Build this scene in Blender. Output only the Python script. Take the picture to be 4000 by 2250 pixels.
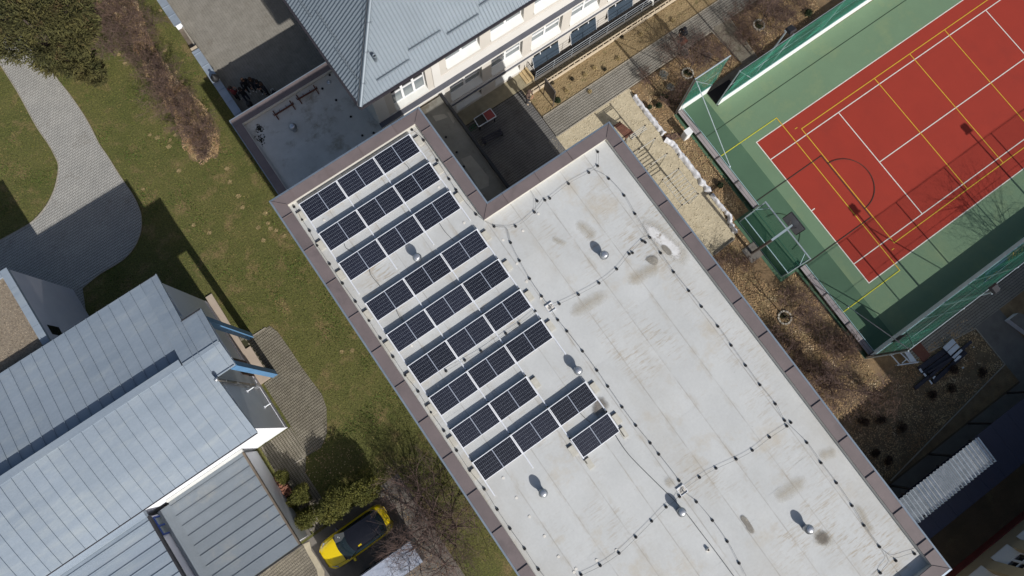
import bpy, bmesh, math, random
from mathutils import Matrix, Vector, noise
for o in list(bpy.data.objects): bpy.data.objects.remove(o)
sc = bpy.context.scene
R = math.radians
# ---------------------------------------------------------------- camera, sky, sun, exposure
# world: X runs along the buildings' long street direction, Y is where the shadows point (north), Z up; metres
cam_d = bpy.data.cameras.new('drone_camera'); cam = bpy.data.objects.new('drone_camera', cam_d)
sc.collection.objects.link(cam); sc.camera = cam
cam_d.sensor_fit = 'HORIZONTAL'; cam_d.sensor_width = 36.0; cam_d.lens = 36.0*2773/4000
cam_d.clip_start = 0.5; cam_d.clip_end = 600
CW = [[0.818967, 0.560326, -0.123804], [-0.573447, 0.807122, -0.140401], [0.021255, 0.185979, 0.982324]]
cam.matrix_world = Matrix(((CW[0][0],CW[0][1],CW[0][2],0),(CW[1][0],CW[1][1],CW[1][2],0),(CW[2][0],CW[2][1],CW[2][2],42.3),(0,0,0,1)))
SUN_EL = 35.0
w = bpy.data.worlds.new('World'); sc.world = w; w.use_nodes = True
nt = w.node_tree; bg = nt.nodes['Background']; sky = nt.nodes.new('ShaderNodeTexSky')
sky.sky_type = 'NISHITA'; sky.sun_disc = False; sky.sun_elevation = R(SUN_EL); sky.sun_rotation = R(179)
sky.air_density = 1.0; sky.dust_density = 2.0; sky.ozone_density = 1.0
nt.links.new(sky.outputs[0], bg.inputs[0]); bg.inputs[1].default_value = 0.078
sd = bpy.data.lights.new('sun', 'SUN'); sd.energy = 4.2; sd.angle = R(0.53); sd.color = (1.0, 0.975, 0.94)
so = bpy.data.objects.new('sun', sd); sc.collection.objects.link(so); so.location = (0, -40, 60)
_d = Vector((-0.03*math.cos(R(SUN_EL)), math.cos(R(SUN_EL)), -math.sin(R(SUN_EL))))
so.rotation_euler = _d.to_track_quat('-Z', 'Y').to_euler()
vs = sc.view_settings; vs.view_transform = 'Standard'; vs.look = 'None'; vs.exposure = 0.0; vs.gamma = 1.0; vs.use_curve_mapping = False
sc.cycles.max_bounces = 6; sc.cycles.transparent_max_bounces = 12; sc.cycles.caustics_reflective = False; sc.cycles.caustics_refractive = False

# ---------------------------------------------------------------- helpers
C = sc.collection
rnd = random.Random(7)
ORG = {}                       # object name -> world origin of its root
def put(o, parent=None):
    C.objects.link(o)
    if parent is not None: o.parent = parent
    return o
def tag(o, label=None, cat=None, group=None, kind=None):
    if label: o['label'] = label
    if cat: o['category'] = cat
    if group: o['group'] = group
    if kind: o['kind'] = kind
    return o
def thing(name, label, cat, loc=(0,0,0), group=None):
    o = bpy.data.objects.new(name, None); put(o); o.location = loc; o.empty_display_size = 0.2
    ORG[o.name] = Vector(loc)
    return tag(o, label, cat, group)
def dup(root, loc, rotz=None, label=None, group=None):
    r = root.copy(); C.objects.link(r); r.location = loc
    ORG[r.name] = Vector(loc)
    if rotz is not None: r.rotation_euler = (0,0,rotz)
    if label: r['label'] = label
    if group: r['group'] = group
    for ch in list(root.children):
        c = ch.copy(); C.objects.link(c); c.parent = r
        for g in list(ch.children):
            d = g.copy(); C.objects.link(d); d.parent = c
    return r
class MB:
    def __init__(s): s.v = []; s.f = []; s.m = []
    def add(s, vs, fs, mi=0):
        n = len(s.v); s.v += [tuple(p) for p in vs]
        s.f += [tuple(i+n for i in f) for f in fs]; s.m += [mi]*len(fs); return s
    def box(s, x0, x1, y0, y1, z0, z1, mi=0):
        return s.add([(x0,y0,z0),(x1,y0,z0),(x1,y1,z0),(x0,y1,z0),(x0,y0,z1),(x1,y0,z1),(x1,y1,z1),(x0,y1,z1)],
            [(0,3,2,1),(4,5,6,7),(0,1,5,4),(1,2,6,5),(2,3,7,6),(3,0,4,7)], mi)
    def bar(s, a, b, wd, h, up=(0,0,1), mi=0):
        a = Vector(a); b = Vector(b); d = (b-a).normalized(); upv = Vector(up)
        if abs(d.dot(upv)) > 0.98: upv = Vector((0,1,0))
        x = d.cross(upv).normalized()*wd/2; y = x.cross(d).normalized()*h/2
        vs = [p+sx*x+sy*y for p in (a,b) for sx,sy in ((-1,-1),(1,-1),(1,1),(-1,1))]
        return s.add(vs, [(0,1,2,3),(7,6,5,4),(0,4,5,1),(1,5,6,2),(2,6,7,3),(3,7,4,0)], mi)
    def tube(s, pts, r, n=6, mi=0, cap=True):
        pts = [Vector(p) for p in pts]; rr = r if isinstance(r, (list,tuple)) else [r]*len(pts)
        base = len(s.v); prev = None
        for i, p in enumerate(pts):
            d = (pts[min(i+1,len(pts)-1)]-pts[max(i-1,0)])
            d = d.normalized() if d.length > 1e-9 else Vector((0,0,1))
            x = prev if prev is not None else (Vector((0,0,1)).cross(d) if abs(d.z) < 0.95 else Vector((1,0,0)))
            x = (x - d*x.dot(d)); x = x.normalized() if x.length > 1e-6 else d.orthogonal().normalized()
            prev = x; y = d.cross(x)
            for k in range(n):
                a = 2*math.pi*k/n; s.v.append(tuple(p+(x*math.cos(a)+y*math.sin(a))*rr[i]))
        for i in range(len(pts)-1):
            for k in range(n):
                a = base+i*n+k; b = base+i*n+(k+1)%n
                s.f.append((a,b,b+n,a+n)); s.m.append(mi)
        if cap:
            s.f.append(tuple(base+k for k in reversed(range(n)))); s.m.append(mi)
            e = base+(len(pts)-1)*n; s.f.append(tuple(e+k for k in range(n))); s.m.append(mi)
        return s
    def lathe(s, prof, c=(0,0,0), n=16, mi=0, cap=True):
        base = len(s.v)
        for r, z in prof:
            for k in range(n):
                a = 2*math.pi*k/n; s.v.append((c[0]+r*math.cos(a), c[1]+r*math.sin(a), c[2]+z))
        for i in range(len(prof)-1):
            for k in range(n):
                a = base+i*n+k; b = base+i*n+(k+1)%n
                s.f.append((a,b,b+n,a+n)); s.m.append(mi)
        if cap:
            s.f.append(tuple(base+k for k in reversed(range(n)))); s.m.append(mi)
            e = base+(len(prof)-1)*n; s.f.append(tuple(e+k for k in range(n))); s.m.append(mi)
        return s
    def prism(s, poly, z0, z1, mi=0):
        n = len(poly)
        if sum(poly[i][0]*poly[(i+1)%n][1]-poly[(i+1)%n][0]*poly[i][1] for i in range(n)) < 0: poly = poly[::-1]
        vs = [(p[0],p[1],z0) for p in poly]+[(p[0],p[1],z1) for p in poly]
        fs = [tuple(reversed(range(n))), tuple(range(n,2*n))]+[(i,(i+1)%n,(i+1)%n+n,i+n) for i in range(n)]
        return s.add(vs, fs, mi)
    def quad(s, a, b, c, d, mi=0): return s.add([a,b,c,d], [(0,1,2,3)], mi)
    def slab(s, a, b, c, d, t, mi=0):
        a,b,c,d = map(Vector, (a,b,c,d)); n = (b-a).cross(d-a).normalized()*t
        return s.add([a-n,b-n,c-n,d-n,a,b,c,d], [(0,3,2,1),(4,5,6,7),(0,1,5,4),(1,2,6,5),(2,3,7,6),(3,0,4,7)], mi)
    def mesh(s, name, mats, off=(0,0,0), smooth=False):
        m = bpy.data.meshes.new(name); ox,oy,oz = off
        m.from_pydata([(x-ox,y-oy,z-oz) for x,y,z in s.v], [], s.f)
        for mt in (mats if isinstance(mats, (list,tuple)) else [mats]): m.materials.append(mt)
        if isinstance(mats, (list,tuple)) and len(mats) > 1: m.polygons.foreach_set('material_index', s.m)
        if smooth: m.polygons.foreach_set('use_smooth', [True]*len(m.polygons))
        m.update(); return m
    def build(s, name, mats, parent=None, smooth=False):
        off = (0,0,0)
        if parent is not None:
            r = parent
            while r.parent is not None: r = r.parent
            off = ORG.get(r.name, Vector((0,0,0)))
        o = bpy.data.objects.new(name, s.mesh(name, mats, off, smooth)); put(o, parent); return o
def struct(name, mb, m, smooth=False): return tag(mb.build(name, m, None, smooth), kind='structure')
def one(name, mb, m, label, cat, group=None, smooth=False, org=None):
    """a thing that is a single mesh; origin at org"""
    off = org if org else (0,0,0)
    o = bpy.data.objects.new(name, mb.mesh(name, m, off, smooth)); put(o); o.location = off; ORG[o.name] = Vector(off)
    return tag(o, label, cat, group)
def inpoly(x, y, poly):
    r = False; n = len(poly); j = n-1
    for i in range(n):
        xi, yi = poly[i][:2]; xj, yj = poly[j][:2]
        if (yi > y) != (yj > y) and x < (xj-xi)*(y-yi)/(yj-yi)+xi: r = not r
        j = i
    return r
def sheet(mb, poly, z, step=None):
    n = len(poly)
    if sum(poly[i][0]*poly[(i+1)%n][1]-poly[(i+1)%n][0]*poly[i][1] for i in range(n)) < 0: poly = poly[::-1]
    return mb.add([(p[0],p[1],z) for p in poly], [tuple(range(n))])
def smooth_closed(pts, k=6):
    out = []; n = len(pts)
    for i in range(n):
        p0,p1,p2,p3 = [pts[(i+j-1)%n] for j in range(4)]
        for t in range(k):
            t /= k
            out.append(tuple(0.5*((2*p1[a])+(-p0[a]+p2[a])*t+(2*p0[a]-5*p1[a]+4*p2[a]-p3[a])*t*t+(-p0[a]+3*p1[a]-3*p2[a]+p3[a])*t**3) for a in range(2)))
    return out
def smooth_open(pts, k=5):
    out = []
    for i in range(len(pts)-1):
        p0 = pts[max(i-1,0)]; p1 = pts[i]; p2 = pts[i+1]; p3 = pts[min(i+2,len(pts)-1)]
        for t in range(k):
            t /= k
            out.append(tuple(0.5*((2*p1[a])+(-p0[a]+p2[a])*t+(2*p0[a]-5*p1[a]+4*p2[a]-p3[a])*t*t+(-p0[a]+3*p1[a]-3*p2[a]+p3[a])*t**3) for a in range(len(p1))))
    return out+[tuple(pts[-1])]

_ones = ['first','second','third','fourth','fifth','sixth','seventh','eighth','ninth','tenth','eleventh','twelfth','thirteenth','fourteenth','fifteenth','sixteenth','seventeenth','eighteenth','nineteenth']
def nth(k):
    if k < 19: return _ones[k]
    t, o = divmod(k+1, 10); w_ = {2:('twentieth','twenty'),3:('thirtieth','thirty'),4:('fortieth','forty')}[t]
    return w_[0] if o == 0 else w_[1]+'-'+_ones[o-1]
# ---------------------------------------------------------------- procedural materials
def srgb(r, g, b): return tuple(((c/255)/12.92 if c/255 <= 0.04045 else ((c/255+0.055)/1.055)**2.4) for c in (r,g,b))
def mat(name, c1, c2=None, scale=3.0, rough=0.8, metal=0.0, c3=None, s3=0.7, t3=0.58, w3=0.10, fine=0.0, fscale=60.0, bump=0.0, bscale=40.0, stretch=(1,1,1), rot=0.0, spec=0.5, coat=0.0, alpha=1.0, obj_rand=0.0, contrast=(0.3,0.7)):
    m = bpy.data.materials.new(name); m.use_nodes = True; n = m.node_tree.nodes; l = m.node_tree.links
    b = n['Principled BSDF']; b.inputs['Roughness'].default_value = rough; b.inputs['Metallic'].default_value = metal
    b.inputs['Specular IOR Level'].default_value = spec; b.inputs['Coat Weight'].default_value = coat; b.inputs['Alpha'].default_value = alpha
    b.inputs['Coat Roughness'].default_value = 0.05
    geo = n.new('ShaderNodeNewGeometry'); mp = n.new('ShaderNodeMapping'); mp.vector_type = 'POINT'
    mp.inputs['Scale'].default_value = stretch; mp.inputs['Rotation'].default_value = (0,0,rot); l.new(geo.outputs['Position'], mp.inputs[0])
    c2 = c2 or tuple(x*0.82 for x in c1)
    def nz(sc_, det=5, src=mp.outputs[0], ro=0.6):
        t = n.new('ShaderNodeTexNoise'); t.inputs['Scale'].default_value = sc_; t.inputs['Detail'].default_value = det; t.inputs['Roughness'].default_value = ro
        l.new(src, t.inputs['Vector']); return t.outputs['Fac']
    def ramp(fac, a, b_):
        r_ = n.new('ShaderNodeMapRange'); r_.inputs['From Min'].default_value = a; r_.inputs['From Max'].default_value = b_; l.new(fac, r_.inputs['Value']); return r_.outputs[0]
    def mix(fac, a, b_, mode='MIX'):
        x = n.new('ShaderNodeMix'); x.data_type = 'RGBA'; x.blend_type = mode
        if isinstance(fac, float): x.inputs[0].default_value = fac
        else: l.new(fac, x.inputs[0])
        for sock, val in ((6,a),(7,b_)):
            if isinstance(val, tuple): x.inputs[sock].default_value = (*val,1)
            else: l.new(val, x.inputs[sock])
        return x.outputs[2]
    col = mix(ramp(nz(scale), *contrast), c1, c2)
    if c3: col = mix(ramp(nz(s3, 8, ro=0.68), t3, t3+w3), col, c3)
    if fine:
        g = ramp(nz(fscale, 3, geo.outputs['Position']), 0.25, 0.75)
        cc = n.new('ShaderNodeMapRange'); cc.inputs['To Min'].default_value = 1-fine; cc.inputs['To Max'].default_value = 1+fine; l.new(g, cc.inputs['Value'])
        vm = n.new('ShaderNodeVectorMath'); vm.operation = 'SCALE'; l.new(col, vm.inputs[0]); l.new(cc.outputs[0], vm.inputs['Scale']); col = vm.outputs[0]
    if obj_rand:
        oi = n.new('ShaderNodeObjectInfo'); cc = n.new('ShaderNodeMapRange'); cc.inputs['To Min'].default_value = 1-obj_rand; cc.inputs['To Max'].default_value = 1+obj_rand
        l.new(oi.outputs['Random'], cc.inputs['Value'])
        vm = n.new('ShaderNodeVectorMath'); vm.operation = 'SCALE'; l.new(col, vm.inputs[0]); l.new(cc.outputs[0], vm.inputs['Scale']); col = vm.outputs[0]
    l.new(col, b.inputs['Base Color'])
    if bump:
        bp = n.new('ShaderNodeBump'); bp.inputs['Strength'].default_value = bump; bp.inputs['Distance'].default_value = 0.02
        l.new(nz(bscale, 4), bp.inputs['Height']); l.new(bp.outputs[0], b.inputs['Normal'])
    return m
def add_isl(m, amt):
    """per-piece tone: each loose piece of a joined mesh gets its own brightness"""
    n = m.node_tree.nodes; l = m.node_tree.links; b = n['Principled BSDF']; src = b.inputs['Base Color'].links[0].from_socket
    g = n.new('ShaderNodeNewGeometry'); cc = n.new('ShaderNodeMapRange'); cc.inputs['To Min'].default_value = 1-amt; cc.inputs['To Max'].default_value = 1+amt
    l.new(g.outputs['Random Per Island'], cc.inputs['Value']); vm = n.new('ShaderNodeVectorMath'); vm.operation = 'SCALE'
    l.new(src, vm.inputs[0]); l.new(cc.outputs[0], vm.inputs['Scale']); l.new(vm.outputs[0], b.inputs['Base Color']); return m

# ================================================================ THE SETTING
m_soil = mat('ground_soil', srgb(92,78,58), srgb(70,62,44), 1.2, 0.95, fine=0.35, fscale=25, bump=0.6, bscale=18)
m_lawn = mat('lawn_turf', srgb(98,95,50), srgb(80,84,38), 0.45, 0.95, c3=srgb(120,104,68), s3=0.8, t3=0.52, w3=0.14, fine=0.6, fscale=11, bump=0.8, bscale=20)
m_blade = add_isl(mat('grass_blades', srgb(116,112,54), srgb(88,98,40), 0.7, 0.9, c3=srgb(146,126,82), s3=1.3, t3=0.5, w3=0.14), 0.35)
m_paver = add_isl(mat('concrete_pavers', srgb(174,171,164), srgb(162,160,154), 0.7, 0.9, c3=srgb(140,134,124), s3=0.6, t3=0.58, w3=0.2, fine=0.08, fscale=50, obj_rand=0.05), 0.06)
m_paver2 = add_isl(mat('worn_pavers', srgb(134,127,112), srgb(112,105,92), 1.8, 0.92, c3=srgb(88,86,62), s3=1.1, t3=0.56, w3=0.2, fine=0.15, fscale=50, obj_rand=0.08), 0.08)
m_paver3 = add_isl(mat('warm_grey_pavers', srgb(148,143,133), srgb(130,125,115), 1.3, 0.9, c3=srgb(104,94,80), s3=0.9, t3=0.58, w3=0.2, fine=0.08, fscale=50, obj_rand=0.05), 0.05)
m_joint = mat('joint_sand', srgb(56,51,45), srgb(44,40,36), 6, 0.98)
m_joint_g = mat('mossy_joint', srgb(66,66,40), srgb(48,46,32), 4, 0.98)
m_mulch = mat('bark_mulch', srgb(140,118,88), srgb(108,88,64), 1.6, 0.97, c3=srgb(146,118,80), s3=1.5, t3=0.55, w3=0.15, fine=0.4, fscale=28, bump=0.8, bscale=30)
m_leaf = add_isl(mat('dry_leaves', srgb(192,164,122), srgb(150,116,82), 0.7, 0.9, c3=srgb(222,204,170), s3=1.2, t3=0.55, w3=0.15), 0.4)
m_sand = mat('play_sand', srgb(194,182,155), srgb(178,166,140), 1.4, 0.97, c3=srgb(156,144,118), s3=3.5, t3=0.54, w3=0.14, fine=0.22, fscale=7, bump=1.0, bscale=5)
m_soilbed = mat('sandy_bed_soil', srgb(148,129,96), srgb(128,109,78), 1.6, 0.97, c3=srgb(112,102,68), s3=1.8, t3=0.56, w3=0.12, fine=0.22, fscale=18, bump=1.0, bscale=6)
m_kerb = mat('concrete_kerb', srgb(168,160,146), srgb(142,135,122), 4, 0.9, fine=0.15)
m_conc = mat('yard_concrete', srgb(120,115,108), srgb(102,98,92), 1.2, 0.92, c3=srgb(92,88,78), s3=0.8, t3=0.56, w3=0.2, fine=0.12)
m_gravel = add_isl(mat('gravel_strip', srgb(150,138,116), srgb(122,112,92), 12, 0.95, fine=0.3, fscale=40), 0.35)
m_cgreen = mat('court_green', srgb(108,133,104), srgb(101,125,98), 0.5, 0.85, c3=srgb(122,140,104), s3=0.5, t3=0.5, w3=0.25, fine=0.10, fscale=45)
m_cred = mat('court_red', srgb(156,48,31), srgb(148,45,29), 0.4, 0.85, c3=srgb(138,44,31), s3=0.45, t3=0.52, w3=0.3, fine=0.10, fscale=45)
m_white_line = mat('line_white', srgb(228,224,214), srgb(206,202,192), 5, 0.7, fine=0.06)
m_yellow_line = mat('line_yellow', srgb(214,172,50), srgb(198,156,44), 5, 0.7)
m_yellowg_line = mat('line_yellow_green', srgb(206,204,62), srgb(190,186,54), 5, 0.7)
m_black_line = mat('line_black', srgb(58,50,42), srgb(48,42,36), 5, 0.8)
m_dgreen_line = mat('line_dark_green', srgb(44,66,44), srgb(38,58,40), 5, 0.8)
m_mat_black = mat('rubber_mat_black', srgb(30,28,30), srgb(24,23,25), 8, 0.85)
m_mat_brown = mat('rubber_mat_brown', srgb(120,76,62), srgb(104,66,54), 5, 0.9, fine=0.1)

TR = (14.42, 24.6, 16.42, 17.30)      # sunken area way in front of the school's basement windows
def rects_with_hole(x0, x1, y0, y1, h):
    a, b, c, d = h
    return [(x0,a,y0,y1),(b,x1,y0,y1),(a,b,y0,c),(a,b,d,y1)]
g = MB()
for x0,x1,y0,y1 in rects_with_hole(-220,220,-220,220,TR): sheet(g, [(x0,y0),(x1,y0),(x1,y1),(x0,y1)], -0.03)
struct('ground', g, m_soil)
lawn_poly = [(-90,-60),(-2.5,-60),(-2.5,80),(-90,80)]
struct('lawn', sheet(MB(), lawn_poly, 0.0), m_lawn)

def bone(L=0.2, we=0.094, ww=0.066, gap=0.017):
    g = gap; x = L/2-g/2
    return [(-x,-we+g),(-L*0.30,-we+g),(-L*0.16,-ww+g),(L*0.16,-ww+g),(L*0.30,-we+g),(x,-we+g),(x,we-g),(L*0.30,we-g),(L*0.16,ww-g),(-L*0.16,ww-g),(-L*0.30,we-g),(-x,we-g)]
def rect_shape(L, W, gap=0.008): return [(-L/2+gap/2,-W/2+gap/2),(L/2-gap/2,-W/2+gap/2),(L/2-gap/2,W/2-gap/2),(-L/2+gap/2,W/2-gap/2)]
def open_prism(mb, poly, z0, z1, mi=0):
    n = len(poly); vs = [(p[0],p[1],z0) for p in poly]+[(p[0],p[1],z1) for p in poly]
    mb.add(vs, [tuple(range(n,2*n))]+[(i,(i+1)%n,(i+1)%n+n,i+n) for i in range(n)], mi)
def pave(parent, poly, m, shape, L, W, ang=0.0, z=0.03, first=None, limit=300, jit=0.004, holes=(), keep=lambda x,y: True):
    """lays pavers inside poly in running bond; the `limit` nearest to `first` are objects of their own, the rest one joined part"""
    xs = [p[0] for p in poly]; ys = [p[1] for p in poly]; cx, cy = sum(xs)/len(xs), sum(ys)/len(ys)
    ca, sa = math.cos(ang), math.sin(ang); ext = max(max(xs)-min(xs), max(ys)-min(ys))
    n_ = len(poly); rad = math.hypot(L,W)*0.62
    def snap(p):
        best = None
        for i in range(n_):
            a, b = poly[i], poly[(i+1)%n_]; dx, dy = b[0]-a[0], b[1]-a[1]; q = dx*dx+dy*dy
            if q < 1e-9: continue
            f = max(0,min(1,((p[0]-a[0])*dx+(p[1]-a[1])*dy)/q)); c_ = (a[0]+dx*f, a[1]+dy*f); d = (c_[0]-p[0])**2+(c_[1]-p[1])**2
            if best is None or d < best[0]: best = (d, c_)
        return best
    pts = []; cut = []
    for j in range(int(-ext/W)-1, int(ext/W)+2):
        for i in range(int(-ext/L)-1, int(ext/L)+2):
            x = (i+(0.5 if j % 2 else 0))*L; y = j*W
            px_, py_ = cx+x*ca-y*sa, cy+x*sa+y*ca
            if not keep(px_, py_): continue
            ins = inpoly(px_, py_, poly)
            if min(xs)-rad < px_ < max(xs)+rad and min(ys)-rad < py_ < max(ys)+rad and snap((px_,py_))[0] < rad*rad:
                sh_ = [(px_+q[0]*ca-q[1]*sa, py_+q[0]*sa+q[1]*ca) for q in shape]; inn = [inpoly(q[0],q[1],poly) for q in sh_]
                if all(inn): pts.append((px_,py_))
                elif any(inn): cut.append([q if k else snap(q)[1] for q, k in zip(sh_, inn)])
            elif ins: pts.append((px_, py_))
    fx, fy = first if first else (cx, cy)
    pts.sort(key=lambda p: (p[0]-fx)**2+(p[1]-fy)**2)
    base = MB(); open_prism(base, shape, -0.05, 0.0); me = base.mesh('paver', m)
    r = random.Random(3)
    for p in pts[:limit]:
        o = bpy.data.objects.new('paver', me); put(o, parent); o.location = (p[0], p[1], z+r.uniform(-jit,jit)); o.rotation_euler = (0,0,ang+r.uniform(-.012,.012))
    rest = MB()
    for q in cut: open_prism(rest, q, z-0.05, z+r.uniform(-jit,jit))
    for p in pts[limit:]:
        zz = z+r.uniform(-jit,jit); a = ang+r.uniform(-.012,.012); c_, s_ = math.cos(a), math.sin(a)
        open_prism(rest, [(p[0]+q[0]*c_-q[1]*s_, p[1]+q[0]*s_+q[1]*c_) for q in shape], z-0.05, zz)
    if rest.v: tag(rest.build('paver_field', m, parent), kind='stuff')
def kerb(parent, pts, wd=0.06, z0=-0.02, z1=0.05, m=None, step=1.0, name='kerb_stone'):
    """kerb stones along a polyline, each its own piece"""
    segs = []
    for a, b in zip(pts[:-1], pts[1:]):
        a = Vector((*a[:2],0)); b = Vector((*b[:2],0)); n = max(1, round((b-a).length/step))
        for k in range(n): segs.append((a.lerp(b,k/n), a.lerp(b,(k+1)/n)))
    for a, b in segs:
        d = (b-a).normalized()*0.004
        MB().bar(tuple(a+d+Vector((0,0,(z0+z1)/2))), tuple(b-d+Vector((0,0,(z0+z1)/2))), wd, z1-z0).build(name, m or m_kerb, parent)

# --- curved garden path, upper left
pathL = [(-13.06,36.45),(-13.04,34.22),(-13.1,32.8),(-13.17,31.24),(-13.21,30)][:-1] + [(-13.11,29.93),(-13.15,29.09),(-13.26,28.37),(-13.71,27.67),(-14.28,27.05),(-15.1,26.46),(-16.19,26.06),(-17.14,26.03),(-18.44,26.1)]
pathR = [(-15.8,20.7),(-14.57,20.87),(-13.03,20.85),(-12.05,21.15),(-11.27,21.75),(-10.79,22.48),(-10.57,23.17),(-10.47,24.19),(-10.52,25.71),(-10.51,27.11),(-10.55,28.17)] + [(-10.45,29.22),(-10.4,30.46),(-10.45,32.04),(-10.58,33.36),(-10.66,34.65),(-10.87,36.62),(-11.1,38.46)]
pathL = smooth_open(pathL,3); pathR = smooth_open(pathR,3)
e0 = pathL[0]; dirn = (pathL[0][0]-pathL[4][0], pathL[0][1]-pathL[4][1])
farL = (e0[0]+dirn[0]*3, e0[1]+dirn[1]*3)
wend = (pathL[-1][0]-8, pathL[-1][1]-3.2)
path_poly = [farL]+pathL+[wend, (wend[0]-1,15.0), (-17.0,17.5)]+pathR
garden_path = struct('garden_path', sheet(MB(), path_poly, 0.006), m_joint)
pave(garden_path, path_poly, m_paver, bone(), 0.2, 0.16, R(0), 0.03, first=(-14,21.8), limit=300, keep=lambda x,y: -30 < x and y < 44 and not (x < -16.5 and y < 20.8))
kerb(garden_path, pathL, 0.05, -0.02, 0.055, step=1.0); kerb(garden_path, pathR, 0.05, -0.02, 0.055, step=1.0)

# --- paved school yard, upper left, behind the low wall
yard_poly = [(-2.4,22.0),(4.1,22.0),(4.1,70),(-2.4,70)]
school_yard = struct('school_yard', sheet(MB(), yard_poly, 0.005), m_joint)
pave(school_yard, [(-2.22,22.2),(4.05,22.2),(4.05,38.5),(-2.22,38.5)], m_paver3, rect_shape(0.2,0.165,0.006), 0.2, 0.165, R(90), 0.028, first=(0,26), jit=0.003)
# --- shaded play yard between the wings
plaza_poly = [(4.5,8.0),(13.25,8.0),(13.25,16.3),(4.5,16.3)]
play_yard = struct('play_yard', sheet(MB(), plaza_poly, 0.0), m_joint)
pave(play_yard, [(7.8,8.4),(13.2,8.4),(13.2,16.25),(7.8,16.25)], add_isl(mat('dark_yard_pavers', srgb(118,116,113), srgb(100,98,96), 1.1, 0.9, c3=srgb(84,80,76), s3=0.8, t3=0.56, w3=0.2, fine=0.1, fscale=50, obj_rand=0.06), 0.06), bone(), 0.2, 0.16, R(0), 0.028, first=(12,13), jit=0.003)
# --- walkway along the school
walk_poly = [(13.25,12.45),(34,12.75),(34,14.1),(13.25,13.95)]
walkway = struct('walkway', sheet(MB(), walk_poly, 0.004), m_joint)
pave(walkway, walk_poly, m_paver3, bone(), 0.2, 0.16, R(0.4), 0.03, first=(19,13.2))
kerb(walkway, [(13.3,13.99),(34,14.14)], 0.07, -0.02, 0.06); kerb(walkway, [(13.3,12.40),(25.9,12.6)], 0.07, -0.02, 0.06)
bp = [(25.88,12.76),(26.12,9.69),(27.21,9.49),(27.45,12.64)]
branch_path = struct('branch_path', sheet(MB(), bp, 0.005), m_joint)
pave(branch_path, bp, m_paver2, rect_shape(0.2,0.13), 0.2, 0.13, R(0), 0.032, limit=300)
kerb(branch_path, bp[:2], 0.06); kerb(branch_path, bp[2:], 0.06)
gate_poly = [(26.05,9.64),(23.85,9.61),(22.98,9.32),(22.97,8.23),(24.6,8.81),(25.78,9.29),(27.26,9.43),(27.13,9.67)]
gate_path = struct('gate_path', sheet(MB(), gate_poly, 0.009), m_joint)
pave(gate_path, gate_poly, m_paver2, rect_shape(0.2,0.13), 0.2, 0.13, R(0), 0.03, limit=300)
# --- soil bed with edging, gravel strip
struct('flower_bed', sheet(MB(), [(13.3,14.03),(34,14.18),(34,15.72),(13.3,15.62)], 0.0), m_soilbed)
struct('gravel_strip', sheet(MB(), [(13.0,15.85),(34,15.9),(34,16.42),(13.0,16.42)], -0.012), mat('gritty_verge', srgb(146,132,106), srgb(120,108,86), 5, 0.95, c3=srgb(110,104,66), s3=2.2, t3=0.55, w3=0.15, fine=0.3, fscale=40, bump=0.7))
struct('house_apron', sheet(MB(), [(8.0,16.3),(14.42,16.3),(14.42,17.3),(8.0,17.3)], 0.0), mat('sandy_apron', srgb(158,148,122), srgb(136,127,104), 3, 0.95, fine=0.2))
# --- mulch beds, sand pit
bed = struct('mulch_bed', sheet(MB(), [(12.5,-16),(60,-16),(60,12.42),(12.5,12.42)], -0.004), m_mulch)
sand_poly = [(12.6,0.4)]+[(16.73,0.65),(18.41,0.68),(18.64,0.98),(18.68,1.73),(19.07,3.34),(18.98,4.03),(19.02,5.2),(18.91,6.39),(18.86,7.79)]+[(18.91,8.48),(19,9.64),(18.99,10.8),(18.95,11.91),(19.02,12.44)]+[(16.25,12.56),(13.27,12.44)]+[(12.6,12.4)]
sand = struct('sand_pit', sheet(MB(), sand_poly, 0.002), m_sand)
# --- south yard
struct('south_yard', sheet(MB(), [(12.5,-60),(60,-60),(60,-16.0),(12.5,-16.0)], -0.006), mat('bare_yard', srgb(96,80,60), srgb(78,66,48), 0.9, 0.95, c3=srgb(112,100,70), s3=0.6, t3=0.55, w3=0.2, fine=0.35, fscale=25, bump=0.6))
struct('concrete_path', sheet(MB(), [(12.5,-16.1),(27.1,-16.1),(27.1,-9.7),(29.1,-9.7),(29.1,-16.4),(60,-16.4),(60,-18),(12.5,-18)], 0.003), m_conc)
bedS = [(12.5,-16.0),(16.9,-15.9),(27.05,-14.75),(27.05,-11.0),(12.5,-11.0)]
struct('planting_bed', sheet(MB(), bedS, 0.008), mat('dull_mulch', srgb(128,110,84), srgb(100,84,62), 1.4, 0.97, c3=srgb(84,66,50), s3=1.2, t3=0.55, w3=0.15, fine=0.4, fscale=28, bump=0.8))
sw_poly = [(22.4,-11.3),(27.05,-12.05),(36,-12.05),(36,-9.6),(22.4,-9.6)]
side_walk = struct('side_walkway', sheet(MB(), sw_poly, 0.011), m_joint)
pave(side_walk, sw_poly, m_paver3, bone(), 0.2, 0.16, R(0), 0.034, first=(25,-10.6))
kerb(side_walk, [(22.4,-11.33),(27.07,-12.08),(27.07,-14.75),(16.9,-15.92)], 0.06, -0.01, 0.05)

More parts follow.
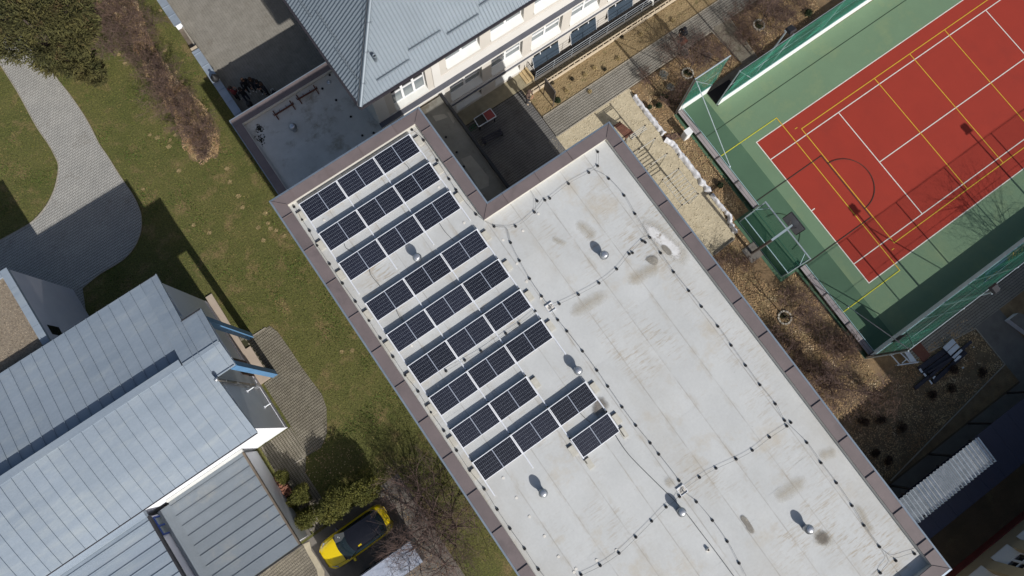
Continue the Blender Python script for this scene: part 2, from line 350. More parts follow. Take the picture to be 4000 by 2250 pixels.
# --- sports court
CG = [(20.28,-9.62),(60,-9.62),(60,8.30),(22.97,8.30),(22.97,9.36),(20.28,9.36)]
court = struct('sports_court', sheet(MB(), CG, 0.018), m_cgreen)
m_cgreen2 = mat('court_dark_green', srgb(76,106,82), srgb(70,98,76), 0.5, 0.85, c3=srgb(88,114,84), s3=0.35, t3=0.54, w3=0.25, fine=0.08, fscale=80)
struct('court_outer_strip', sheet(MB(), [(20.28,-9.62),(22.62,-9.62),(22.62,8.9),(22.62,9.36),(20.28,9.36)], 0.0215), m_cgreen2)
goalpad = MB(); sheet(goalpad, [(19.05,-3.05),(20.28,-3.05),(20.28,1.62),(19.05,1.62)], 0.018); struct('court_recess', goalpad, m_cgreen2)
struct('court_playing_field', sheet(MB(), [(23.5,-6.2),(60,-6.2),(60,4.9),(23.5,4.9)], 0.022), m_cred)
def line(name, pts, wd, m, z, label=None):
    mb = MB()
    for a, b in zip(pts[:-1], pts[1:]):
        d = Vector((b[0]-a[0], b[1]-a[1], 0)); d.normalize(); n = Vector((-d.y,d.x,0))*wd/2; e = d*wd/2
        A = Vector((*a,z))-e; B = Vector((*b,z))+e
        mb.quad(A-n, B-n, B+n, A+n); z += 0.0006
    o = mb.build(name, m, None); return tag(o, kind='structure')
line('court_border_line', [(60,4.9),(23.5,4.9),(23.5,-6.2),(60,-6.2)], 0.06, m_white_line, 0.026)
line('tennis_line', [(23.5,3.48),(60,3.48)], 0.06, m_white_line, 0.029); line('tennis_line', [(23.5,-4.75),(60,-4.75)], 0.06, m_white_line, 0.029)
line('tennis_line', [(29.15,3.44),(29.15,-4.71)], 0.06, m_white_line, 0.031); line('tennis_line', [(29.2,-0.6),(41.9,-0.6)], 0.06, m_white_line, 0.0325)
line('tennis_line', [(42.0,3.44),(42.0,-4.71)], 0.06, m_white_line, 0.031); line('tennis_line', [(23.54,-0.61),(23.75,-0.61)], 0.06, m_white_line, 0.031)
line('volleyball_line', [(45,3.97),(26.46,3.97),(26.46,-5.16),(45,-5.16)], 0.055, m_yellow_line, 0.034)
for u in (32.62,35.68,38.74): line('volleyball_line', [(u,3.92),(u,-5.11)], 0.055, m_yellow_line, 0.036)
line('handball_line', [(20.9,5.46),(25.6,5.46)], 0.055, m_yellowg_line, 0.038); line('handball_line', [(25.6,5.44),(25.6,-6.66)], 0.055, m_yellow_line, 0.039); line('handball_line', [(25.6,-6.68),(20.9,-6.68)], 0.055, m_yellowg_line, 0.041)
line('yellow_tick', [(26.28,4.2),(26.12,4.2)], 0.05, m_yellow_line, 0.036); line('yellow_tick', [(26.2,-5.42),(26.05,-5.42)], 0.05, m_yellow_line, 0.036)
line('basketball_line', [(20.6,1.84),(26.35,1.84),(26.35,-3.07),(20.6,-3.07)], 0.05, m_black_line, 0.044)
arc = [(26.35+1.8*math.cos(t), -0.61+1.8*math.sin(t)) for t in [R(-90+k*6) for k in range(31)]]
line('basketball_line', arc, 0.045, m_black_line, 0.047)
arc2 = [(20.95+1.25*math.cos(t), -0.6+1.25*math.sin(t)) for t in [R(-90+k*6) for k in range(31)]]
line('basketball_line', arc2, 0.045, m_dgreen_line, 0.047)
line('court_lane_line', [(21.05,7.0),(60,7.15)], 0.05, m_dgreen_line, 0.026)
struct('rubber_mat', sheet(MB(), [(22.98,9.32),(22.97,8.23),(24.76,9.01),(24.73,9.28)], 0.037), m_mat_black)

# ================================================================ MAIN FLAT-ROOFED BUILDING
m_memb = mat('roof_membrane', srgb(200,201,199), srgb(190,191,189), 0.55, 0.75, c3=srgb(186,176,158), s3=0.35, t3=0.56, w3=0.2, fine=0.04, fscale=9, obj_rand=0.025)
def weather(m):
    """dirt of the membrane: thin dark lines along the welded laps, short brushed stains in bands, grime specks"""
    n = m.node_tree.nodes; l = m.node_tree.links; b = n['Principled BSDF']; col = b.inputs['Base Color'].links[0].from_socket
    geo = n.new('ShaderNodeNewGeometry'); sep = n.new('ShaderNodeSeparateXYZ'); l.new(geo.outputs['Position'], sep.inputs[0])
    def mth(op, a, b_=None, c_=None):
        x = n.new('ShaderNodeMath'); x.operation = op
        for i, v in enumerate((a,b_,c_)):
            if v is None: continue
            if isinstance(v, (int,float)): x.inputs[i].default_value = v
            else: l.new(v, x.inputs[i])
        return x.outputs[0]
    def nz(scale, st, det=5, ro=0.6):
        mp = n.new('ShaderNodeMapping'); mp.inputs['Scale'].default_value = st; l.new(geo.outputs['Position'], mp.inputs[0])
        t = n.new('ShaderNodeTexNoise'); t.inputs['Scale'].default_value = scale; t.inputs['Detail'].default_value = det; t.inputs['Roughness'].default_value = ro; l.new(mp.outputs[0], t.inputs['Vector']); return t.outputs['Fac']
    def rng(v, a, b_):
        x = n.new('ShaderNodeMapRange'); x.inputs['From Min'].default_value = a; x.inputs['From Max'].default_value = b_; l.new(v, x.inputs['Value']); return x.outputs[0]
    def over(fac, c_):
        nonlocal col
        x = n.new('ShaderNodeMix'); x.data_type = 'RGBA'; l.new(fac, x.inputs[0]); l.new(col, x.inputs[6]); x.inputs[7].default_value = (*c_,1); col = x.outputs[2]
    # distance to the nearest lap (laps are 1.485 m apart)
    ph = mth('DIVIDE', mth('SUBTRACT', sep.outputs[0], 0.6), 1.4865); fr = mth('ABSOLUTE', mth('SUBTRACT', mth('FRACT', mth('ADD', ph, 0.5)), 0.5)); dist = mth('MULTIPLY', fr, 1.4865)
    lap = mth('MULTIPLY', rng(dist, 0.035, 0.012), rng(nz(0.9,(1,1,1)), 0.30, 0.62)); over(mth('MULTIPLY', lap, 0.42), srgb(120,112,100))
    halo = mth('MULTIPLY', rng(dist, 0.30, 0.02), rng(nz(1.1,(2.2,0.9,1),6,0.7), 0.50, 0.72)); over(mth('MULTIPLY', halo, 0.55), srgb(160,146,122))
    brush = mth('MULTIPLY', rng(nz(2.2,(0.8,5.5,1),5,0.7), 0.50, 0.66), rng(nz(0.33,(1.0,0.55,1),4), 0.50, 0.66)); over(mth('MULTIPLY', brush, 0.75), srgb(158,140,112))
    broad = rng(nz(0.22,(1.3,0.6,1),6,0.65), 0.50, 0.75); over(mth('MULTIPLY', broad, 0.45), srgb(172,166,154))
    speck = rng(nz(6.5,(1,1,1),3), 0.70, 0.76); over(mth('MULTIPLY', speck, 0.35), srgb(110,104,94))
    l.new(col, b.inputs['Base Color'])
weather(m_memb)
m_memb_w = mat('membrane_upstand', srgb(206,202,194), srgb(190,186,176), 1.2, 0.75, fine=0.06)
m_memb_grey = mat('old_grey_membrane', srgb(204,202,196), srgb(182,180,174), 0.8, 0.85, c3=srgb(146,138,124), s3=0.7, t3=0.54, w3=0.14, fine=0.1)
m_cap = mat('mauve_capping_metal', srgb(120,108,107), srgb(108,98,97), 1.0, 0.6, c3=srgb(96,87,86), s3=0.8, t3=0.57, w3=0.2, fine=0.04, fscale=30, obj_rand=0.06)
m_trim = mat('blue_grey_edge_trim', srgb(150,162,174), srgb(138,150,162), 2, 0.45, metal=0.4)
m_dark = mat('dark_metal', srgb(44,44,48), srgb(34,34,38), 4, 0.6)
m_wall_l = mat('light_render_wall', srgb(206,200,188), srgb(196,190,178), 0.8, 0.9)
m_alu = mat('aluminium', srgb(214,216,220), srgb(198,200,204), 5, 0.35, metal=0.75)
m_alu_w = mat('white_alloy', srgb(236,238,242), srgb(224,227,232), 5, 0.45, metal=0.15)
m_gal = mat('galvanised_steel', srgb(190,194,198), srgb(166,170,174), 6, 0.4, metal=0.8)
m_cell = mat('solar_cells', srgb(25,27,37), srgb(29,31,42), 0.8, 0.25, spec=0.5, coat=0.2, obj_rand=0.35)
m_back = mat('module_backsheet', srgb(150,157,170), srgb(142,149,162), 3, 0.3, coat=0.2)
m_black = mat('black_plastic', srgb(34,34,36), srgb(26,26,28), 8, 0.6)
m_wire = mat('steel_wire', srgb(118,120,122), srgb(98,100,102), 4, 0.5, metal=0.5)
m_cable = mat('grey_cable', srgb(104,106,108), srgb(92,94,96), 3, 0.7)
m_ballast = mat('concrete_ballast', srgb(204,200,188), srgb(188,184,172), 4, 0.92, fine=0.12)
m_patch = mat('white_patch', srgb(226,222,214), srgb(212,206,196), 6, 0.8)
m_rust = mat('rusty_steel', srgb(110,66,48), srgb(80,50,40), 9, 0.9)

ZP, ZR = 9.30, 8.92
OUT = [(-3.0,14.85),(5.6,14.85),(5.6,8.85),(12.95,8.85),(12.95,-16.92),(-3.0,-16.92)]
def inset(poly, d):
    out = []; n = len(poly)
    for i in range(n):
        p0, p1, p2 = Vector(poly[i-1]), Vector(poly[i]), Vector(poly[(i+1)%n])
        a = (p1-p0).normalized(); b = (p2-p1).normalized()
        out.append(tuple(p1+(Vector((a.y,-a.x))+Vector((b.y,-b.x)))*d))
    return out
T0b = thing('flat_roofed_building', 'wide flat-roofed building with pale membrane roof, mauve parapet capping and solar panels', 'building', (5,-2,0))
MB().prism(inset(OUT,0.1), 0, ZR-0.06).build('wall', m_wall_l, T0b)
ring_o, ring_i = inset(OUT,0.02), inset(OUT,0.60)
def ring(mb, a, b, z0, z1):
    n = len(a)
    for i in range(n):
        j = (i+1)%n
        mb.add([(*a[i],z0),(*a[j],z0),(*b[j],z0),(*b[i],z0),(*a[i],z1),(*a[j],z1),(*b[j],z1),(*b[i],z1)], [(4,7,6,5),(0,1,5,4),(2,3,7,6)])
    return mb
par = ring(MB(), inset(OUT,0.06), inset(OUT,0.605), ZR-0.2, ZP-0.05).build('parapet', m_memb_w, T0b)
# membrane sheets, laid north-south with welded laps, each its own strip
seams = [-2.45,-0.9,0.6,2.08,3.56,5.04,6.53,8.07,9.54,11.0,12.42]
deck = MB().prism(inset(OUT,0.5), ZR-0.06, ZR-0.012).build('roof_deck', m_memb_grey, T0b)
rs = random.Random(5)
for i, (a, b) in enumerate(zip(seams[:-1], seams[1:])):
    top = 14.30 if b < 5.1 else 8.31
    if a < 5.04 < b+0.01 and b > 5.05: top = 8.31
    y = -16.4; cuts = [y]
    while y < top-1.5:
        y += rs.uniform(5.5,10.5); cuts.append(min(y, top))
    cuts[-1] = top
    for k, (y0, y1) in enumerate(zip(cuts[:-1], cuts[1:])):
        z = ZR-0.012+0.006*(i%2)+0.003*(k%2); mb = MB(); nx, ny = 2, max(2,int((y1-y0)/0.4))
        vs = []; fs = []
        for iy in range(ny+1):
            for ix in range(5):
                x = a+(b+0.05-a)*ix/4; yy = y0+(y1+0.05-y0)*iy/ny
                dz = 0.012*noise.noise((x*1.1,yy*0.5,3)) if 0 < ix < 4 else 0
                vs.append((x,yy,z+0.006+max(-0.006,dz)))
        for iy in range(ny):
            for ix in range(4): q = iy*5+ix; fs.append((q,q+1,q+6,q+5))
        n0 = len(vs); ed = [ (0,0),(4,0),(4,ny),(0,ny)]
        vs += [(a,y0,z-0.01),(b+0.05,y0,z-0.01),(b+0.05,y1+0.05,z-0.01),(a,y1+0.05,z-0.01)]
        fs += [(n0,n0+1,4,0),(n0+1,n0+2,ny*5+4,4),(n0+3,n0,0,ny*5)]
        mb.add(vs, fs); mb.build('membrane_sheet', m_memb, T0b, smooth=False)
# capping sheets with raised standing seams
def cap_side(p, q, stations, axis, sgn):
    """p,q: outer corners of one side; stations: seam positions along it"""
    P = Vector(p); Q = Vector(q); d = (Q-P).normalized(); nin = Vector((d.y,-d.x)); L = (Q-P).length
    conv0, conv1 = sgn
    st = sorted([0.0]+[s for s in stations if 0.05 < s < L-0.05]+[L])
    for i, (s0, s1) in enumerate(zip(st[:-1], st[1:])):
        o0 = 0.07; o1 = 0.62
        def pt(s, o, c0, c1):
            if s == 0.0: s += o*c0
            if s == L: s -= o*c1
            return P+d*s+nin*o
        a = pt(s0,o0,conv0,conv1); b = pt(s1,o0,conv0,conv1); c_ = pt(s1,o1,conv0,conv1); e = pt(s0,o1,conv0,conv1)
        z = ZP+0.002*(i%2)
        MB().add([(*a,z-0.06),(*b,z-0.06),(*c_,z-0.08),(*e,z-0.08),(*a,z),(*b,z),(*c_,z-0.02),(*e,z-0.02)], [(4,7,6,5),(0,1,5,4),(1,2,6,5),(2,3,7,6),(3,0,4,7)]).build('capping_sheet', m_cap, T0b)
        t = MB(); f0 = pt(s0,-0.02,conv0,conv1); f1 = pt(s1,-0.02,conv0,conv1); g0 = pt(s0,0.066,conv0,conv1); g1 = pt(s1,0.066,conv0,conv1)
        t.add([(*f0,ZP-0.22),(*f1,ZP-0.22),(*g1,ZP-0.22),(*g0,ZP-0.22),(*f0,ZP-0.01),(*f1,ZP-0.01),(*g1,ZP+0.006),(*g0,ZP+0.006)], [(4,7,6,5),(0,1,5,4),(1,2,6,5),(2,3,7,6),(3,0,4,7)]).build('edge_trim', m_trim, T0b)
    for s in st[1:-1]:
        a = P+d*s+nin*0.075; b = P+d*s+nin*0.615
        MB().bar((*a,ZP+0.022), (*b,ZP+0.006), 0.022, 0.055).build('standing_seam', m_cap, T0b)
    for s, o in ((0.0,conv0),(L,conv1)):
        pass
vw = [13.74-1.957*k for k in range(16)]; ve = [7.6,5.65,3.92,1.98,0.03,-1.93,-3.88,-5.86,-7.79,-9.76,-11.69,-13.63,-15.28,-15.81]
cap_side(OUT[0], OUT[1], [s+3.0 for s in (-1.9,0.05,2.0,3.98)], 0, (1,1))
cap_side(OUT[1], OUT[2], [14.85-v for v in (13.65,11.7,9.61)], 1, (1,-1))
cap_side(OUT[2], OUT[3], [s-5.6 for s in (6.44,8.34,10.3)], 0, (-1,1))
cap_side(OUT[3], OUT[4], [8.85-v for v in ve], 1, (1,1))
cap_side(OUT[4], OUT[5], [12.95-u for u in (11.0,9.0,7.0,5.0,3.0,1.0,-1.0)], 0, (1,1))
cap_side(OUT[5], OUT[0], [v+16.92 for v in vw], 1, (1,1))
for (cx, cy), (ix, iy) in zip([OUT[0],OUT[1],OUT[2],OUT[3],OUT[4]], [ring_i[0],ring_i[1],ring_i[2],ring_i[3],ring_i[4]]):
    MB().bar((cx+(ix-cx)*0.1, cy+(iy-cy)*0.1, ZP+0.012), (ix, iy, ZP-0.004), 0.02, 0.03).build('standing_seam', m_cap, T0b)

# ---------------- solar modules: frame, backsheet, 144 half cells each, tilted to the south
ML, MW = 2.095, 1.038; TILT = math.asin(0.17/1.038); HS, HN = 0.09, 0.26
def make_module():
    t = thing('solar_module', 'x', 'solar panel', (0,0,0))
    fr = MB()
    for a in ((-ML/2,ML/2,-MW/2,-MW/2+0.028),(-ML/2,ML/2,MW/2-0.028,MW/2),(-ML/2,-ML/2+0.028,-MW/2+0.028,MW/2-0.028),(ML/2-0.028,ML/2,-MW/2+0.028,MW/2-0.028)):
        fr.box(*a, -0.035, 0.0)
    fr.build('frame', m_alu_w, t)
    MB().box(-ML/2+0.028, ML/2-0.028, -MW/2+0.028, MW/2-0.028, -0.012, -0.004).build('backsheet', m_back, t)
    ce = MB(); cw, chh = 0.0806, 0.1555
    for h in (-1, 1):
        for i in range(12):
            for j in range(6):
                x = h*(0.020+0.042+i*0.0835); y = (j-2.5)*0.1622; e = 0.005
                a = [(x-cw/2+e,y-chh/2),(x+cw/2-e,y-chh/2),(x+cw/2,y-chh/2+e),(x+cw/2,y+chh/2-e),(x+cw/2-e,y+chh/2),(x-cw/2+e,y+chh/2),(x-cw/2,y+chh/2-e),(x-cw/2,y-chh/2+e)]
                ce.add([(p[0],p[1],-0.0015) for p in a], [tuple(range(8))])
    tag(ce.build('cell_grid', m_cell, t), kind='stuff')
    lt = MB().box(-0.009, 0.009, -MW/2+0.03, MW/2-0.03, -0.0035, -0.001).build('centre_strip', m_back, t)
    return t
mod0 = None
rowsN = [13.98,12.20,10.43,8.08,6.28,4.48,2.72,0.94,-0.83,-2.57]
ordn = ['northernmost','second','third','fourth','fifth','sixth','seventh','eighth','ninth','southernmost']
colw = ['western','middle','eastern']
for ri, vn in enumerate(rowsN):
    cols = {7:[0,1], 9:[2]}.get(ri, [0,1,2])
    for ci in cols:
        uc = -1.93+2.13*ci+ML/2+0.005
        ctr = (uc, vn-0.515, ZR+(HS+HN)/2)
        lab = f'dark solar panel, {colw[ci]} one of the {ordn[ri]} row on the white roof'
        if ri == 9: lab = 'single dark solar panel in the short southernmost row beside two concrete slabs'
        if mod0 is None:
            mod0 = make_module(); o = mod0
        else: o = dup(mod0, ctr)
        o.location = ctr; o['label'] = lab; o['group'] = 'solar panels on the flat roof'
        o.rotation_euler = (TILT, 0, 0)
    # mounting rack of this row: rails under the module joints, feet
    us = [-1.93+2.13*c_ for c_ in cols]+[-1.93+2.13*(cols[-1]+1)]
    rk = thing('mounting_rack', f'white alloy rail rack under the {ordn[ri]} row of solar panels', 'rack', ((us[0]+us[-1])/2, vn-0.5, ZR), 'racks of the solar panels')
    for k, u in enumerate(us):
        ext = 0.28 if ri == 9 else 0.70; ext = 0.95 if ri == 6 and k == len(us)-1 else ext
        ext = 0.75 if ri in (8,) else ext
        MB().bar((u, vn+0.10, ZR+0.035), (u, vn-1.06-ext, ZR+0.035), 0.06, 0.05).build('rail', m_alu_w, rk)
        MB().bar((u, vn-0.01, ZR+0.05), (u, vn-0.01, ZR+HN-0.04), 0.05, 0.05).build('post', m_alu_w, rk)
    MB().slab((us[0]+0.05,vn+0.04,ZR+0.03),(us[-1]-0.05,vn+0.04,ZR+0.03),(us[-1]-0.05,vn+0.005,ZR+HN-0.045),(us[0]+0.05,vn+0.005,ZR+HN-0.045),0.003).build('wind_deflector', m_gal, rk)
# concrete ballast slabs beside the rows
bal = []
for ri, vn in enumerate(rowsN):
    us = {9:[2.33,4.46]}.get(ri, [-1.95, 4.46 if ri != 7 else 2.33])
    for s, u in ((-1,us[0]),(1,us[1])): bal.append((u+s*0.20, vn-0.5, ri, 'west' if s < 0 else 'east'))
bal += [(2.42,-3.95,9,'south-west'),(4.52,-3.75,9,'south-east')]
b0 = None
for (x, y, ri, side) in bal:
    mbx = MB(); mbx.box(x-0.14,x+0.14,y-0.24,y+0.24,ZR+0.012,ZR+0.06)
    o = one('ballast_slab', mbx, m_ballast, f'pale concrete ballast slab at the {side} end of the {ordn[ri]} panel row', 'slab', 'ballast slabs at the panel rows', org=(x,y,ZR+0.012))
    MB().bar((x-0.13,y+0.27,ZR+0.05),(x+0.13,y+0.27,ZR+0.05),0.05,0.05).build('dark_bracket', m_dark, o)

# ---------------- turbine ventilators
def make_turbine():
    t = thing('turbine_vent', 'x', 'roof vent', (0,0,0))
    MB().lathe([(0.15,0.0),(0.135,0.06),(0.13,0.27)], n=20).build('neck', m_gal, t, True)
    b = MB(); n = 22; rs_ = [(0.14,0.26),(0.205,0.33),(0.225,0.41),(0.205,0.49),(0.14,0.55)]
    for k in range(n):
        a0 = 2*math.pi*k/n
        for (r0,z0),(r1,z1) in zip(rs_[:-1], rs_[1:]):
            def q(r,z,da,dr): return ((r+dr)*math.cos(a0+da),(r+dr)*math.sin(a0+da),z)
            b.add([q(r0,z0,0,0),q(r0,z0,0.30,-0.035),q(r1,z1,0.30,-0.035),q(r1,z1,0,0)], [(0,1,2,3)])
    b.build('fins', m_gal, t)
    MB().lathe([(0.155,0.54),(0.15,0.56),(0.09,0.585),(0.02,0.592)], n=22).build('top_cap', m_alu, t, True)
    MB().lathe([(0.16,0.255),(0.16,0.275)], n=22).build('rim', m_gal, t, True)
    return t
tv = [((1.30,8.50),'between the third and fourth panel rows'),((8.71,3.51),'in the middle of the open northern roof'),((4.44,-0.23),'north of the end of the ninth panel row'),((-0.07,-3.76),'south-west of the panels'),((4.54,-8.0),'beside the white junction tray'),((8.78,-11.89),'near the dark scuffed patch at the south-east')]
t0 = None
for (x, y), w_ in tv:
    if t0 is None: t0 = make_turbine(); o = t0
    else: o = dup(t0, (x,y,ZR))
    o.location = (x,y,ZR+0.01); o['label'] = 'shiny metal turbine vent '+w_; o['group'] = 'turbine vents on the white roof'; o.rotation_euler = (0,0,rnd.random()*6)
# ---------------- lightning-wire holders
def make_holder():
    t = thing('wire_holder', 'x', 'wire holder', (0,0,0))
    MB().lathe([(0.07,0.0),(0.07,0.025),(0.055,0.06),(0.04,0.068)], n=10).build('base', m_black, t)
    MB().box(-0.024,0.024,-0.028,0.028,0.065,0.105).build('clip', m_black, t)
    return t
HOLD = [(-2.19,14.09),(-2.21,13.3),(-2.21,12.64),(-2.29,11.8),(-2.3,10.7),(-2.3,9.55),(-2.27,8.46),(-2.24,7.33),(-2.26,6.32),(-2.25,5.25),(-2.25,4.2),(-2.18,3.24),(-2.22,2.11),(-2.2,1.07),(-2.22,0),(-2.23,-1.09),(-2.15,-2.13),(-2.18,-3.2),(-2.18,-4.21),(-2.14,-5.29),(-2.14,-6.36)]
HN_W = len(HOLD)
HOLD2 = [(4.71,14.18),(4.88,13.38),(4.85,12.12),(4.79,10.99),(4.76,10.33),(4.86,8.75),(5.24,7.75)]
HOLD3 = [(6.1,7.16),(7.27,7.22),(7.71,7.61),(8.05,7.43),(8.3,7.37),(9.5,7.45),(10.67,7.35),(11.23,7.38),(11.67,7.98)]
HOLD4 = [(11.29,6.54),(11.4,5.41),(11.28,4.35),(11.16,2.98),(11.12,2.06),(11.07,0.95),(11.11,-0.2),(11.14,-1.16),(11.2,-2.36),(11.16,-3.44),(11.13,-4.58),(11.12,-5.68),(11.16,-6.79),(11.04,-7.63),(11.22,-7.87),(11.25,-9.01),(11.21,-10.09),(11.22,-11.19),(11.16,-12.38),(11.05,-13.36),(11.03,-14.48),(11.25,-15.36),(12.14,-15.63),(10.33,-15.35)]
HOLD5 = [(5.43,6.63),(5.27,5.65),(5.16,4.65),(5.14,3.62),(5.11,2.25),(5.15,1.57),(5.2,0.38),(5.22,-0.74),(5.2,-1.63),(5.18,-2.78),(5.2,-3.82),(5.27,-4.84),(5.29,-5.47),(5.34,-6.94),(5.42,-8.14),(5.52,-9.2),(5.51,-10.3),(5.37,-11.34)]
HOLD6 = [(5.62,2.84),(6.64,2.68),(7.78,2.57),(8.89,2.64),(9.84,2.89),(10,2.85),(10.76,3.05),(10.83,2.91)]
HOLD7 = [(-0.72,-7.64),(0.21,-7.82),(1.21,-7.88),(2.24,-7.77),(3.24,-7.63),(4.15,-7.52),(4.93,-7.51),(6.2,-7.37),(7.07,-7.48),(8.09,-7.7),(8.95,-7.82),(9.98,-7.82),(10.96,-7.89)]
HOLD8 = [(-0.59,3.29),(0.41,3.2),(1.28,3.12),(2.71,3.14),(3.49,3.14),(4.47,3.21)]
h0 = None
def place_holders(pts, desc, z):
    global h0
    n = len(pts)
    for k, p in enumerate(pts):
        ang = math.atan2(pts[min(k+1,n-1)][1]-pts[max(k-1,0)][1], pts[min(k+1,n-1)][0]-pts[max(k-1,0)][0])
        if h0 is None: h0 = make_holder(); o = h0; o.location = (*p, z); o.rotation_euler = (0,0,ang)
        else: o = dup(h0, (*p, z), ang)
        o['label'] = desc.replace('#', (['first','second','third','fourth','fifth','sixth','seventh','eighth','ninth','tenth','eleventh','twelfth','thirteenth','fourteenth','fifteenth','sixteenth','seventeenth','eighteenth','nineteenth','twentieth','twenty-first','twenty-second','twenty-third','twenty-fourth','twenty-fifth'])[k])
        o['group'] = 'black lightning-wire holders'
ZH = ZR+0.008
place_holders(HOLD, 'black wire holder, # from the north along the western parapet', ZH)
place_holders(HOLD2, 'black wire holder, # from the north on the eastern side of the solar wing', ZH)
place_holders(HOLD3, 'black wire holder, # from the west on the wavy wire behind the northern parapet', ZH)
place_holders(HOLD4, 'black wire holder, # from the north on the wire along the eastern parapet', ZH)
place_holders(HOLD5, 'black wire holder, # from the north on the wire just east of the panels', ZH)
place_holders(HOLD6, 'black wire holder, # from the west on the upper crossing wire', ZH)
place_holders(HOLD7, 'black wire holder, # from the west on the lower crossing wire', ZH)
place_holders(HOLD8, 'black wire holder, # from the west in the shade between two panel rows', ZH)
def wire(pts, r, z, label, m=None, sag=0.0, nm='lightning_wire', cat='wire', k=4):
    P3 = [(p[0],p[1],z+(rnd.uniform(-0.01,0.015) if sag else 0)) for p in smooth_open(pts, k)]
    one(nm, MB().tube(P3, r, 4), m or m_wire, label, cat, 'wires on the white roof', org=(pts[0][0],pts[0][1],ZR))
zw = ZR+0.105
wire([(-2.75,14.0)]+HOLD+[(-2.0,-7.5)], 0.0065, zw, 'thin grey wire along the western parapet')
wire(HOLD2+[(5.67,7.32),(5.42,6.62)], 0.0065, zw, 'thin grey wire along the eastern edge of the solar wing')
wire([HOLD2[-1]]+HOLD3[:2]+HOLD3[3:], 0.0065, zw, 'thin wavy wire behind the northern parapet')
wire([(7.26,7.21),(7.55,7.52),(7.71,7.96),(7.74,8.96)], 0.0065, zw, 'short wire rising to the northern parapet')
wire([(10.69,7.4),(10.87,7.35),(11.13,6.97)]+HOLD4[:14]+HOLD4[15:21], 0.0065, zw, 'thin grey wire along the eastern parapet')
wire([(5.67,7.32)]+HOLD5[:4]+[(5.14,2.97)]+HOLD5[4:14]+[(5.21,-7.36)]+HOLD5[14:]+[(5.27,-11.96)], 0.0065, zw, 'thin wire running south just east of the panels')
wire([(5.14,2.97)]+[HOLD6[i] for i in (0,1,2,3,4,6)]+[HOLD4[3]], 0.0065, zw, 'upper crossing wire between the wires east of the panels')
wire(HOLD7[:6]+[(4.64,-7.5),(5.21,-7.36)]+HOLD7[7:], 0.0065, zw, 'lower crossing wire across the southern roof')
wire(HOLD8, 0.0065, zw, 'thin wire in the shade between two panel rows')
wire([(11.01,-14.45),(11.13,-14.96),(11.31,-15.23),(11.81,-15.41),(12.17,-15.55),(12.36,-15.6)], 0.0065, zw, 'curved wire end at the south-eastern corner')
wire([(11.05,-14.77),(10.92,-15.13),(10.54,-15.22),(10.31,-15.32),(9.97,-15.34)], 0.0065, zw, 'loose wire loop turning west at the south-eastern corner')
wire([(4.16,-3.63),(4.13,-4.35),(4.18,-4.98),(4.37,-6.09),(4.63,-7.48),(4.74,-8.38),(4.77,-9.29),(4.81,-10.42),(4.83,-11.62),(4.85,-12.1)], 0.016, ZR+0.03, 'thicker grey cable lying from the last panel to the south', m_cable, nm='power_cable', cat='cable')
for pts, w_ in (([(3.14,9.43),(3.13,8.9),(3.22,8.26)],'fourth'),([(-0.87,9.42),(-0.97,9.1),(-0.91,8.41)],'third'),([(-1.19,11.16),(-1.23,10.89),(-1.05,10.55)],'second'),([(3.42,13.01),(3.48,12.65),(3.41,12.45)],'northernmost'),([(-0.9,7.09),(-0.96,6.7),(-0.93,6.4)],'fifth'),([(3.41,-1.84),(3.47,-2.22),(3.56,-2.5)],'southernmost')):
    wire(pts, 0.012, ZR+0.03, f'short dark cable looping out at the {w_} panel row', m_cable, nm='panel_cable', cat='cable')
# round patches, vent stub, junction trays
PAT = [(-1.18,-3.27),(-1.17,-4.28),(-1.1,-5.35),(-1.1,-6.43),(-0.76,-7.3),(-0.91,-7.36),(0.21,-7.54),(1.19,-7.71),(4.15,8.75),(4.14,10.95),(-1.35,12.72),(5.21,6.96),(7.38,7.06),(6.27,6.79),(5.09,5.62),(4.96,4.64),(-1.17,-2.21),(5.06,3.57),(-1.25,5.2),(-1.29,2.92)]
for k, p in enumerate(sorted(PAT, key=lambda q: -q[1])):
    one('round_patch', MB().lathe([(0.068,0.0),(0.064,0.012),(0.0,0.014)], (*p,ZR+0.006), 14, cap=False), m_patch, f'small round white roof patch, {nth(k)} from the north end of the flat roof', 'patch', 'round patches on the roof membrane', org=(*p,ZR))
vp = (4.57,-10.06)
o = thing('vent_stub', 'short white pipe stub with a dark open mouth in the southern roof', 'pipe', (*vp,ZR))
MB().lathe([(0.11,0.01),(0.08,0.03),(0.07,0.14),(0.05,0.14),(0.05,0.02)], (*vp,ZR), 16, cap=False).build('pipe', m_patch, o, True)
MB().lathe([(0.05,0.03),(0.0,0.03)], (*vp,ZR), 16, cap=False).build('dark_mouth', m_black, o)
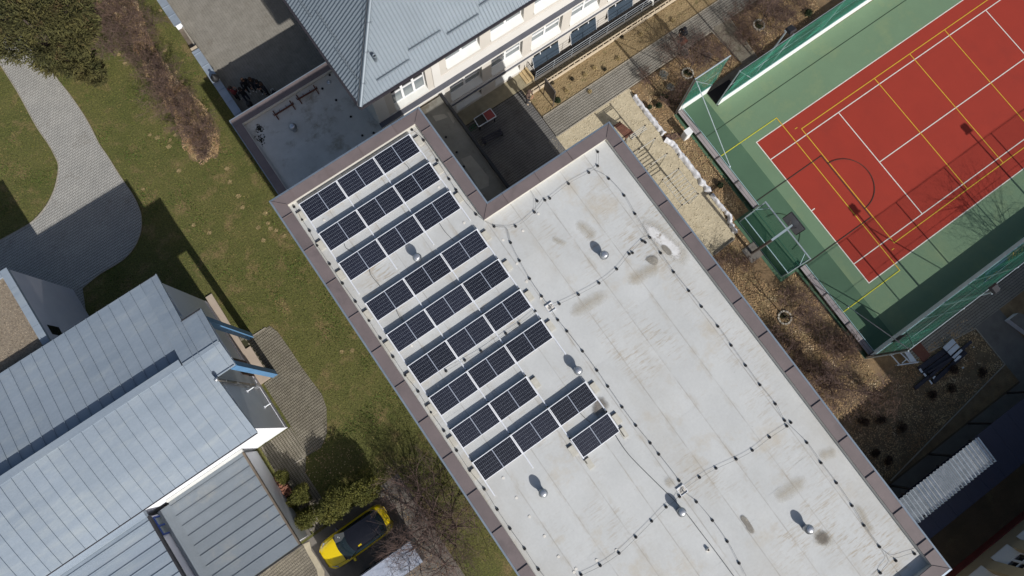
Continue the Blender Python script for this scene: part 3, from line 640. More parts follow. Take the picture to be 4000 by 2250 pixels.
for (a, lab) in (((5.17,2.95),'white square junction tray beside the sixth panel row'),((5.19,-7.35),'white square junction tray on the southern crossing wire')):
    o = thing('junction_tray', lab, 'junction tray', (*a,ZR), 'junction trays on the roof')
    f = MB(); s = 0.2
    for q in ((-s,s,-s,-s+0.03),(-s,s,s-0.03,s),(-s,-s+0.03,-s+0.03,s-0.03),(s-0.03,s,-s+0.03,s-0.03)): f.box(a[0]+q[0],a[0]+q[1],a[1]+q[2],a[1]+q[3],ZR+0.012,ZR+0.07)
    f.build('rim', m_alu_w, o); MB().box(a[0]-s+0.03,a[0]+s-0.03,a[1]-s+0.03,a[1]+s-0.03,ZR+0.012,ZR+0.024).build('tray_floor', m_patch, o)
    MB().tube([(a[0]-0.12,a[1]-0.05,ZR+0.05),(a[0],a[1]+0.02,ZR+0.09),(a[0]+0.13,a[1]+0.06,ZR+0.05)],0.014,5).build('clamp', m_dark, o)
    MB().tube([(a[0],a[1]-0.1,ZR+0.04),(a[0]+0.03,a[1]+0.02,ZR+0.22)],0.012,5).build('rod', m_gal, o)
# residue patches (their own shape): silt, torn grey area, dirt
def soft(m, lo=0.30, hi=0.62, mx=0.9):
    """feathered, noise-broken rim: the residue thins out towards its edge (attribute 'cover')"""
    n = m.node_tree.nodes; l = m.node_tree.links; b = n['Principled BSDF']; at = n.new('ShaderNodeAttribute'); at.attribute_name = 'cover'
    geo = n.new('ShaderNodeNewGeometry'); t_ = n.new('ShaderNodeTexNoise'); t_.inputs['Scale'].default_value = 7.0; t_.inputs['Detail'].default_value = 6; t_.inputs['Roughness'].default_value = 0.7; l.new(geo.outputs['Position'], t_.inputs['Vector'])
    ad = n.new('ShaderNodeMath'); ad.operation = 'MULTIPLY_ADD'; l.new(t_.outputs['Fac'], ad.inputs[0]); ad.inputs[1].default_value = 0.75; l.new(at.outputs['Fac'], ad.inputs[2])
    mr = n.new('ShaderNodeMapRange'); mr.inputs['From Min'].default_value = lo+0.3; mr.inputs['From Max'].default_value = hi+0.45; mr.inputs['To Max'].default_value = mx; l.new(ad.outputs[0], mr.inputs['Value']); l.new(mr.outputs[0], b.inputs['Alpha']); return m
def blot(poly, z, m, seed, rag=0.10, name='residue_patch'):
    P_ = smooth_closed(poly,8); cx = sum(p[0] for p in P_)/len(P_); cy = sum(p[1] for p in P_)/len(P_); n_ = len(P_); mb = MB()
    rings = [(1.25,0.0),(0.9,0.45),(0.5,0.85),(0.0,1.0)]; cov = []
    for f, c_ in rings[:-1]:
        for p in P_: mb.v.append((cx+(p[0]-cx)*f+rag*noise.noise((p[0]*4,p[1]*4,seed)), cy+(p[1]-cy)*f+rag*noise.noise((p[0]*4,p[1]*4,seed+9)), z)); cov.append(c_)
    mb.v.append((cx,cy,z)); cov.append(1.0)
    for r_ in range(2):
        for i in range(n_): mb.f.append((r_*n_+i,r_*n_+(i+1)%n_,(r_+1)*n_+(i+1)%n_,(r_+1)*n_+i)); mb.m.append(0)
    for i in range(n_): mb.f.append((2*n_+i,2*n_+(i+1)%n_,3*n_)); mb.m.append(0)
    o = mb.build(name, m, T0b); at = o.data.attributes.new('cover','FLOAT','POINT'); at.data.foreach_set('value', cov)
def streak(pts, wd, z, m, name='residue_streak'):
    P_ = smooth_open(pts,5); n_ = len(P_); mb = MB(); cov = []; cs = (0,0.55,1,0.55,0)
    for i, p in enumerate(P_):
        q0 = P_[max(i-1,0)]; q1 = P_[min(i+1,n_-1)]; d = Vector((q1[0]-q0[0],q1[1]-q0[1])).normalized(); e = min(1,4*min(i,n_-1-i)/(n_-1))
        for k in range(5): s_ = (k-2)/2*wd*0.6*(0.6+0.4*e); mb.v.append((p[0]-d.y*s_,p[1]+d.x*s_,z)); cov.append(cs[k]*e)
    for i in range(n_-1):
        for k in range(4): q = i*5+k; mb.f.append((q,q+5,q+6,q+1)); mb.m.append(0)
    o = mb.build(name, m, T0b); at = o.data.attributes.new('cover','FLOAT','POINT'); at.data.foreach_set('value', cov)
m_crust = soft(mat('white_salt_crust', srgb(236,236,236), srgb(214,212,208), 4, 0.8, c3=srgb(150,138,124), s3=3.0, t3=0.56, w3=0.1))
m_silt = soft(mat('grey_silt', srgb(150,146,138), srgb(128,122,112), 5, 0.9, c3=srgb(176,168,152), s3=4, t3=0.54, w3=0.1, fine=0.15), 0.2, 0.5)
m_silt_b = soft(mat('beige_silt', srgb(176,164,142), srgb(190,182,166), 3, 0.9, c3=srgb(160,146,122), s3=3, t3=0.55, w3=0.12), 0.35, 1.05, 0.5)
m_silt_d = soft(mat('dark_scuff', srgb(132,124,114), srgb(108,102,94), 6, 0.92, fine=0.2), 0.25, 0.75, 0.7)
m_damp = soft(mat('damp_dirt', srgb(140,134,126), srgb(116,110,104), 5, 0.85), 0.3, 0.8)
zb_ = ZR+0.026
streak([(11.45,4.31),(11.48,3.31),(11.67,2.26),(11.8,1.39),(11.6,0.75)], 1.3, zb_+0.000, m_silt_b)
streak([(11.36,3.95),(11.44,3.09),(11.67,2.26),(11.72,1.69),(11.55,1.14)], 0.75, zb_+0.003, m_crust)
streak([(11.4,2.39),(11.46,1.99),(11.47,1.68)], 0.3, zb_+0.006, m_silt)
blot([(10.4,2.24),(10.75,2.18),(10.81,1.89),(10.59,1.72),(10.37,1.96)], zb_+0.009, m_silt, 4, 0.06)
blot([(8.96,-12.14),(9.43,-12.42),(9.59,-13.01),(9.3,-13.22),(8.84,-13),(8.7,-12.59)], zb_+0.012, m_silt_b, 5, 0.10)
blot([(8.93,-12.39),(9.3,-12.44),(9.43,-12.89),(9.28,-13),(8.98,-12.97),(8.81,-12.72)], zb_+0.015, m_silt_d, 6, 0.08)
blot([(4.81,-6.5),(5.15,-6.58),(5.15,-6.96),(4.83,-7),(4.68,-6.79)], zb_+0.018, m_silt_b, 7, 0.05)
streak([(6.71,-9.77),(6.73,-10.04),(6.71,-10.5),(6.68,-10.75)], 0.3, zb_+0.000, m_silt)
blot([(4.25,-1.87),(4.65,-1.87),(4.78,-2.24),(4.37,-2.57),(3.95,-2.44),(3.96,-2.11)], zb_+0.009, m_damp, 9, 0.08)
streak([(8.77,1.7),(9.46,1.75),(10.25,1.68),(10.74,1.52)], 0.9, zb_+0.000, m_silt_b)
streak([(5.6,2.14),(6.33,2.1),(7.11,2.03),(8.02,1.99)], 0.9, zb_+0.000, m_silt_b)
streak([(8.29,-10.08),(8.94,-10.16),(9.61,-10.2),(10.34,-10.18)], 0.9, zb_+0.000, m_silt_b)
streak([(11.26,-9.79),(11.73,-9.95),(12.19,-10.11)], 0.7, zb_+0.003, m_silt_b)
streak([(11.28,-12.34),(11.32,-12.8),(11.19,-13.51),(11.33,-13.97)], 0.5, zb_+0.003, m_silt_b)
streak([(8.71,5.78),(8.83,4.96),(8.92,4.41)], 0.8, zb_+0.000, m_silt_b)
streak([(7.25,5.75),(7.38,5.35),(7.68,5.02)], 0.4, zb_+0.003, m_silt_b)

# ================================================================ LOW ANNEX ROOFS
def low_roof(name, label, x0, x1, y0, y1, h, sides, par=0.28, wcap=0.42, trims=True):
    t = thing(name, label, 'building', ((x0+x1)/2,(y0+y1)/2,0))
    MB().box(x0+0.06,x1-0.06,y0,y1-0.06,0,h-par).build('wall', m_wall_l, t)
    MB().box(x0+0.1,x1-0.1,y0,y1-0.1,h-par,h-par+0.03).build('roof_membrane', m_memb_grey, t)
    return t
LR = 4.0
an = low_roof('low_annex', 'low flat-roofed annex in shade between the solar building and the school', -2.85, 4.05, 14.87, 22.62, LR, 'WN')
def cap_run(t, a, b, wd, h, n, m=None, trim=True):
    A = Vector((*a,h)); B = Vector((*b,h)); d = (B-A)/n
    for k in range(n):
        MB().bar(A+d*k+Vector((0,0,-0.12)), A+d*(k+1)-d.normalized()*0.008+Vector((0,0,-0.12)), wd, 0.28+0.002*(k%2)).build('capping_sheet', m or m_cap, t)
cap_run(an, (-2.58,14.9), (-2.58,22.05), 0.46, LR, 4); cap_run(an, (-2.81,22.30), (4.0,22.30), 0.50, LR, 4)
MB().bar((-2.84,14.9,LR-0.12),(-2.84,22.56,LR-0.12),0.05,0.30).build('edge_trim', m_trim, an); MB().bar((-2.86,22.58,LR-0.12),(4.0,22.58,LR-0.12),0.05,0.30).build('edge_trim', m_trim, an)
MB().bar((-2.32,14.9,LR-0.12),(-2.32,22.04,LR-0.12),0.05,0.2).build('upstand', m_memb_w, an); MB().bar((-2.34,22.03,LR-0.10),(4.0,22.03,LR-0.10),0.05,0.2).build('upstand', m_memb_w, an)
for k in range(5):
    x = -2.2+k*1.25; MB().box(x,x+1.28,14.9,22.0,LR-0.248,LR-0.242+0.003*(k%2)).build('membrane_sheet', m_memb_grey, an)
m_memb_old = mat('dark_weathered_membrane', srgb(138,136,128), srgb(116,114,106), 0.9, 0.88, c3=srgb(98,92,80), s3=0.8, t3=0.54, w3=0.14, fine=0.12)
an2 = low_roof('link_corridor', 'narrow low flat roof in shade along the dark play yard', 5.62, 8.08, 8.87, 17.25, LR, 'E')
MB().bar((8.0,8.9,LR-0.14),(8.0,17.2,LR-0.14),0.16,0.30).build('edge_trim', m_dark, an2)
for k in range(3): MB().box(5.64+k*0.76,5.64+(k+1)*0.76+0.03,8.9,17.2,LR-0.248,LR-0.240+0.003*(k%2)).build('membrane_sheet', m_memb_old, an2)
m_pale = mat('pale_repair', srgb(164,160,148), srgb(146,142,132), 2, 0.85)
zl = LR-0.235
for poly in ([(6.76,13.32),(7.36,13.19),(7.46,11.53),(7.16,11.09),(6.6,11.19)], [(6.88,16.42),(7.52,16.14),(7.57,15.85),(6.86,16.02)], [(7.7,16.12),(7.87,16),(7.78,15.44),(7.61,15.35)]): sheet(MB(), poly, zl).build('repair_patch', m_pale, an2)
o = dup(t0, (*(-0.08,20.16),LR-0.24)); o['label'] = 'dull turbine vent on the shaded low annex roof'; o['group'] = 'turbine vents on low roofs'
AH = [(3.37,21.9),(2.57,21.42),(2.84,20.37),(2.99,19.03),(2.91,17.69),(3.53,17.46)]
place_holders(AH, 'black wire holder, # from the north on the shaded low annex roof', LR-0.24)
place_holders([(6.8,14.9),(6.79,13.8),(6.65,12.85)], 'black wire holder, # from the north on the narrow corridor roof', LR-0.24)
def rack(p, q, lab):
    P_, Q_ = Vector((*p,LR-0.12)), Vector((*q,LR-0.12)); d = (Q_-P_); n = Vector((-d.y,d.x,0)).normalized()
    t = thing('rusty_rack', lab, 'rack', tuple((P_+Q_)/2-Vector((0,0,0.12))), 'rusty racks on the annex roof')
    MB().bar(P_,Q_,0.07,0.07).build('beam', m_rust, t)
    for f in (0.07, 0.93):
        c_ = P_+d*f; MB().bar(c_-n*0.32-Vector((0,0,0.08)),c_+n*0.32-Vector((0,0,0.08)),0.06,0.06).build('foot', m_rust, t)
    for f in (0.0,0.33,0.66,1.0):
        c_ = P_+d*f; MB().bar(c_,c_+n*0.14,0.035,0.035).build('peg', m_rust, t)
rack((-0.59,21.51), (0.7,21.51), 'rusty red-brown rack lying near the western edge of the annex roof')
rack((1.02,21.59), (2.33,21.55), 'rusty red-brown rack lying near the school end of the annex roof')
dr = (3.11,21.57)
o = thing('roof_drain', 'pale domed drain cover on the annex roof', 'drain', (*dr,LR-0.24)); MB().lathe([(0.14,0),(0.12,0.02),(0.06,0.05),(0.0,0.06)], (*dr,LR-0.235), 12, cap=False).build('cover', m_gal, o, True); MB().lathe([(0.05,0.055),(0.04,0.09),(0.0,0.09)], (*dr,LR-0.235), 10, cap=False).build('knob', m_alu_w, o)
m_moss = add_isl(mat('dark_moss', srgb(46,44,30), srgb(32,32,24), 9, 0.95), 0.3)
for p, lab in (((-1.71,21.38),'dark moss clump at the western edge of the annex roof'),((-2,20.73),'larger dark moss clump by the annex parapet')):
    mb = MB(); r = random.Random(int(p[0]*100))
    for k in range(60):
        x = p[0]+r.gauss(0,0.10); y = p[1]+r.gauss(0,0.16); s = r.uniform(0.02,0.05); mb.add([(x-s,y-s,zl),(x+s,y-s,zl),(x,y+s,zl),(x,y,zl+s*1.4)], [(0,1,3),(1,2,3),(2,0,3)])
    one('moss_clump', mb, m_moss, lab, 'moss', 'moss on the annex roof', org=(*p,zl))

# ================================================================ SCHOOL
m_cream = mat('cream_render', srgb(216,213,208), srgb(209,206,200), 0.7, 0.92, fine=0.02)
m_beige = mat('beige_surround', srgb(203,198,189), srgb(196,190,181), 0.7, 0.92)
m_sill = mat('white_sill', srgb(212,212,207), srgb(203,203,198), 2, 0.7)
m_frame = mat('white_window_frame', srgb(240,240,240), srgb(230,230,230), 2, 0.5)
m_glass = mat('window_glass', srgb(128,136,138), srgb(108,116,120), 0.6, 0.06, spec=0.7)
m_glass_d = mat('dark_window_glass', srgb(40,42,46), srgb(30,31,35), 0.6, 0.06, spec=0.7)
m_ledge = mat('slate_grey_ledge', srgb(92,94,103), srgb(82,84,92), 1.5, 0.6, fine=0.06)
m_tile = mat('metal_roof_tile', srgb(124,134,142), srgb(116,126,134), 0.6, 0.5, metal=0.15, fine=0.05, fscale=40)
m_eave = mat('dark_gutter', srgb(56,52,58), srgb(46,44,48), 3, 0.6)
m_poly = mat('blue_grey_canopy_sheet', srgb(66,78,90), srgb(54,66,78), 0.8, 0.3, spec=0.5)
m_steps = mat('sandstone_steps', srgb(196,174,132), srgb(174,152,114), 3, 0.9)
m_rail = mat('pale_steel_rail', srgb(176,182,188), srgb(160,166,172), 4, 0.5, metal=0.4)
VF = 17.30
S = thing('school_building', 'cream two-storey school with blue-grey metal tile hip roof', 'building', (14,24,0))
def wall_holes(mb, u0, u1, h0, h1, v0, v1, holes):
    us = sorted({u0,u1,*[h[0] for h in holes],*[h[1] for h in holes]}); us = [u for u in us if u0 <= u <= u1]
    for a, b in zip(us[:-1], us[1:]):
        hs = sorted([(h[2],h[3]) for h in holes if h[0] <= a+1e-6 and h[1] >= b-1e-6]); z = h0
        for c_, d_ in hs:
            if c_ > z: mb.box(a,b,v0,v1,z,min(c_,h1))
            z = max(z,d_)
        if z < h1: mb.box(a,b,v0,v1,z,h1)
up = [(8.69+2.95*k, 10.92+2.95*k, 6.0, 8.3) for k in range(6)]; lo = [(8.72+2.95*k, 10.99+2.95*k, 2.0, 4.2) for k in range(6)]
w0 = (5.2,7.36,5.02,8.2)
base = [(8.95+2.95*k, 10.85+2.95*k, 0.35, 1.15) for k in range(6)]
UE = 34.0
mb = MB(); wall_holes(mb, 4.05, UE, 4.6, 8.6, VF+0.06, VF+0.4, up+[w0]); mb.build('wall', m_beige, S)
mb = MB(); wall_holes(mb, 4.05, UE, -1.4, 4.6, VF+0.06, VF+0.4, lo+base); mb.build('wall', m_beige, S)
ho = [(a-0.45,b+0.36,5.55,8.6) for a,b,_,_ in up]+[(4.75,7.75,4.8,8.6)]
mb = MB(); wall_holes(mb, 4.05, UE, 4.76, 8.6, VF, VF+0.058, ho); mb.build('render_face', m_cream, S)
ho = [(a-0.40,b+0.33,1.68,4.55) for a,b,_,_ in lo]
mb = MB(); wall_holes(mb, 8.12, UE, 1.5, 4.55, VF, VF+0.058, ho); mb.build('render_face', m_cream, S)
mb = MB(); wall_holes(mb, 8.12, UE, -1.4, 1.42, VF-0.01, VF+0.058, base); mb.build('plinth', m_beige, S)
MB().box(4.05,4.45,VF+0.4,60,0,8.6).build('wall', m_beige, S); MB().box(4.6,UE,VF+0.42,60,0,8.5).build('wall', mat('dim_interior', srgb(70,66,60), srgb(60,58,54), 1, 0.95), S)
ld = MB().box(4.0,UE,VF-0.30,VF-0.001,4.56,4.75).build('ledge', m_cream, S); MB().box(3.98,UE,VF-0.31,VF+0.0,4.752,4.772).build('ledge_capping', m_ledge, ld)
ld = MB().box(8.12,UE,VF-0.10,VF-0.012,1.42,1.5).build('ledge', m_cream, S); MB().box(8.12,UE,VF-0.11,VF-0.011,1.502,1.516).build('ledge_capping', m_ledge, ld)
def window(t, u0, u1, h0, h1, v, nl=2, tr=0.62, inv=1, sill=0.28, fm=None, gl=None, gl2=None, depth=0.33, fw=0.06):
    """frame with mullions and a transom in the plane v (inv=+1: outside is at smaller v); panes and sloping sill are sub-parts"""
    fm = fm or m_frame; gl = gl or m_glass; hb = h0+sill; f = MB(); y0, y1 = (v, v+0.07*inv); ya, yb = min(y0,y1), max(y0,y1)
    f.box(u0,u1,ya,yb,hb,hb+fw); f.box(u0,u1,ya,yb,h1-fw,h1); f.box(u0,u0+fw,ya,yb,hb+fw,h1-fw); f.box(u1-fw,u1,ya,yb,hb+fw,h1-fw)
    W = (u1-u0)/nl
    for k in range(1,nl): f.box(u0+W*k-0.07,u0+W*k+0.07,ya-0.012,yb,hb+fw,h1-fw)
    ht = hb+(h1-hb)*tr if tr else None
    if ht: 
        for k in range(nl): f.box(u0+W*k+fw+0.02,u0+W*(k+1)-fw-0.02,ya-0.006,yb,ht-0.05,ht+0.05)
    fo = f.build('window', fm, t)
    g0 = v+0.045*inv
    for k in range(nl):
        a = u0+W*k+(fw if k == 0 else 0.07); b = u0+W*(k+1)-(fw if k == nl-1 else 0.07)
        for c_, d_, g_ in ([(hb+fw,ht-0.05,gl),(ht+0.05,h1-fw,gl2 or gl)] if ht else [(hb+fw,h1-fw,gl)]):
            MB().box(a,b,min(g0,g0+0.01*inv),max(g0,g0+0.01*inv),c_,d_).build('pane', g_, fo)
    vo = v-depth*inv
    s = MB().add([(u0,vo,h0),(u1,vo,h0),(u1,v,hb),(u0,v,hb),(u0,vo,h0-0.06),(u1,vo,h0-0.06)], [(0,1,2,3),(4,5,1,0)] if inv > 0 else [(3,2,1,0),(0,1,5,4)])
    s.build('sill', m_sill, fo); return fo
for k, (a,b,c_,d_) in enumerate(up[:5]): window(S, a+0.002, b-0.002, c_, d_, VF+0.30, 2, 0.30, gl2=m_glass)
window(S, w0[0]+0.002, w0[1]-0.002, w0[2], w0[3], VF+0.30, 3, 0.38, gl2=m_glass_d, sill=0.12)
for k, (a,b,c_,d_) in enumerate(lo[:5]): window(S, a+0.002, b-0.002, c_, d_, VF+0.30, 2, 0.34, gl2=m_glass)
for k, (a,b,c_,d_) in enumerate(base[:5]): window(S, a+0.002, b-0.002, c_, d_, VF+0.30, 2, None, sill=0.3 if k < 2 else 0.1)
# west front windows seen edge-on
for (p, q) in (((3.36,23.34), (3.41,21.52)), ((3.31,25.88), (3.35,25.23))):
    u = 4.05
    fo = MB().box(u-0.30,u-0.003,q[1]-0.1,p[1]+0.0,6.0,6.06).build('window', m_frame, S); MB().box(u-0.01,u+0.01,q[1],p[1]-0.1,6.1,7.8).build('pane', m_glass_d, fo)
# ---- roof
EH = 8.6; PI_ = 0.79; EV, EU = 16.8, 3.3
def tiles(mb, n_across, start, maxrun, fn, per=0.2, amp=0.022, step=0.36, hipclip=True):
    sub = 5
    for i in range(n_across*sub):
        s0 = start+i*per/sub; s1 = s0+per/sub
        r_lim0 = min(maxrun, s0-start if hipclip else maxrun); 
        lim = min(maxrun, max(0.0, s0-start+per/sub/2))
        r = 0.0; k = 0
        while r < lim-1e-4:
            r1 = min(r+step, lim); 
            def z(s, rr, up_): return amp*math.sin(2*math.pi*s/per)+(0.018 if up_ else 0.0)
            mb.add([fn(s0,r,z(s0,r,1)),fn(s1,r,z(s1,r,1)),fn(s1,r1,z(s1,r1,0)),fn(s0,r1,z(s0,r1,0)), fn(s0,r,z(s0,r,0)-0.01),fn(s1,r,z(s1,r,0)-0.01)], [(0,1,2,3),(4,5,1,0)])
            r = r1
rt = MB(); tiles(rt, 118, EU, 6.6, lambda s,r,z: (s,EV+r,EH+PI_*r+z))
ro = rt.build('roof', m_tile, S)
rt2 = MB(); tiles(rt2, 66, EV, 6.6, lambda s,r,z: (EU+r,s,EH+PI_*r+z)); rt2.f = [tuple(reversed(f)) for f in rt2.f]
ro2 = rt2.build('roof', m_tile, S)
hp = MB(); A_ = Vector((EU,EV,EH+0.05)); B_ = Vector((EU+6.6,EV+6.6,EH+PI_*6.6+0.05)); hp.tube([A_+(B_-A_)*t for t in (0,0.25,0.5,0.75,1)], 0.10, 8); hp.build('hip_cap', m_tile, ro)
MB().bar((EU-0.05,EV-0.07,EH-0.02),(UE,EV-0.07,EH-0.02),0.12,0.12).build('gutter', m_eave, ro); MB().bar((EU-0.07,EV-0.05,EH-0.02),(EU-0.07,45,EH-0.02),0.10,0.12).build('gutter', m_eave, ro2)
MB().box(EU,UE,EV,VF+0.5,EH-0.10,EH-0.06).build('soffit', m_eave, ro); MB().box(EU,4.2,EV,45,EH-0.13,EH-0.105).build('soffit', m_eave, ro2)
for a, b in zip(*[iter([(4.7,17.29,8.99),(6.67,17.33,9.02),(6.84,17.63,9.25),(8.81,17.64,9.26),(9.01,17.38,9.06),(10.97,17.41,9.08),(11.18,17.66,9.28),(12.27,17.68,9.29)])]*2):
    MB().bar((a[0],a[1],a[2]+0.07),(b[0],b[1],a[2]+0.07),0.04,0.13).build('snow_guard', m_tile, ro)
for a, b in zip(*[iter([(4.17,22.02,9.28),(4.16,19.96,9.28),(3.91,19.87,9.08),(3.94,17.87,9.1),(3.82,23.41,9.01),(3.92,22.1,9.09)])]*2):
    MB().bar((a[0],a[1],a[2]+0.07),(a[0],b[1],a[2]+0.07),0.04,0.13).build('snow_guard', m_tile, ro2)
for f in (0.10,0.24,0.37,0.50,0.62):
    c_ = A_+(B_-A_)*f+Vector((0,0,0.12)); MB().bar(c_+Vector((-0.03,0.03,0)),c_+Vector((0.22,-0.12,-0.02)),0.02,0.02).build('wire_clip', m_gal, ro)
MB().tube([tuple(A_+(B_-A_)*t+Vector((-0.12,0.05,0.12))) for t in (0.0,0.2,0.4,0.6,0.8)],0.012,4).build('lightning_wire', m_wire, ro)
vpx = [(5.17,17.99,9.54)][0]
o = thing('roof_vent_pipe', 'round grey vent pipe standing on the school roof near the hip', 'pipe', vpx)
MB().lathe([(0.085,-0.1),(0.085,0.42),(0.10,0.42),(0.10,0.50),(0.085,0.50),(0.07,0.50),(0.07,0.3)], vpx, 16, cap=False).build('pipe', m_tile, o, True); MB().lathe([(0.07,0.40),(0,0.40)], vpx, 16, cap=False).build('dark_mouth', m_black, o)
# ---- area way with canopies, railing, steps
aw = MB(); aw.box(TR[0],TR[1],TR[2],TR[3]+0.03,-1.42,-1.35); struct('area_way_floor', aw, m_conc)
t = thing('retaining_wall', 'dark concrete retaining wall of the sunken area way', 'wall', (19,16.4,-1.35)); MB().box(TR[0]-0.1,TR[1],TR[2]-0.14,TR[2],-1.35,0.02).build('wall', m_conc, t); MB().box(TR[0]-0.12,TR[0],TR[2],TR[3],-1.35,0.02).build('end_wall', m_conc, t)
for k in range(3):
    a = 14.74+2.97*k; b = a+2.0
    o = thing('basement_canopy', f'sloping blue-grey sheet canopy over a basement window, {["western","middle","eastern"][k]} of three', 'canopy', ((a+b)/2,17.2,0.3), 'canopies over the basement windows')
    for j in range(2): MB().slab((a+1.0*j,17.00,0.02),(a+1.0*(j+1)-0.006,17.00,0.02),(a+1.0*(j+1)-0.006,17.285,0.92),(a+1.0*j,17.285,0.92),0.012).build('sheet', m_poly, o)
    MB().bar((a-0.01,16.99,0.02),(a-0.01,17.28,0.93),0.02,0.04).build('edge_bar', m_alu_w, o); MB().bar((b+0.01,16.99,0.02),(b+0.01,17.28,0.93),0.02,0.04).build('edge_bar', m_alu_w, o)
    for j in (0.55,1.35): MB().box(a+j,a+j+0.06,17.22,17.288,0.94,1.10).build('bracket', m_frame, o)
rl = thing('railing', 'pale steel railing with three rails along the sunken area way', 'railing', (19,16.38,0))
for z in (0.98,0.66,0.36): MB().tube([(14.35,16.36,z),(24.6,16.40,z)],0.022 if z > 0.9 else 0.014,6).build('rail', m_rail, rl)
for k in range(8): MB().tube([(14.4+1.42*k,16.37,0),(14.4+1.42*k,16.37,0.98)],0.02,6).build('post', m_rail, rl)
gt = thing('stair_gate', 'dark openwork gate at the western end of the railing', 'gate', (14.38,16.85,0))
MB().tube([(14.36,16.34,1.0),(14.36,17.22,1.0)],0.025,6).build('top_rail', m_dark, gt); MB().tube([(14.36,16.34,0.15),(14.36,17.22,0.15)],0.02,6).build('bottom_rail', m_dark, gt)
for k in range(9): MB().tube([(14.36,16.36+k*0.105,0.15),(14.36,16.36+k*0.105,1.0)],0.012,5).build('baluster', m_dark, gt)
st = thing('side_steps', 'short sandy stone steps beside the dark gate', 'steps', (13.9,16.9,0))
for k in range(3): MB().box(13.72+0.20*k,13.918+0.20*k,16.42,17.27,0.0,0.10+0.11*k).build('step', m_steps, st)
# hollow block edging of the bed: every block an open box
m_block = mat('pale_planter_block', srgb(206,190,164), srgb(186,170,146), 4, 0.92, fine=0.1)
bw = thing('planter_block_wall', 'row of pale hollow concrete blocks edging the sandy bed', 'planter wall', (19,15.75,0))
x = 13.32; r = random.Random(2); bi = 0
while x < 26.5:
    L_ = 0.24 if bi % 6 in (4,5) else 0.46; y = 15.62+0.008*(x-13.3)
    m_ = MB(); m_.box(x,x+L_-0.006,y,y+0.055,-0.02,0.30); m_.box(x,x+L_-0.006,y+0.165,y+0.22,-0.02,0.30); m_.box(x,x+0.03,y+0.055,y+0.165,-0.02,0.30); m_.box(x+L_-0.036,x+L_-0.006,y+0.055,y+0.165,-0.02,0.30)
    m_.build('block', m_block, bw); MB().box(x+0.03,x+L_-0.036,y+0.055,y+0.165,0.0,0.16).build('soil_fill', m_soil, bw)
    x += L_; bi += 1

# ================================================================ HOUSE WITH STANDING-SEAM ROOF, LOWER LEFT
m_seam = mat('blue_grey_seam_roof', srgb(142,153,164), srgb(131,143,155), 0.5, 0.6, metal=0.0, c3=srgb(151,160,166), s3=0.7, t3=0.50, w3=0.22, fine=0.05, fscale=8, stretch=(0.5,2.2,1), obj_rand=0.04, bump=0.5, bscale=1.1)
m_seam2 = mat('grey_seam_roof', srgb(127,135,142), srgb(117,125,132), 0.5, 0.6, metal=0.0, c3=srgb(140,142,140), s3=0.6, t3=0.57, w3=0.2, fine=0.05, fscale=10, obj_rand=0.03)
m_hwall = mat('grey_white_house_wall', srgb(236,238,242), srgb(228,230,235), 0.6, 0.9)
m_lilac = mat('lilac_grey_wall', srgb(222,220,226), srgb(208,207,215), 0.6, 0.85, fine=0.03)
m_bluep = mat('sky_blue_paint', srgb(96,140,180), srgb(86,128,168), 1.2, 0.55)
m_stain = mat('stainless_flue', srgb(150,150,150), srgb(120,118,116), 3, 0.3, metal=0.9)
m_brownd = mat('brown_door', srgb(74,54,46), srgb(60,44,38), 2, 0.7)
m_slab = mat('pinkish_slab', srgb(186,170,152), srgb(172,156,140), 1.5, 0.9)
m_bluewin = mat('blue_window_frame', srgb(44,74,150), srgb(36,62,130), 2, 0.5)
m_fascia = mat('weathered_fascia', srgb(120,108,94), srgb(94,84,72), 3, 0.85)
H_ = thing('seam_roof_house', 'house with blue-grey standing-seam metal roof in two slopes and a blue-posted porch', 'house', (-16,11,0))
XW = -27.0; XE = -10.05
MB().box(XW,-10.12,6.72,15.72,0,6.02).build('wall', m_hwall, H_)
MB().box(XW,-10.13,8.6,13.6,6.02,6.45).build('wall', m_hwall, H_)
def prof_n(v): t = (v-11.35)/(16.1-11.35); return 6.95-0.58*t-0.12*t*(t-1)*-1.0
def prof_s(v): t = (11.0-v)/(11.0-6.42); return 7.30-1.25*t+0.5*t*(1-t)
def prof_e(v): return 7.28-0.182*(v-11.0)
def seam_sheet(parent, x0, x1, v0, v1, fn, m, n=8, rib=0.05, name='roof_sheet'):
    mb = MB()
    for k in range(n):
        a = v0+(v1-v0)*k/n; b = v0+(v1-v0)*(k+1)/n
        za, zb = fn(a), fn(b); q = [(x0,a,za),(x1,a,za),(x1,b,zb),(x0,b,zb)]
        mb.add(q+[(p[0],p[1],p[2]-0.03) for p in q], [(0,1,2,3) if b > a else (3,2,1,0),(4,7,6,5) if b > a else (5,6,7,4)])
        mb.add([(x1-0.012,a,za),(x1+0.012,a,za),(x1+0.012,b,zb),(x1-0.012,b,zb),(x1-0.012,a,za+rib),(x1+0.012,a,za+rib),(x1+0.012,b,zb+rib),(x1-0.012,b,zb+rib)], [(4,5,6,7),(0,4,7,3),(1,2,6,5),(0,1,5,4),(3,7,6,2)])
    return mb.build(name, m, parent)
k = 0; x = XE
rfN = MB().bar((XE,16.08,6.30),(XW,16.08,6.30),0.10,0.10).build('north_roof', m_eave, H_)
rfS = MB().bar((XE,6.42,5.98),(XW,6.42,5.98),0.08,0.12).build('south_roof', m_eave, H_)
while x > XW+0.1:
    w_ = 0.30 if k in (0,) else 0.615
    seam_sheet(rfN, x-w_, x, 11.0 if x > -10.9 else 11.35, 16.10, prof_e if x > -10.9 else prof_n, m_seam); seam_sheet(rfS, x-w_, x, 11.0, 6.42, prof_s, m_seam)
    x -= w_; k += 1
x = -8.95
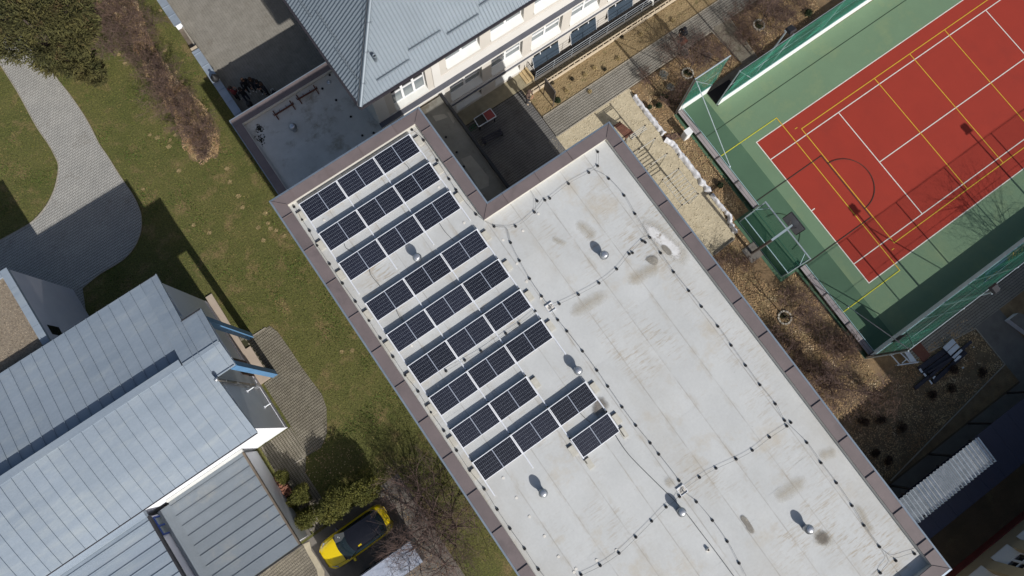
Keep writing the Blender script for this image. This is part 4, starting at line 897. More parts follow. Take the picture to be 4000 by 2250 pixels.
for w_ in (0.26,0.84):
    seam_sheet(rfN, x-w_, x, 11.0, 13.05, prof_e, m_seam, 4); seam_sheet(rfS, x-w_, x, 11.0, 9.68, prof_s, m_seam, 4); x -= w_
# ridge step: upstand lit from the south, cap
MB().box(XW,-11.0,10.98,11.36,7.24,7.34).build('ridge_cap', m_seam, H_); MB().box(XW,-11.02,11.30,11.355,6.9,7.25).build('upstand', m_seam, H_)
MB().box(-10.95,-8.95,10.90,11.10,7.27,7.31).build('ridge_cap', m_seam, H_)
vl = [11.0+(16.1-11.0)*i/6 for i in range(7)]
def verge(x, vs, fn, lo): 
    for a, b in zip(vs[:-1], vs[1:]): MB().bar((x,a,fn(a)+0.02),(x,b,fn(b)+0.02),0.05,0.12).build('verge_trim', m_seam, lo)
verge(XE+0.03, [13.08,14.6,16.1], prof_e, H_); verge(XE+0.03, [9.64,8.0,6.42], prof_s, H_); verge(-8.92, [11.0,13.05], prof_e, H_); verge(-8.92, [11.0,9.66], prof_s, H_)
MB().bar((XE,13.08,prof_e(13.05)),(-8.92,13.08,prof_e(13.05)),0.05,0.12).build('verge_trim', m_dark, H_); MB().bar((XE,9.66,prof_s(9.68)),(-8.92,9.66,prof_s(9.68)),0.05,0.12).build('verge_trim', m_seam, H_)
# porch posts in two blues of one paint, plinth, door, lamps
MB().box(-9.30,-8.96,9.66,9.98,0.0,6.72).build('porch_post', m_bluep, H_); MB().box(-9.30,-8.96,12.36,12.68,0.0,6.72).build('porch_post', m_bluep, H_)
MB().box(-10.3,-9.0,9.9,12.9,6.5,6.58).build('porch_soffit', m_hwall, H_)
dr_ = MB().box(-10.119,-10.08,10.3,11.4,0.05,2.2).build('door', m_brownd, H_); MB().box(-10.08,-10.05,10.42,10.46,1.0,1.15).build('handle', m_gal, dr_)
MB().box(-10.12,-10.09,6.72,15.7,0.0,0.5).build('plinth', m_lilac, H_)
for k in range(9): MB().box(-10.118,-10.105,6.72,15.7,0.6+k*0.07,0.602+k*0.07)
for (v_, z_) in ((8.1,1.9),(9.1,3.2)):
    lo = MB().box(-10.12,-10.06,v_-0.05,v_+0.05,z_-0.05,z_+0.05).build('wall_lamp', m_alu_w, H_); MB().tube([(-10.06,v_,z_),(-9.72,v_,z_)],0.035,8).build('lamp_tube', m_alu_w, lo)
# flue
fl = thing('chimney_flue', 'slim stainless flue pipe running up the house end to the eave', 'flue', (-10.02,9.5,1.2))
MB().tube([(-9.98,9.48,1.6),(-9.98,9.48,7.3)],0.075,10).build('pipe', m_stain, fl, True); MB().tube([(-9.98,9.48,7.3),(-9.98,9.48,7.42)],[0.10,0.09],12).build('cowl', m_alu, fl, True)
for z_ in (1.7,2.6,4.6,6.2): MB().box(-10.11,-9.90,9.42,9.54,z_-0.02,z_+0.02).build('bracket', m_alu, fl)
MB().box(-10.11,-9.88,9.36,9.60,1.2,1.6).build('cleaning_box', m_alu, fl)
struct('doorstep_slab', MB().prism([(-10.08,9.72),(-9.40,9.72),(-9.40,12.0),(-9.72,12.0),(-9.66,16.02),(-10.08,16.02)], 0.0, 0.10), m_slab)
hp_poly = [(-9.92,12.9)]+[(-8.65,12.43),(-7.85,12.39),(-7.65,11.81),(-7.6,10.55),(-7.6,9.33),(-7.54,8.22),(-7.46,7.25),(-7.66,6.4),(-8.39,5.18),(-8.63,4.97),(-9.16,4.65),(-10.33,4.72),(-10.85,4.75)]+[(-9.92,5.0)]
house_path = struct('house_path', sheet(MB(), hp_poly, 0.006), m_joint_g)
pave(house_path, hp_poly, m_paver2, bone(), 0.2, 0.16, R(2), 0.03, first=(-8.8,9), keep=lambda x,y: not (-10.1 < x < -9.38 and 9.7 < y < 12.6))
kerb(house_path, [(-10.85,4.76),(-10.26,4.73)], 0.06); kerb(house_path, [(-8.96,12.45),(-8.1,12.44)], 0.06)
sy_poly = [(-12.0,0.9),(-10.6,0.9),(-10.6,4.0),(-9.92,5.0),(-9.95,6.65),(-12.0,6.65)]
service_yard = struct('service_yard', sheet(MB(), sy_poly, 0.004), m_joint_g)
pave(service_yard, sy_poly, m_paver2, bone(), 0.2, 0.16, R(92), 0.028)
dv = [(-24,0.75),(-11.95,0.75),(-11.2,0.75),(-6.3,0.9),(-6.3,-8),(-24,-8)]
m_asph = mat('old_tarmac', srgb(126,120,112), srgb(108,103,96), 0.8, 0.95, c3=srgb(90,86,80), s3=0.7, t3=0.55, w3=0.2, fine=0.2, fscale=30)
driveway = struct('driveway', sheet(MB(), dv, 0.005), m_asph)
dvp = [(-15.83,0.78),(-15.15,0.75),(-14.18,0.74),(-13.1,0.69),(-12.73,0.66),(-12.72,-0.06),(-12.79,-0.6),(-12.94,-1.26),(-13.61,-1.5),(-17.14,0.74)]
pave(driveway, dvp, m_paver2, bone(), 0.2, 0.16, R(4), 0.03, limit=300)
struct('mortar_strip', sheet(MB(), [(-12.79,0.71),(-12.41,0.64),(-12.58,0.16),(-12.55,-0.31),(-12.56,-0.76),(-12.58,-1.2),(-12.78,-1.51),(-13.05,-1.32),(-12.88,-0.85),(-12.86,-0.29),(-12.83,0.28)], 0.045), mat('pale_mortar', srgb(186,176,152), srgb(166,156,134), 3, 0.95, fine=0.15))
# ---------------- gravel-roofed block
gb = thing('gravel_roof_building', 'grey building with gravel-covered flat roof and pale metal rim', 'building', (-22,18.6,0))
MB().box(-34,-16.30,16.25,20.95,0,5.80).build('wall', m_lilac, gb)
MB().box(-34,-16.62,16.3,20.62,5.80,5.86).build('gravel_bed', mat('gravel_ballast', srgb(150,138,120), srgb(118,106,92), 9, 0.95, fine=0.35, fscale=45, bump=0.8), gb)
for k in range(4):
    a = 16.25+k*1.18; MB().box(-16.63,-16.24,a,a+1.17,5.78,5.97+0.004*(k%2)).build('rim_sheet', m_seam, gb)
for k in range(4):
    a = -16.64-k*2.0; MB().box(a-1.99,a,20.62,21.0,5.78,5.97+0.004*(k%2)).build('rim_sheet', m_seam, gb)
gs = MB(); r = random.Random(4)
for k in range(5200):
    x = r.uniform(-21.5,-16.66); y = r.uniform(16.3,20.6); s_ = r.uniform(0.012,0.032); a = r.random()*6.28
    p = [(x+s_*math.cos(a+q*2.1)*r.uniform(0.7,1.3), y+s_*math.sin(a+q*2.1)*r.uniform(0.7,1.3), 5.862) for q in range(3)]; gs.add(p+[(x,y,5.862+s_*0.9)], [(0,1,3),(1,2,3),(2,0,3)])
tag(gs.build('gravel', add_isl(mat('gravel_stones', srgb(168,154,134), srgb(130,118,102), 9, 0.95), 0.45), gb), kind='stuff')
wn = MB().box(-16.305,-16.285,16.9,17.5,4.2,5.2).build('window', m_glass_d, gb)
# ---------------- garage with seams running to the street
ga = thing('garage', 'low garage with flat grey seamed metal roof and weathered edge board', 'garage', (-14.4,3.6,0))
MB().box(-16.6,-12.25,0.95,6.6,0,2.75).build('wall', m_hwall, ga)
GZ = 2.86
y = 0.78; k = 0
while y < 6.5:
    y1 = min(y+0.612, 6.55); MB().box(-16.62,-12.12,y,y1,GZ-0.05,GZ+0.002*(k%2)).build('roof_sheet', m_seam2, ga)
    if y1 < 6.5: MB().box(-16.62,-12.12,y1-0.014,y1+0.014,GZ,GZ+0.045).build('standing_seam', m_seam2, ga)
    y = y1; k += 1
MB().box(-12.12,-12.02,0.78,6.5,GZ-0.14,GZ+0.05).build('edge_board', m_fascia, ga); MB().box(-16.6,-12.02,0.68,0.77,GZ-0.14,GZ+0.01).build('gutter', m_dark, ga)
MB().box(-16.62,-12.0,6.55,6.70,GZ-0.02,GZ+0.16).build('wall_flashing', m_sill, ga)
sg = thing('side_wing', 'side wing with blue-grey seamed roof west of the garage and a blue window', 'house', (-22,3,0))
MB().box(-30,-17.5,-10,6.4,0,3.9).build('wall', m_lilac, sg)
y = -6.0; k = 0
while y < 6.3:
    y1 = min(y+0.606,6.35); MB().box(-30,-17.36,y,y1,3.9,4.0+0.003*(k%2)).build('roof_sheet', m_seam, sg)
    if y1 < 6.3: MB().box(-30,-17.36,y1-0.014,y1+0.014,4.0,4.05).build('standing_seam', m_seam, sg)
    y = y1; k += 1
MB().box(-17.36,-17.24,-8,6.36,3.85,4.06).build('edge_board', m_dark, sg); MB().box(-30,-17.3,6.36,6.75,3.95,4.25).build('wall_flashing', m_seam, sg)
wn = MB(); wn.box(-17.50,-17.44,5.2,6.3,1.9,1.98); wn.box(-17.50,-17.44,5.2,6.3,3.2,3.28); wn.box(-17.50,-17.44,5.2,5.28,1.98,3.2); wn.box(-17.50,-17.44,6.22,6.3,1.98,3.2); wn.box(-17.50,-17.44,5.71,5.79,1.98,3.2)
wo = wn.build('window', m_bluewin, sg); MB().box(-17.495,-17.47,5.28,5.71,1.98,3.2).build('pane', m_glass, wo); MB().box(-17.495,-17.47,5.79,6.22,1.98,3.2).build('pane', m_glass, wo)
struct('valley_gutter', MB().box(-17.48,-16.62,-8,6.5,2.5,2.56), m_seam2)

# ================================================================ COURT FENCES, GOAL, HOOP, LIGHTS
m_board = mat('white_court_board', srgb(236,238,236), srgb(226,228,226), 1, 0.6)
m_board_out = mat('grey_board_back', srgb(158,150,150), srgb(144,137,138), 1, 0.8)
m_post = mat('galvanised_post', srgb(176,190,196), srgb(160,174,180), 3, 0.45, metal=0.4)
m_post_d = mat('brown_grey_post', srgb(96,88,84), srgb(82,76,72), 3, 0.7)
m_trimg = mat('pale_blue_rail', srgb(170,196,204), srgb(152,180,188), 3, 0.5)
m_net = mat('green_net_thread', srgb(60,140,116), srgb(50,124,102), 0.8, 0.8)
m_net2 = mat('green_goal_thread', srgb(28,104,78), srgb(22,90,68), 0.8, 0.8)
def strand(mb, pts, r):
    """one net thread: a thin three-sided tube"""
    base = len(mb.v)
    for p in pts: mb.v += [(p[0]-r,p[1]-r,p[2]-r*0.6),(p[0]+r,p[1]+r,p[2]-r*0.6),(p[0],p[1],p[2]+r*1.2)] if abs(pts[0][2]-pts[-1][2]) < 0.3*math.dist(pts[0],pts[-1]) else [(p[0]-r,p[1]-r*0.6,p[2]),(p[0]+r,p[1]-r*0.6,p[2]),(p[0],p[1]+r*1.2,p[2])]
    for i in range(len(pts)-1):
        for k in range(3): a = base+3*i+k; b = base+3*i+(k+1)%3; mb.f.append((a,b,b+3,a+3)); mb.m.append(0)
def net_patch(mb, fn, nu, nv, seg_u, seg_v, r):
    """net of nu+1 by nv+1 knotted threads over the surface fn(s,t)"""
    for i in range(nu+1): strand(mb, [fn(i/nu, k/seg_v) for k in range(seg_v+1)], r)
    for j in range(nv+1): strand(mb, [fn(k/seg_u, j/nv) for k in range(seg_u+1)], r)
def net_sheet(mb, pts, h0, h1, wob, seed, cell=0.055, r=0.0027):
    a, b = pts[0], pts[-1]; L = math.dist(a,b)
    def fn(s, t):
        x = a[0]+(b[0]-a[0])*s; y = a[1]+(b[1]-a[1])*s; w_ = math.sin(math.pi*t)
        top = 0.07*noise.noise((x*1.1,y*1.1,seed))*t
        return (x+wob*0.4*noise.noise((x*0.7,y*0.7,seed+t))*w_, y+wob*1.4*noise.noise((x*0.5+5,y*0.5,seed+t*1.5))*w_, h0+(h1-h0)*t+top)
    net_patch(mb, fn, int(L/cell), int((h1-h0)/cell), max(4,int(L/0.8)), 5, r)
    return mb
def fence(name, label, a, b, bays, side, h_net=4.4, h_board=1.0, posts=True, board_m=None, first=True, last=True):
    """boards with posts and a green net above, from a to b"""
    t = thing(name, label, 'fence', ((a[0]+b[0])/2,(a[1]+b[1])/2,0), 'fences of the sports court')
    A = Vector((*a,0)); B = Vector((*b,0)); d = (B-A)/bays; n = Vector((-d.y,d.x,0)).normalized()*side
    for k in range(bays):
        p, q = A+d*k, A+d*(k+1); e = d.normalized()*0.006
        MB().bar(p+e+Vector((0,0,h_board/2)), q-e+Vector((0,0,h_board/2)), 0.035, h_board).build('board', board_m or m_board, t)
        MB().bar(p+Vector((0,0,h_board+0.025)), q+Vector((0,0,h_board+0.025)), 0.05, 0.04).build('top_rail', m_trimg, t)
    for k in range(bays+1):
        if (k == 0 and not first) or (k == bays and not last): continue
        p = A+d*k+n*0.07
        MB().tube([p, p+Vector((0,0,h_net))], 0.04, 8).build('post', m_post, t)
    mb = MB(); net_sheet(mb, [(a[0]+n.x*0.0,a[1]+n.y*0.0),(b[0],b[1])], h_board+0.05, h_net, 0.12, rnd.random()*9); mb.build('net', m_net, t)
    MB().tube([tuple(A+n*0.05+Vector((0,0,h_net))), tuple(B+n*0.05+Vector((0,0,h_net)))], 0.015, 5).build('top_wire', m_post, t)
    MB().tube([tuple(A+n*0.05+Vector((0,0,h_net*0.6))), tuple(B+n*0.05+Vector((0,0,h_net*0.6)))], 0.01, 4).build('mid_wire', m_post, t)
    return t
fN = fence('court_fence', 'long green net fence with bright white boards on the school side of the court', (22.99,8.30), (43.3,8.40), 5, 1, 4.5)
MB().tube([(23.0,8.36,4.4),(25.35,8.36,1.05)],0.03,6).build('brace', m_post, fN)
fA = fence('court_fence', 'short green net panel with white board at the court entrance corner', (20.46,9.36), (22.97,9.36), 1, 1, 4.5)
MB().tube([(20.46,9.42,4.52),(23.1,9.42,4.52)],0.045,8).build('top_bar', m_post, fA)
MB().tube([(20.50,9.32,4.4),(23.0,9.34,1.1)],0.022,6).build('brace', m_post, fA)
fS = fence('court_fence', 'shaded green net fence with grey boards on the building side of the court', (20.35,-9.56), (40.65,-9.56), 5, -1, 4.5)
for (u0,u1) in ((20.9,22.9),(26.0,27.9)): MB().tube([(u0,-9.62,4.3),(u1,-9.62,1.0)],0.03,6).build('brace', m_post, fS)
# low kerb wall on the west side with a pale rail
t = thing('court_kerb_wall', 'low grey-topped kerb wall with dark brackets and pale rail along the western court end', 'wall', (20.6,0,0))
m_greenface = mat('green_painted_face', srgb(48,74,56), srgb(40,64,48), 2, 0.8)
for (v0_, v1_, n_) in ((1.55,9.3,4),(-9.5,-3.02,3)):
    for k in range(n_):
        a = v0_+(v1_-v0_)*k/n_; b = v0_+(v1_-v0_)*(k+1)/n_
        MB().box(20.46,20.82,a+0.004,b-0.004,0.31,0.35).build('top_slab', m_board_out, t); MB().box(20.48,20.80,a,b,0.0,0.308).build('core', m_greenface, t)
        MB().tube([(20.84,a,0.42),(20.84,b,0.42)],0.022,6).build('rail', m_trimg, t); MB().box(20.60,20.62,a+0.01,b-0.01,0.351,0.358).build('groove_strip', m_post_d, t)
        MB().box(20.42,20.83,a-0.03,a+0.03,0.352,0.40).build('bracket', m_post_d, t)
# corner poles with stays
for (p, q, lab) in (((20.48,9.3,4.5),(21.1,4.6,0.05),'long slanting pale pole from the north-western court corner down to the green floor'),((20.46,-9.5,4.4),(21.5,-6.6,0.05),'slanting pale pole at the south-western court corner')):
    o = thing('slanting_stay', lab, 'pole', (q[0],q[1],0.02), 'stays of the court'); MB().tube([p,q],0.028,6).build('pole', m_post, o); MB().lathe([(0.07,0),(0.07,0.02),(0.03,0.05)], (q[0],q[1],0.02), 10).build('foot', m_post, o)
for v0_ in (9.34,-9.56):
    o = thing('corner_post', f'tall grey corner post at the {"north" if v0_ > 0 else "south"}-western corner of the court', 'post', (20.44,v0_,0), 'corner posts of the court')
    MB().tube([(20.42,v0_,0),(20.42,v0_,4.55)],0.05,8).build('shaft', m_post_d, o); MB().lathe([(0.06,4.55),(0.03,4.58),(0,4.58)],(20.42,v0_,0),8,cap=False).build('cap', m_post_d, o)
# lamp posts
def lamp(x, y, h, lab, side):
    o = thing('floodlight', lab, 'floodlight', (x,y,0), 'floodlights of the court')
    MB().tube([(x,y,0),(x,y,h*0.5),(x,y,h)], [0.07,0.06,0.045], 8).build('pole', m_post, o); MB().box(x-0.3,x+0.3,y-0.03,y+0.03,h-0.04,h+0.02).build('crossbar', m_post, o)
    hd = MB().add([(x-0.22,y-0.1*side,h),(x+0.22,y-0.1*side,h),(x+0.26,y+0.38*side,h+0.06),(x-0.26,y+0.38*side,h+0.06),(x-0.16,y-0.06*side,h+0.17),(x+0.16,y-0.06*side,h+0.17),(x+0.2,y+0.30*side,h+0.24),(x-0.2,y+0.30*side,h+0.24)], [(0,1,2,3),(4,7,6,5),(0,4,5,1),(1,5,6,2),(2,6,7,3),(3,7,4,0)] if side > 0 else [(3,2,1,0),(5,6,7,4),(1,5,4,0),(2,6,5,1),(3,7,6,2),(0,4,7,3)]).build('lamp_head', m_dark, o)
    MB().box(x-0.2,x+0.2,y+(0.05 if side > 0 else -0.33),y+(0.33 if side > 0 else -0.05),h-0.03,h-0.006).build('lens', m_alu, o)
lamp(26.0,-9.72,5.2,'floodlight on a tall pole behind the shaded court fence',1)
lamp(35.5,-9.72,5.2,'floodlight on the next tall pole east behind the shaded court fence',1)
lamp(26.1,8.55,5.8,'floodlight on a tall pole behind the bright white court boards',-1)
# goal cage
gl_ = thing('goal_cage', 'caged goal of pale pipes with green netting at the western end of the court', 'goal', (20,-0.7,0))
g0, g1, yA, yB, GH = 19.32, 20.46, 1.40, -2.80, 2.05
for y in (yA,yB):
    MB().tube([(g1,y,0),(g1,y,GH)],0.045,8).build('post', m_post, gl_); MB().tube([(g0-0.0,y,0),(g0,y,GH*0.5)],0.03,8).build('post', m_post, gl_)
    MB().tube([(g1,y,GH),(g0,y,GH*0.5)],0.03,6).build('side_bar', m_post, gl_); MB().tube([(g1,y,0.04),(g0,y,0.04)],0.025,6).build('floor_bar', m_trimg, gl_)
MB().tube([(g1,yA+0.05,GH),(g1,yB-0.05,GH)],0.05,8).build('crossbar', m_post, gl_); MB().tube([(g0,yA,GH*0.5),(g0,yB,GH*0.5)],0.03,6).build('back_bar', m_trimg, gl_); MB().tube([(g0,yA,0.04),(g0,yB,0.04)],0.025,6).build('floor_bar', m_trimg, gl_)
MB().tube([(19.9,yA,GH*0.76),(19.9,yB,GH*0.76)],0.022,6).build('net_bar', mat('green_pipe', srgb(30,92,72), srgb(24,78,62), 3, 0.6), gl_)
mb = MB()
def netq(a,b,c_,d_):
    a,b,c_,d_ = map(Vector,(a,b,c_,d_))
    def fn(s,t):
        p = a.lerp(b,s).lerp(d_.lerp(c_,s),t); p.z -= 0.10*math.sin(math.pi*s)*math.sin(math.pi*t); return tuple(p)
    net_patch(mb, fn, max(4,int((b-a).length/0.045)), max(4,int((d_-a).length/0.045)), 8, 6, 0.0055)
netq((g1,yA,GH),(g1,yB,GH),(g0,yB,GH*0.5),(g0,yA,GH*0.5)); netq((g0,yA,GH*0.5),(g0,yB,GH*0.5),(g0,yB,0.05),(g0,yA,0.05)); netq((g1,yA,GH),(g1,yA,0.05),(g0,yA,0.05),(g0,yA,GH*0.5)); netq((g1,yB,GH),(g1,yB,0.05),(g0,yB,0.05),(g0,yB,GH*0.5))
mb.build('net', m_net2, gl_)
for y, s_ in ((yA,-1),(yB,1)): MB().tube([(g1-0.55,y,GH*0.76),(g1,y+0.45*s_,GH)],0.02,6).build('corner_brace', m_trimg, gl_)
# basketball hoop
bk = thing('basketball_hoop', 'basketball hoop on a grey arm reaching over the goal cage', 'basketball hoop', (18.7,-0.6,0))
MB().tube([(18.72,-0.61,0),(18.72,-0.61,3.3)],0.09,10).build('post', m_post_d, bk)
MB().bar((18.66,-0.61,3.3),(20.22,-0.6,3.3),0.13,0.15).build('arm', m_post, bk)
bm = mat('clear_backboard', srgb(150,154,162), srgb(140,144,152), 2, 0.3)
MB().add([(20.22,0.02,2.9),(20.22,-1.16,2.9),(20.30,-1.16,3.95),(20.30,0.02,3.95),(20.26,0.02,2.9),(20.26,-1.16,2.9),(20.34,-1.16,3.95),(20.34,0.02,3.95)], [(0,3,2,1),(4,5,6,7),(0,1,5,4),(1,2,6,5),(2,3,7,6),(3,0,4,7)]).build('backboard', bm, bk)
fr = MB()
for a, b in (((20.26,0.03,2.9),(20.34,0.03,3.95)),((20.26,-1.17,2.9),(20.34,-1.17,3.95)),((20.26,0.03,2.9),(20.26,-1.17,2.9)),((20.34,0.03,3.95),(20.34,-1.17,3.95))): fr.bar(a,b,0.07,0.07)
fr.build('backboard_frame', m_dark, bk)
for y in (-0.35,-0.85): MB().bar((19.9,-0.6,3.3),(20.24,y,3.5),0.04,0.04).build('strut', m_dark, bk)
rim = [(20.62+0.225*math.cos(R(a)), -0.57+0.225*math.sin(R(a)), 3.05) for a in range(0,361,20)]
MB().tube(rim,0.012,5,cap=False).build('rim', m_alu_w, bk); MB().bar((20.28,-0.57,3.05),(20.40,-0.57,3.05),0.1,0.02).build('rim_bracket', m_alu_w, bk)
nb = MB()
for a in range(0,360,30): nb.tube([(20.62+0.225*math.cos(R(a)),-0.57+0.225*math.sin(R(a)),3.05),(20.62+0.12*math.cos(R(a+20)),-0.57+0.12*math.sin(R(a+20)),2.68)],0.004,3)
tag(nb.build('hoop_net', m_alu_w, bk), kind='stuff')
struct('hoop_footing', MB().box(18.3,19.25,-1.1,-0.1,-0.02,0.05), m_conc)

o = thing('fence_sign', 'small dark sign panel fixed to the shaded court fence near its western end', 'sign', (22.05,-9.5,1.0)); MB().box(21.7,22.4,-9.54,-9.51,1.05,1.80).build('panel', m_dark, o); MB().box(21.68,22.42,-9.555,-9.542,1.03,1.07).build('clamp_bar', m_post, o)

# ================================================================ SOUTH BUILDING, SHELTER, YARD THINGS
m_yel = mat('ochre_grey_render', srgb(176,162,132), srgb(162,149,121), 0.8, 0.9, fine=0.04)
m_redpl = mat('red_brown_plinth', srgb(122,58,52), srgb(100,48,44), 2.2, 0.85, fine=0.15)
m_navy = mat('navy_sheet_roof', srgb(34,40,62), srgb(28,34,54), 1.5, 0.5, stretch=(6,1,1))
m_corr = mat('corrugated_zinc', srgb(196,200,202), srgb(170,176,178), 3, 0.24, metal=0.85)
sb = thing('south_building', 'ochre-grey building with red plinth and deep white window sills at the corner', 'building', (24,-25,0))
wins = [(16.15+1.93*k, 17.40+1.93*k, 1.75, 4.0) for k in range(7)]
mb = MB(); wall_holes(mb, 14.6, 45, 0.62, 5.85, -22.1, -21.75, wins); mb.build('wall', m_yel, sb)
MB().box(14.6,45,-34,-22.12,0,5.85).build('wall', m_yel, sb); MB().box(14.55,45,-22.1,-21.70,0,0.60).build('plinth', m_redpl, sb)
MB().box(14.4,21.2,-35,-21.6,5.85,6.0).build('roof', m_ledge, sb); MB().box(21.2,45,-35,-21.75,5.85,8.9).build('upper_storey', m_yel, sb); MB().box(21.1,45,-35,-21.6,8.9,9.1).build('roof', m_ledge, sb)
for (a,b,c_,d_) in wins[:4]: window(sb, a+0.002, b-0.002, c_, d_, -22.02, 2, 0.45, inv=-1, sill=0.55, gl=m_glass_d, gl2=m_glass_d, depth=0.42)
# lean-to shelter: navy roof with a run of corrugated zinc on it
sh = thing('shelter', 'long low shelter with navy sheet roof in the shade', 'shelter', (22,-17.3,0))
for k in range(14):
    a = 12.95+k*1.2; MB().slab((a,-18.62,2.36),(a+1.19,-18.62,2.36),(a+1.19,-15.92,2.50),(a,-15.92,2.50),0.02).build('roof_sheet', m_navy, sh)
for k in range(6): MB().bar((13.6+3.1*k,-16.1,0),(13.6+3.1*k,-16.1,2.42),0.1,0.1).build('post', m_dark, sh)
MB().box(13,29.7,-18.6,-18.5,0,2.3).build('back_wall', m_dark, sh)
cz = thing('corrugated_roof', 'bright corrugated zinc sheets laid across the navy shelter roof', 'roof sheet', (17,-16.6,2.5))
for x_ in (13.4,16.0,18.6,21.0):
    for y_ in (-15.9,-17.3): MB().bar((x_,y_,2.4),(x_,y_,2.98),0.06,0.06).build('prop', m_dark, cz)
for s_ in range(7):
    x0 = 12.98+s_*1.18; mb = MB(); n = 40
    for k in range(n):
        xa = x0+1.2*k/n; xb = x0+1.2*(k+1)/n; za = 3.0+0.06*math.sin(2*math.pi*xa/0.24)+0.004*(s_%2); zb = 3.0+0.06*math.sin(2*math.pi*xb/0.24)+0.004*(s_%2)
        mb.add([(xa,-17.38,za-0.06),(xb,-17.38,zb-0.06),(xb,-15.80,zb+0.03),(xa,-15.80,za+0.03)], [(0,1,2,3)])
    mb.build('zinc_sheet', m_corr, cz, True)
# plank stack, boards
m_plank = mat('dark_navy_plank', srgb(50,50,62), srgb(40,40,50), 2, 0.75)
m_wboard = mat('white_board', srgb(214,220,226), srgb(196,203,210), 2, 0.6)
pl = thing('plank_stack', 'stack of long dark planks lying on the shaded planting bed', 'plank stack', (*(23.6,-12.31),0))
for k, (a, b, w_, z_) in enumerate((((22.52,-11.95),(24.87,-12.02),0.30,0.09),((22.54,-12.29),(24.9,-12.34),0.26,0.11),((21.55,-12.66),(25.58,-12.52),0.2,0.13),((22.73,-13.03),(25.55,-12.79),0.24,0.10),((22.74,-12.61),(26.19,-12.48),0.16,0.20),((22.75,-12.37),(24.9,-12.56),0.12,0.24))):
    MB().bar((*a,z_),(*b,z_),w_,0.10).build('plank', m_plank, pl)
for k, (q, lab) in enumerate((([(24.47,-11.73),(25.32,-11.68),(25.34,-11.98),(24.51,-12.05)],'largest white board at the far end of the dark plank stack'),([(24.52,-12.09),(25.32,-12.04),(25.34,-12.31),(24.54,-12.38)],'second white board on the dark plank stack'),([(24.54,-12.49),(25.32,-12.43),(25.34,-12.57),(24.59,-12.64)],'narrow white board on the dark plank stack'),([(24.51,-12.71),(24.94,-12.65),(25.06,-12.76),(24.96,-12.81),(24.52,-12.81)],'broken white board at the edge of the dark plank stack'),([(22.39,-11.9),(22.54,-11.9),(22.51,-12.15),(22.39,-12.15)],'white block at the near end of the dark plank stack'),([(22.43,-12.22),(22.53,-12.24),(22.55,-12.45),(22.43,-12.44)],'second white block at the near end of the dark planks'),([(22.46,-12.73),(22.54,-12.75),(22.53,-13.01),(22.43,-13)],'white block beside the longest dark plank'),([(22.74,-12.74),(22.93,-12.73),(22.95,-12.78),(22.74,-12.84)],'small wedge of white board on the dark planks'))):
    one('white_board', MB().prism(q, 0.27+0.004*k, 0.30+0.004*k), m_wboard, lab, 'board', 'white boards on the plank stack', org=(*q[0],0.27))
fr = thing('metal_stand', 'pale metal stand with a white plate leaning at the court corner', 'stand', (*(22.26,-11.06),0))
for a, b, w_ in (((21.49,-10.19),(21.53,-10.96),0.06),((22.04,-10.43),(22.14,-11.21),0.06),((21.39,-10.9),(22.54,-11.49),0.07),((21.47,-10.18),(22.49,-10.64),0.06),((21.71,-10.98),(22.09,-10.96),0.05)): MB().bar((*a,0.5),(*b,0.5),w_,0.05).build('bar', m_wboard, fr)
q = [(22.24,-10.53),(22.51,-10.65),(22.49,-11.4),(22.17,-11.23)]; MB().prism(q,0.53,0.55).build('plate', m_wboard, fr)
for p in ((21.65,-10.31),(22.6,-11.5),(21.55,-10.98)): MB().tube([(*p,0.0),(*p,0.5)],0.025,6).build('leg', m_wboard, fr)
struct('brown_rubber_mat', MB().prism([(22.97,-10.79),(23.69,-10.77),(23.69,-11.73),(23.05,-11.84)],0.03,0.055), m_mat_brown)
for p, lab, s_ in (((24.82,-13.43),'small white block lying east of the plank stack',0.06),((26.19,-12.88),'tiny pale scrap near the side walkway',0.035)):
    one('white_scrap', MB().box(p[0]-s_,p[0]+s_,p[1]-s_*0.7,p[1]+s_*0.7,0.01,0.05), m_wboard, lab, 'scrap', 'pale scraps on the bed', org=(*p,0.01))
# ---------------- playground: climbing bars
m_bar = mat('pale_steel_bar', srgb(206,204,196), srgb(188,186,178), 3, 0.45, metal=0.3)
m_cap2 = mat('dark_post_cap', srgb(60,50,46), srgb(48,42,40), 3, 0.6)
cb = thing('climbing_bars', 'pale steel climbing bars with a row of rungs standing in the sand', 'climbing frame', (16.9,6.7,0))
VB = [9.38,8.36,7.18,6.03,4.11]; UA, UB, HB = 16.26, 17.46, 2.0
for k, v_ in enumerate(VB):
    for u in (UA,UB):
        MB().tube([(u,v_,0),(u,v_,HB)],0.035,8).build('post', m_bar, cb); MB().lathe([(0.05,HB),(0.05,HB+0.05),(0,HB+0.06)],(u,v_,0),8,cap=False).build('post_cap', m_cap2, cb)
    MB().tube([(UA,v_,HB-0.03),(UB,v_,HB-0.03)],0.025,6).build('crossbar', m_bar, cb)
MB().tube([(UA,9.27,HB-0.03),(UB,9.27,HB-0.03)],0.022,6).build('crossbar', m_bar, cb); MB().tube([(UA,9.16,HB-0.03),(UB,9.16,HB-0.03)],0.022,6).build('crossbar', m_bar, cb)
for u in (UA,UB): MB().tube([(u,4.11,HB-0.03),(u,6.03,HB-0.03)],0.02,6).build('side_rail', m_bar, cb)
for k in range(1,8): MB().tube([(UA,4.11+0.24*k,HB-0.03),(UB,4.11+0.24*k,HB-0.03)],0.02,6).build('rung', m_bar, cb)
sf = thing('play_hut', 'brown timber play hut with a flat roof in the sand next to the climbing bars', 'play hut', (*(16.68,10.16),0))
q = [(16.29,10.71),(16.76,10.7),(17.06,9.58),(16.4,9.58)]; 
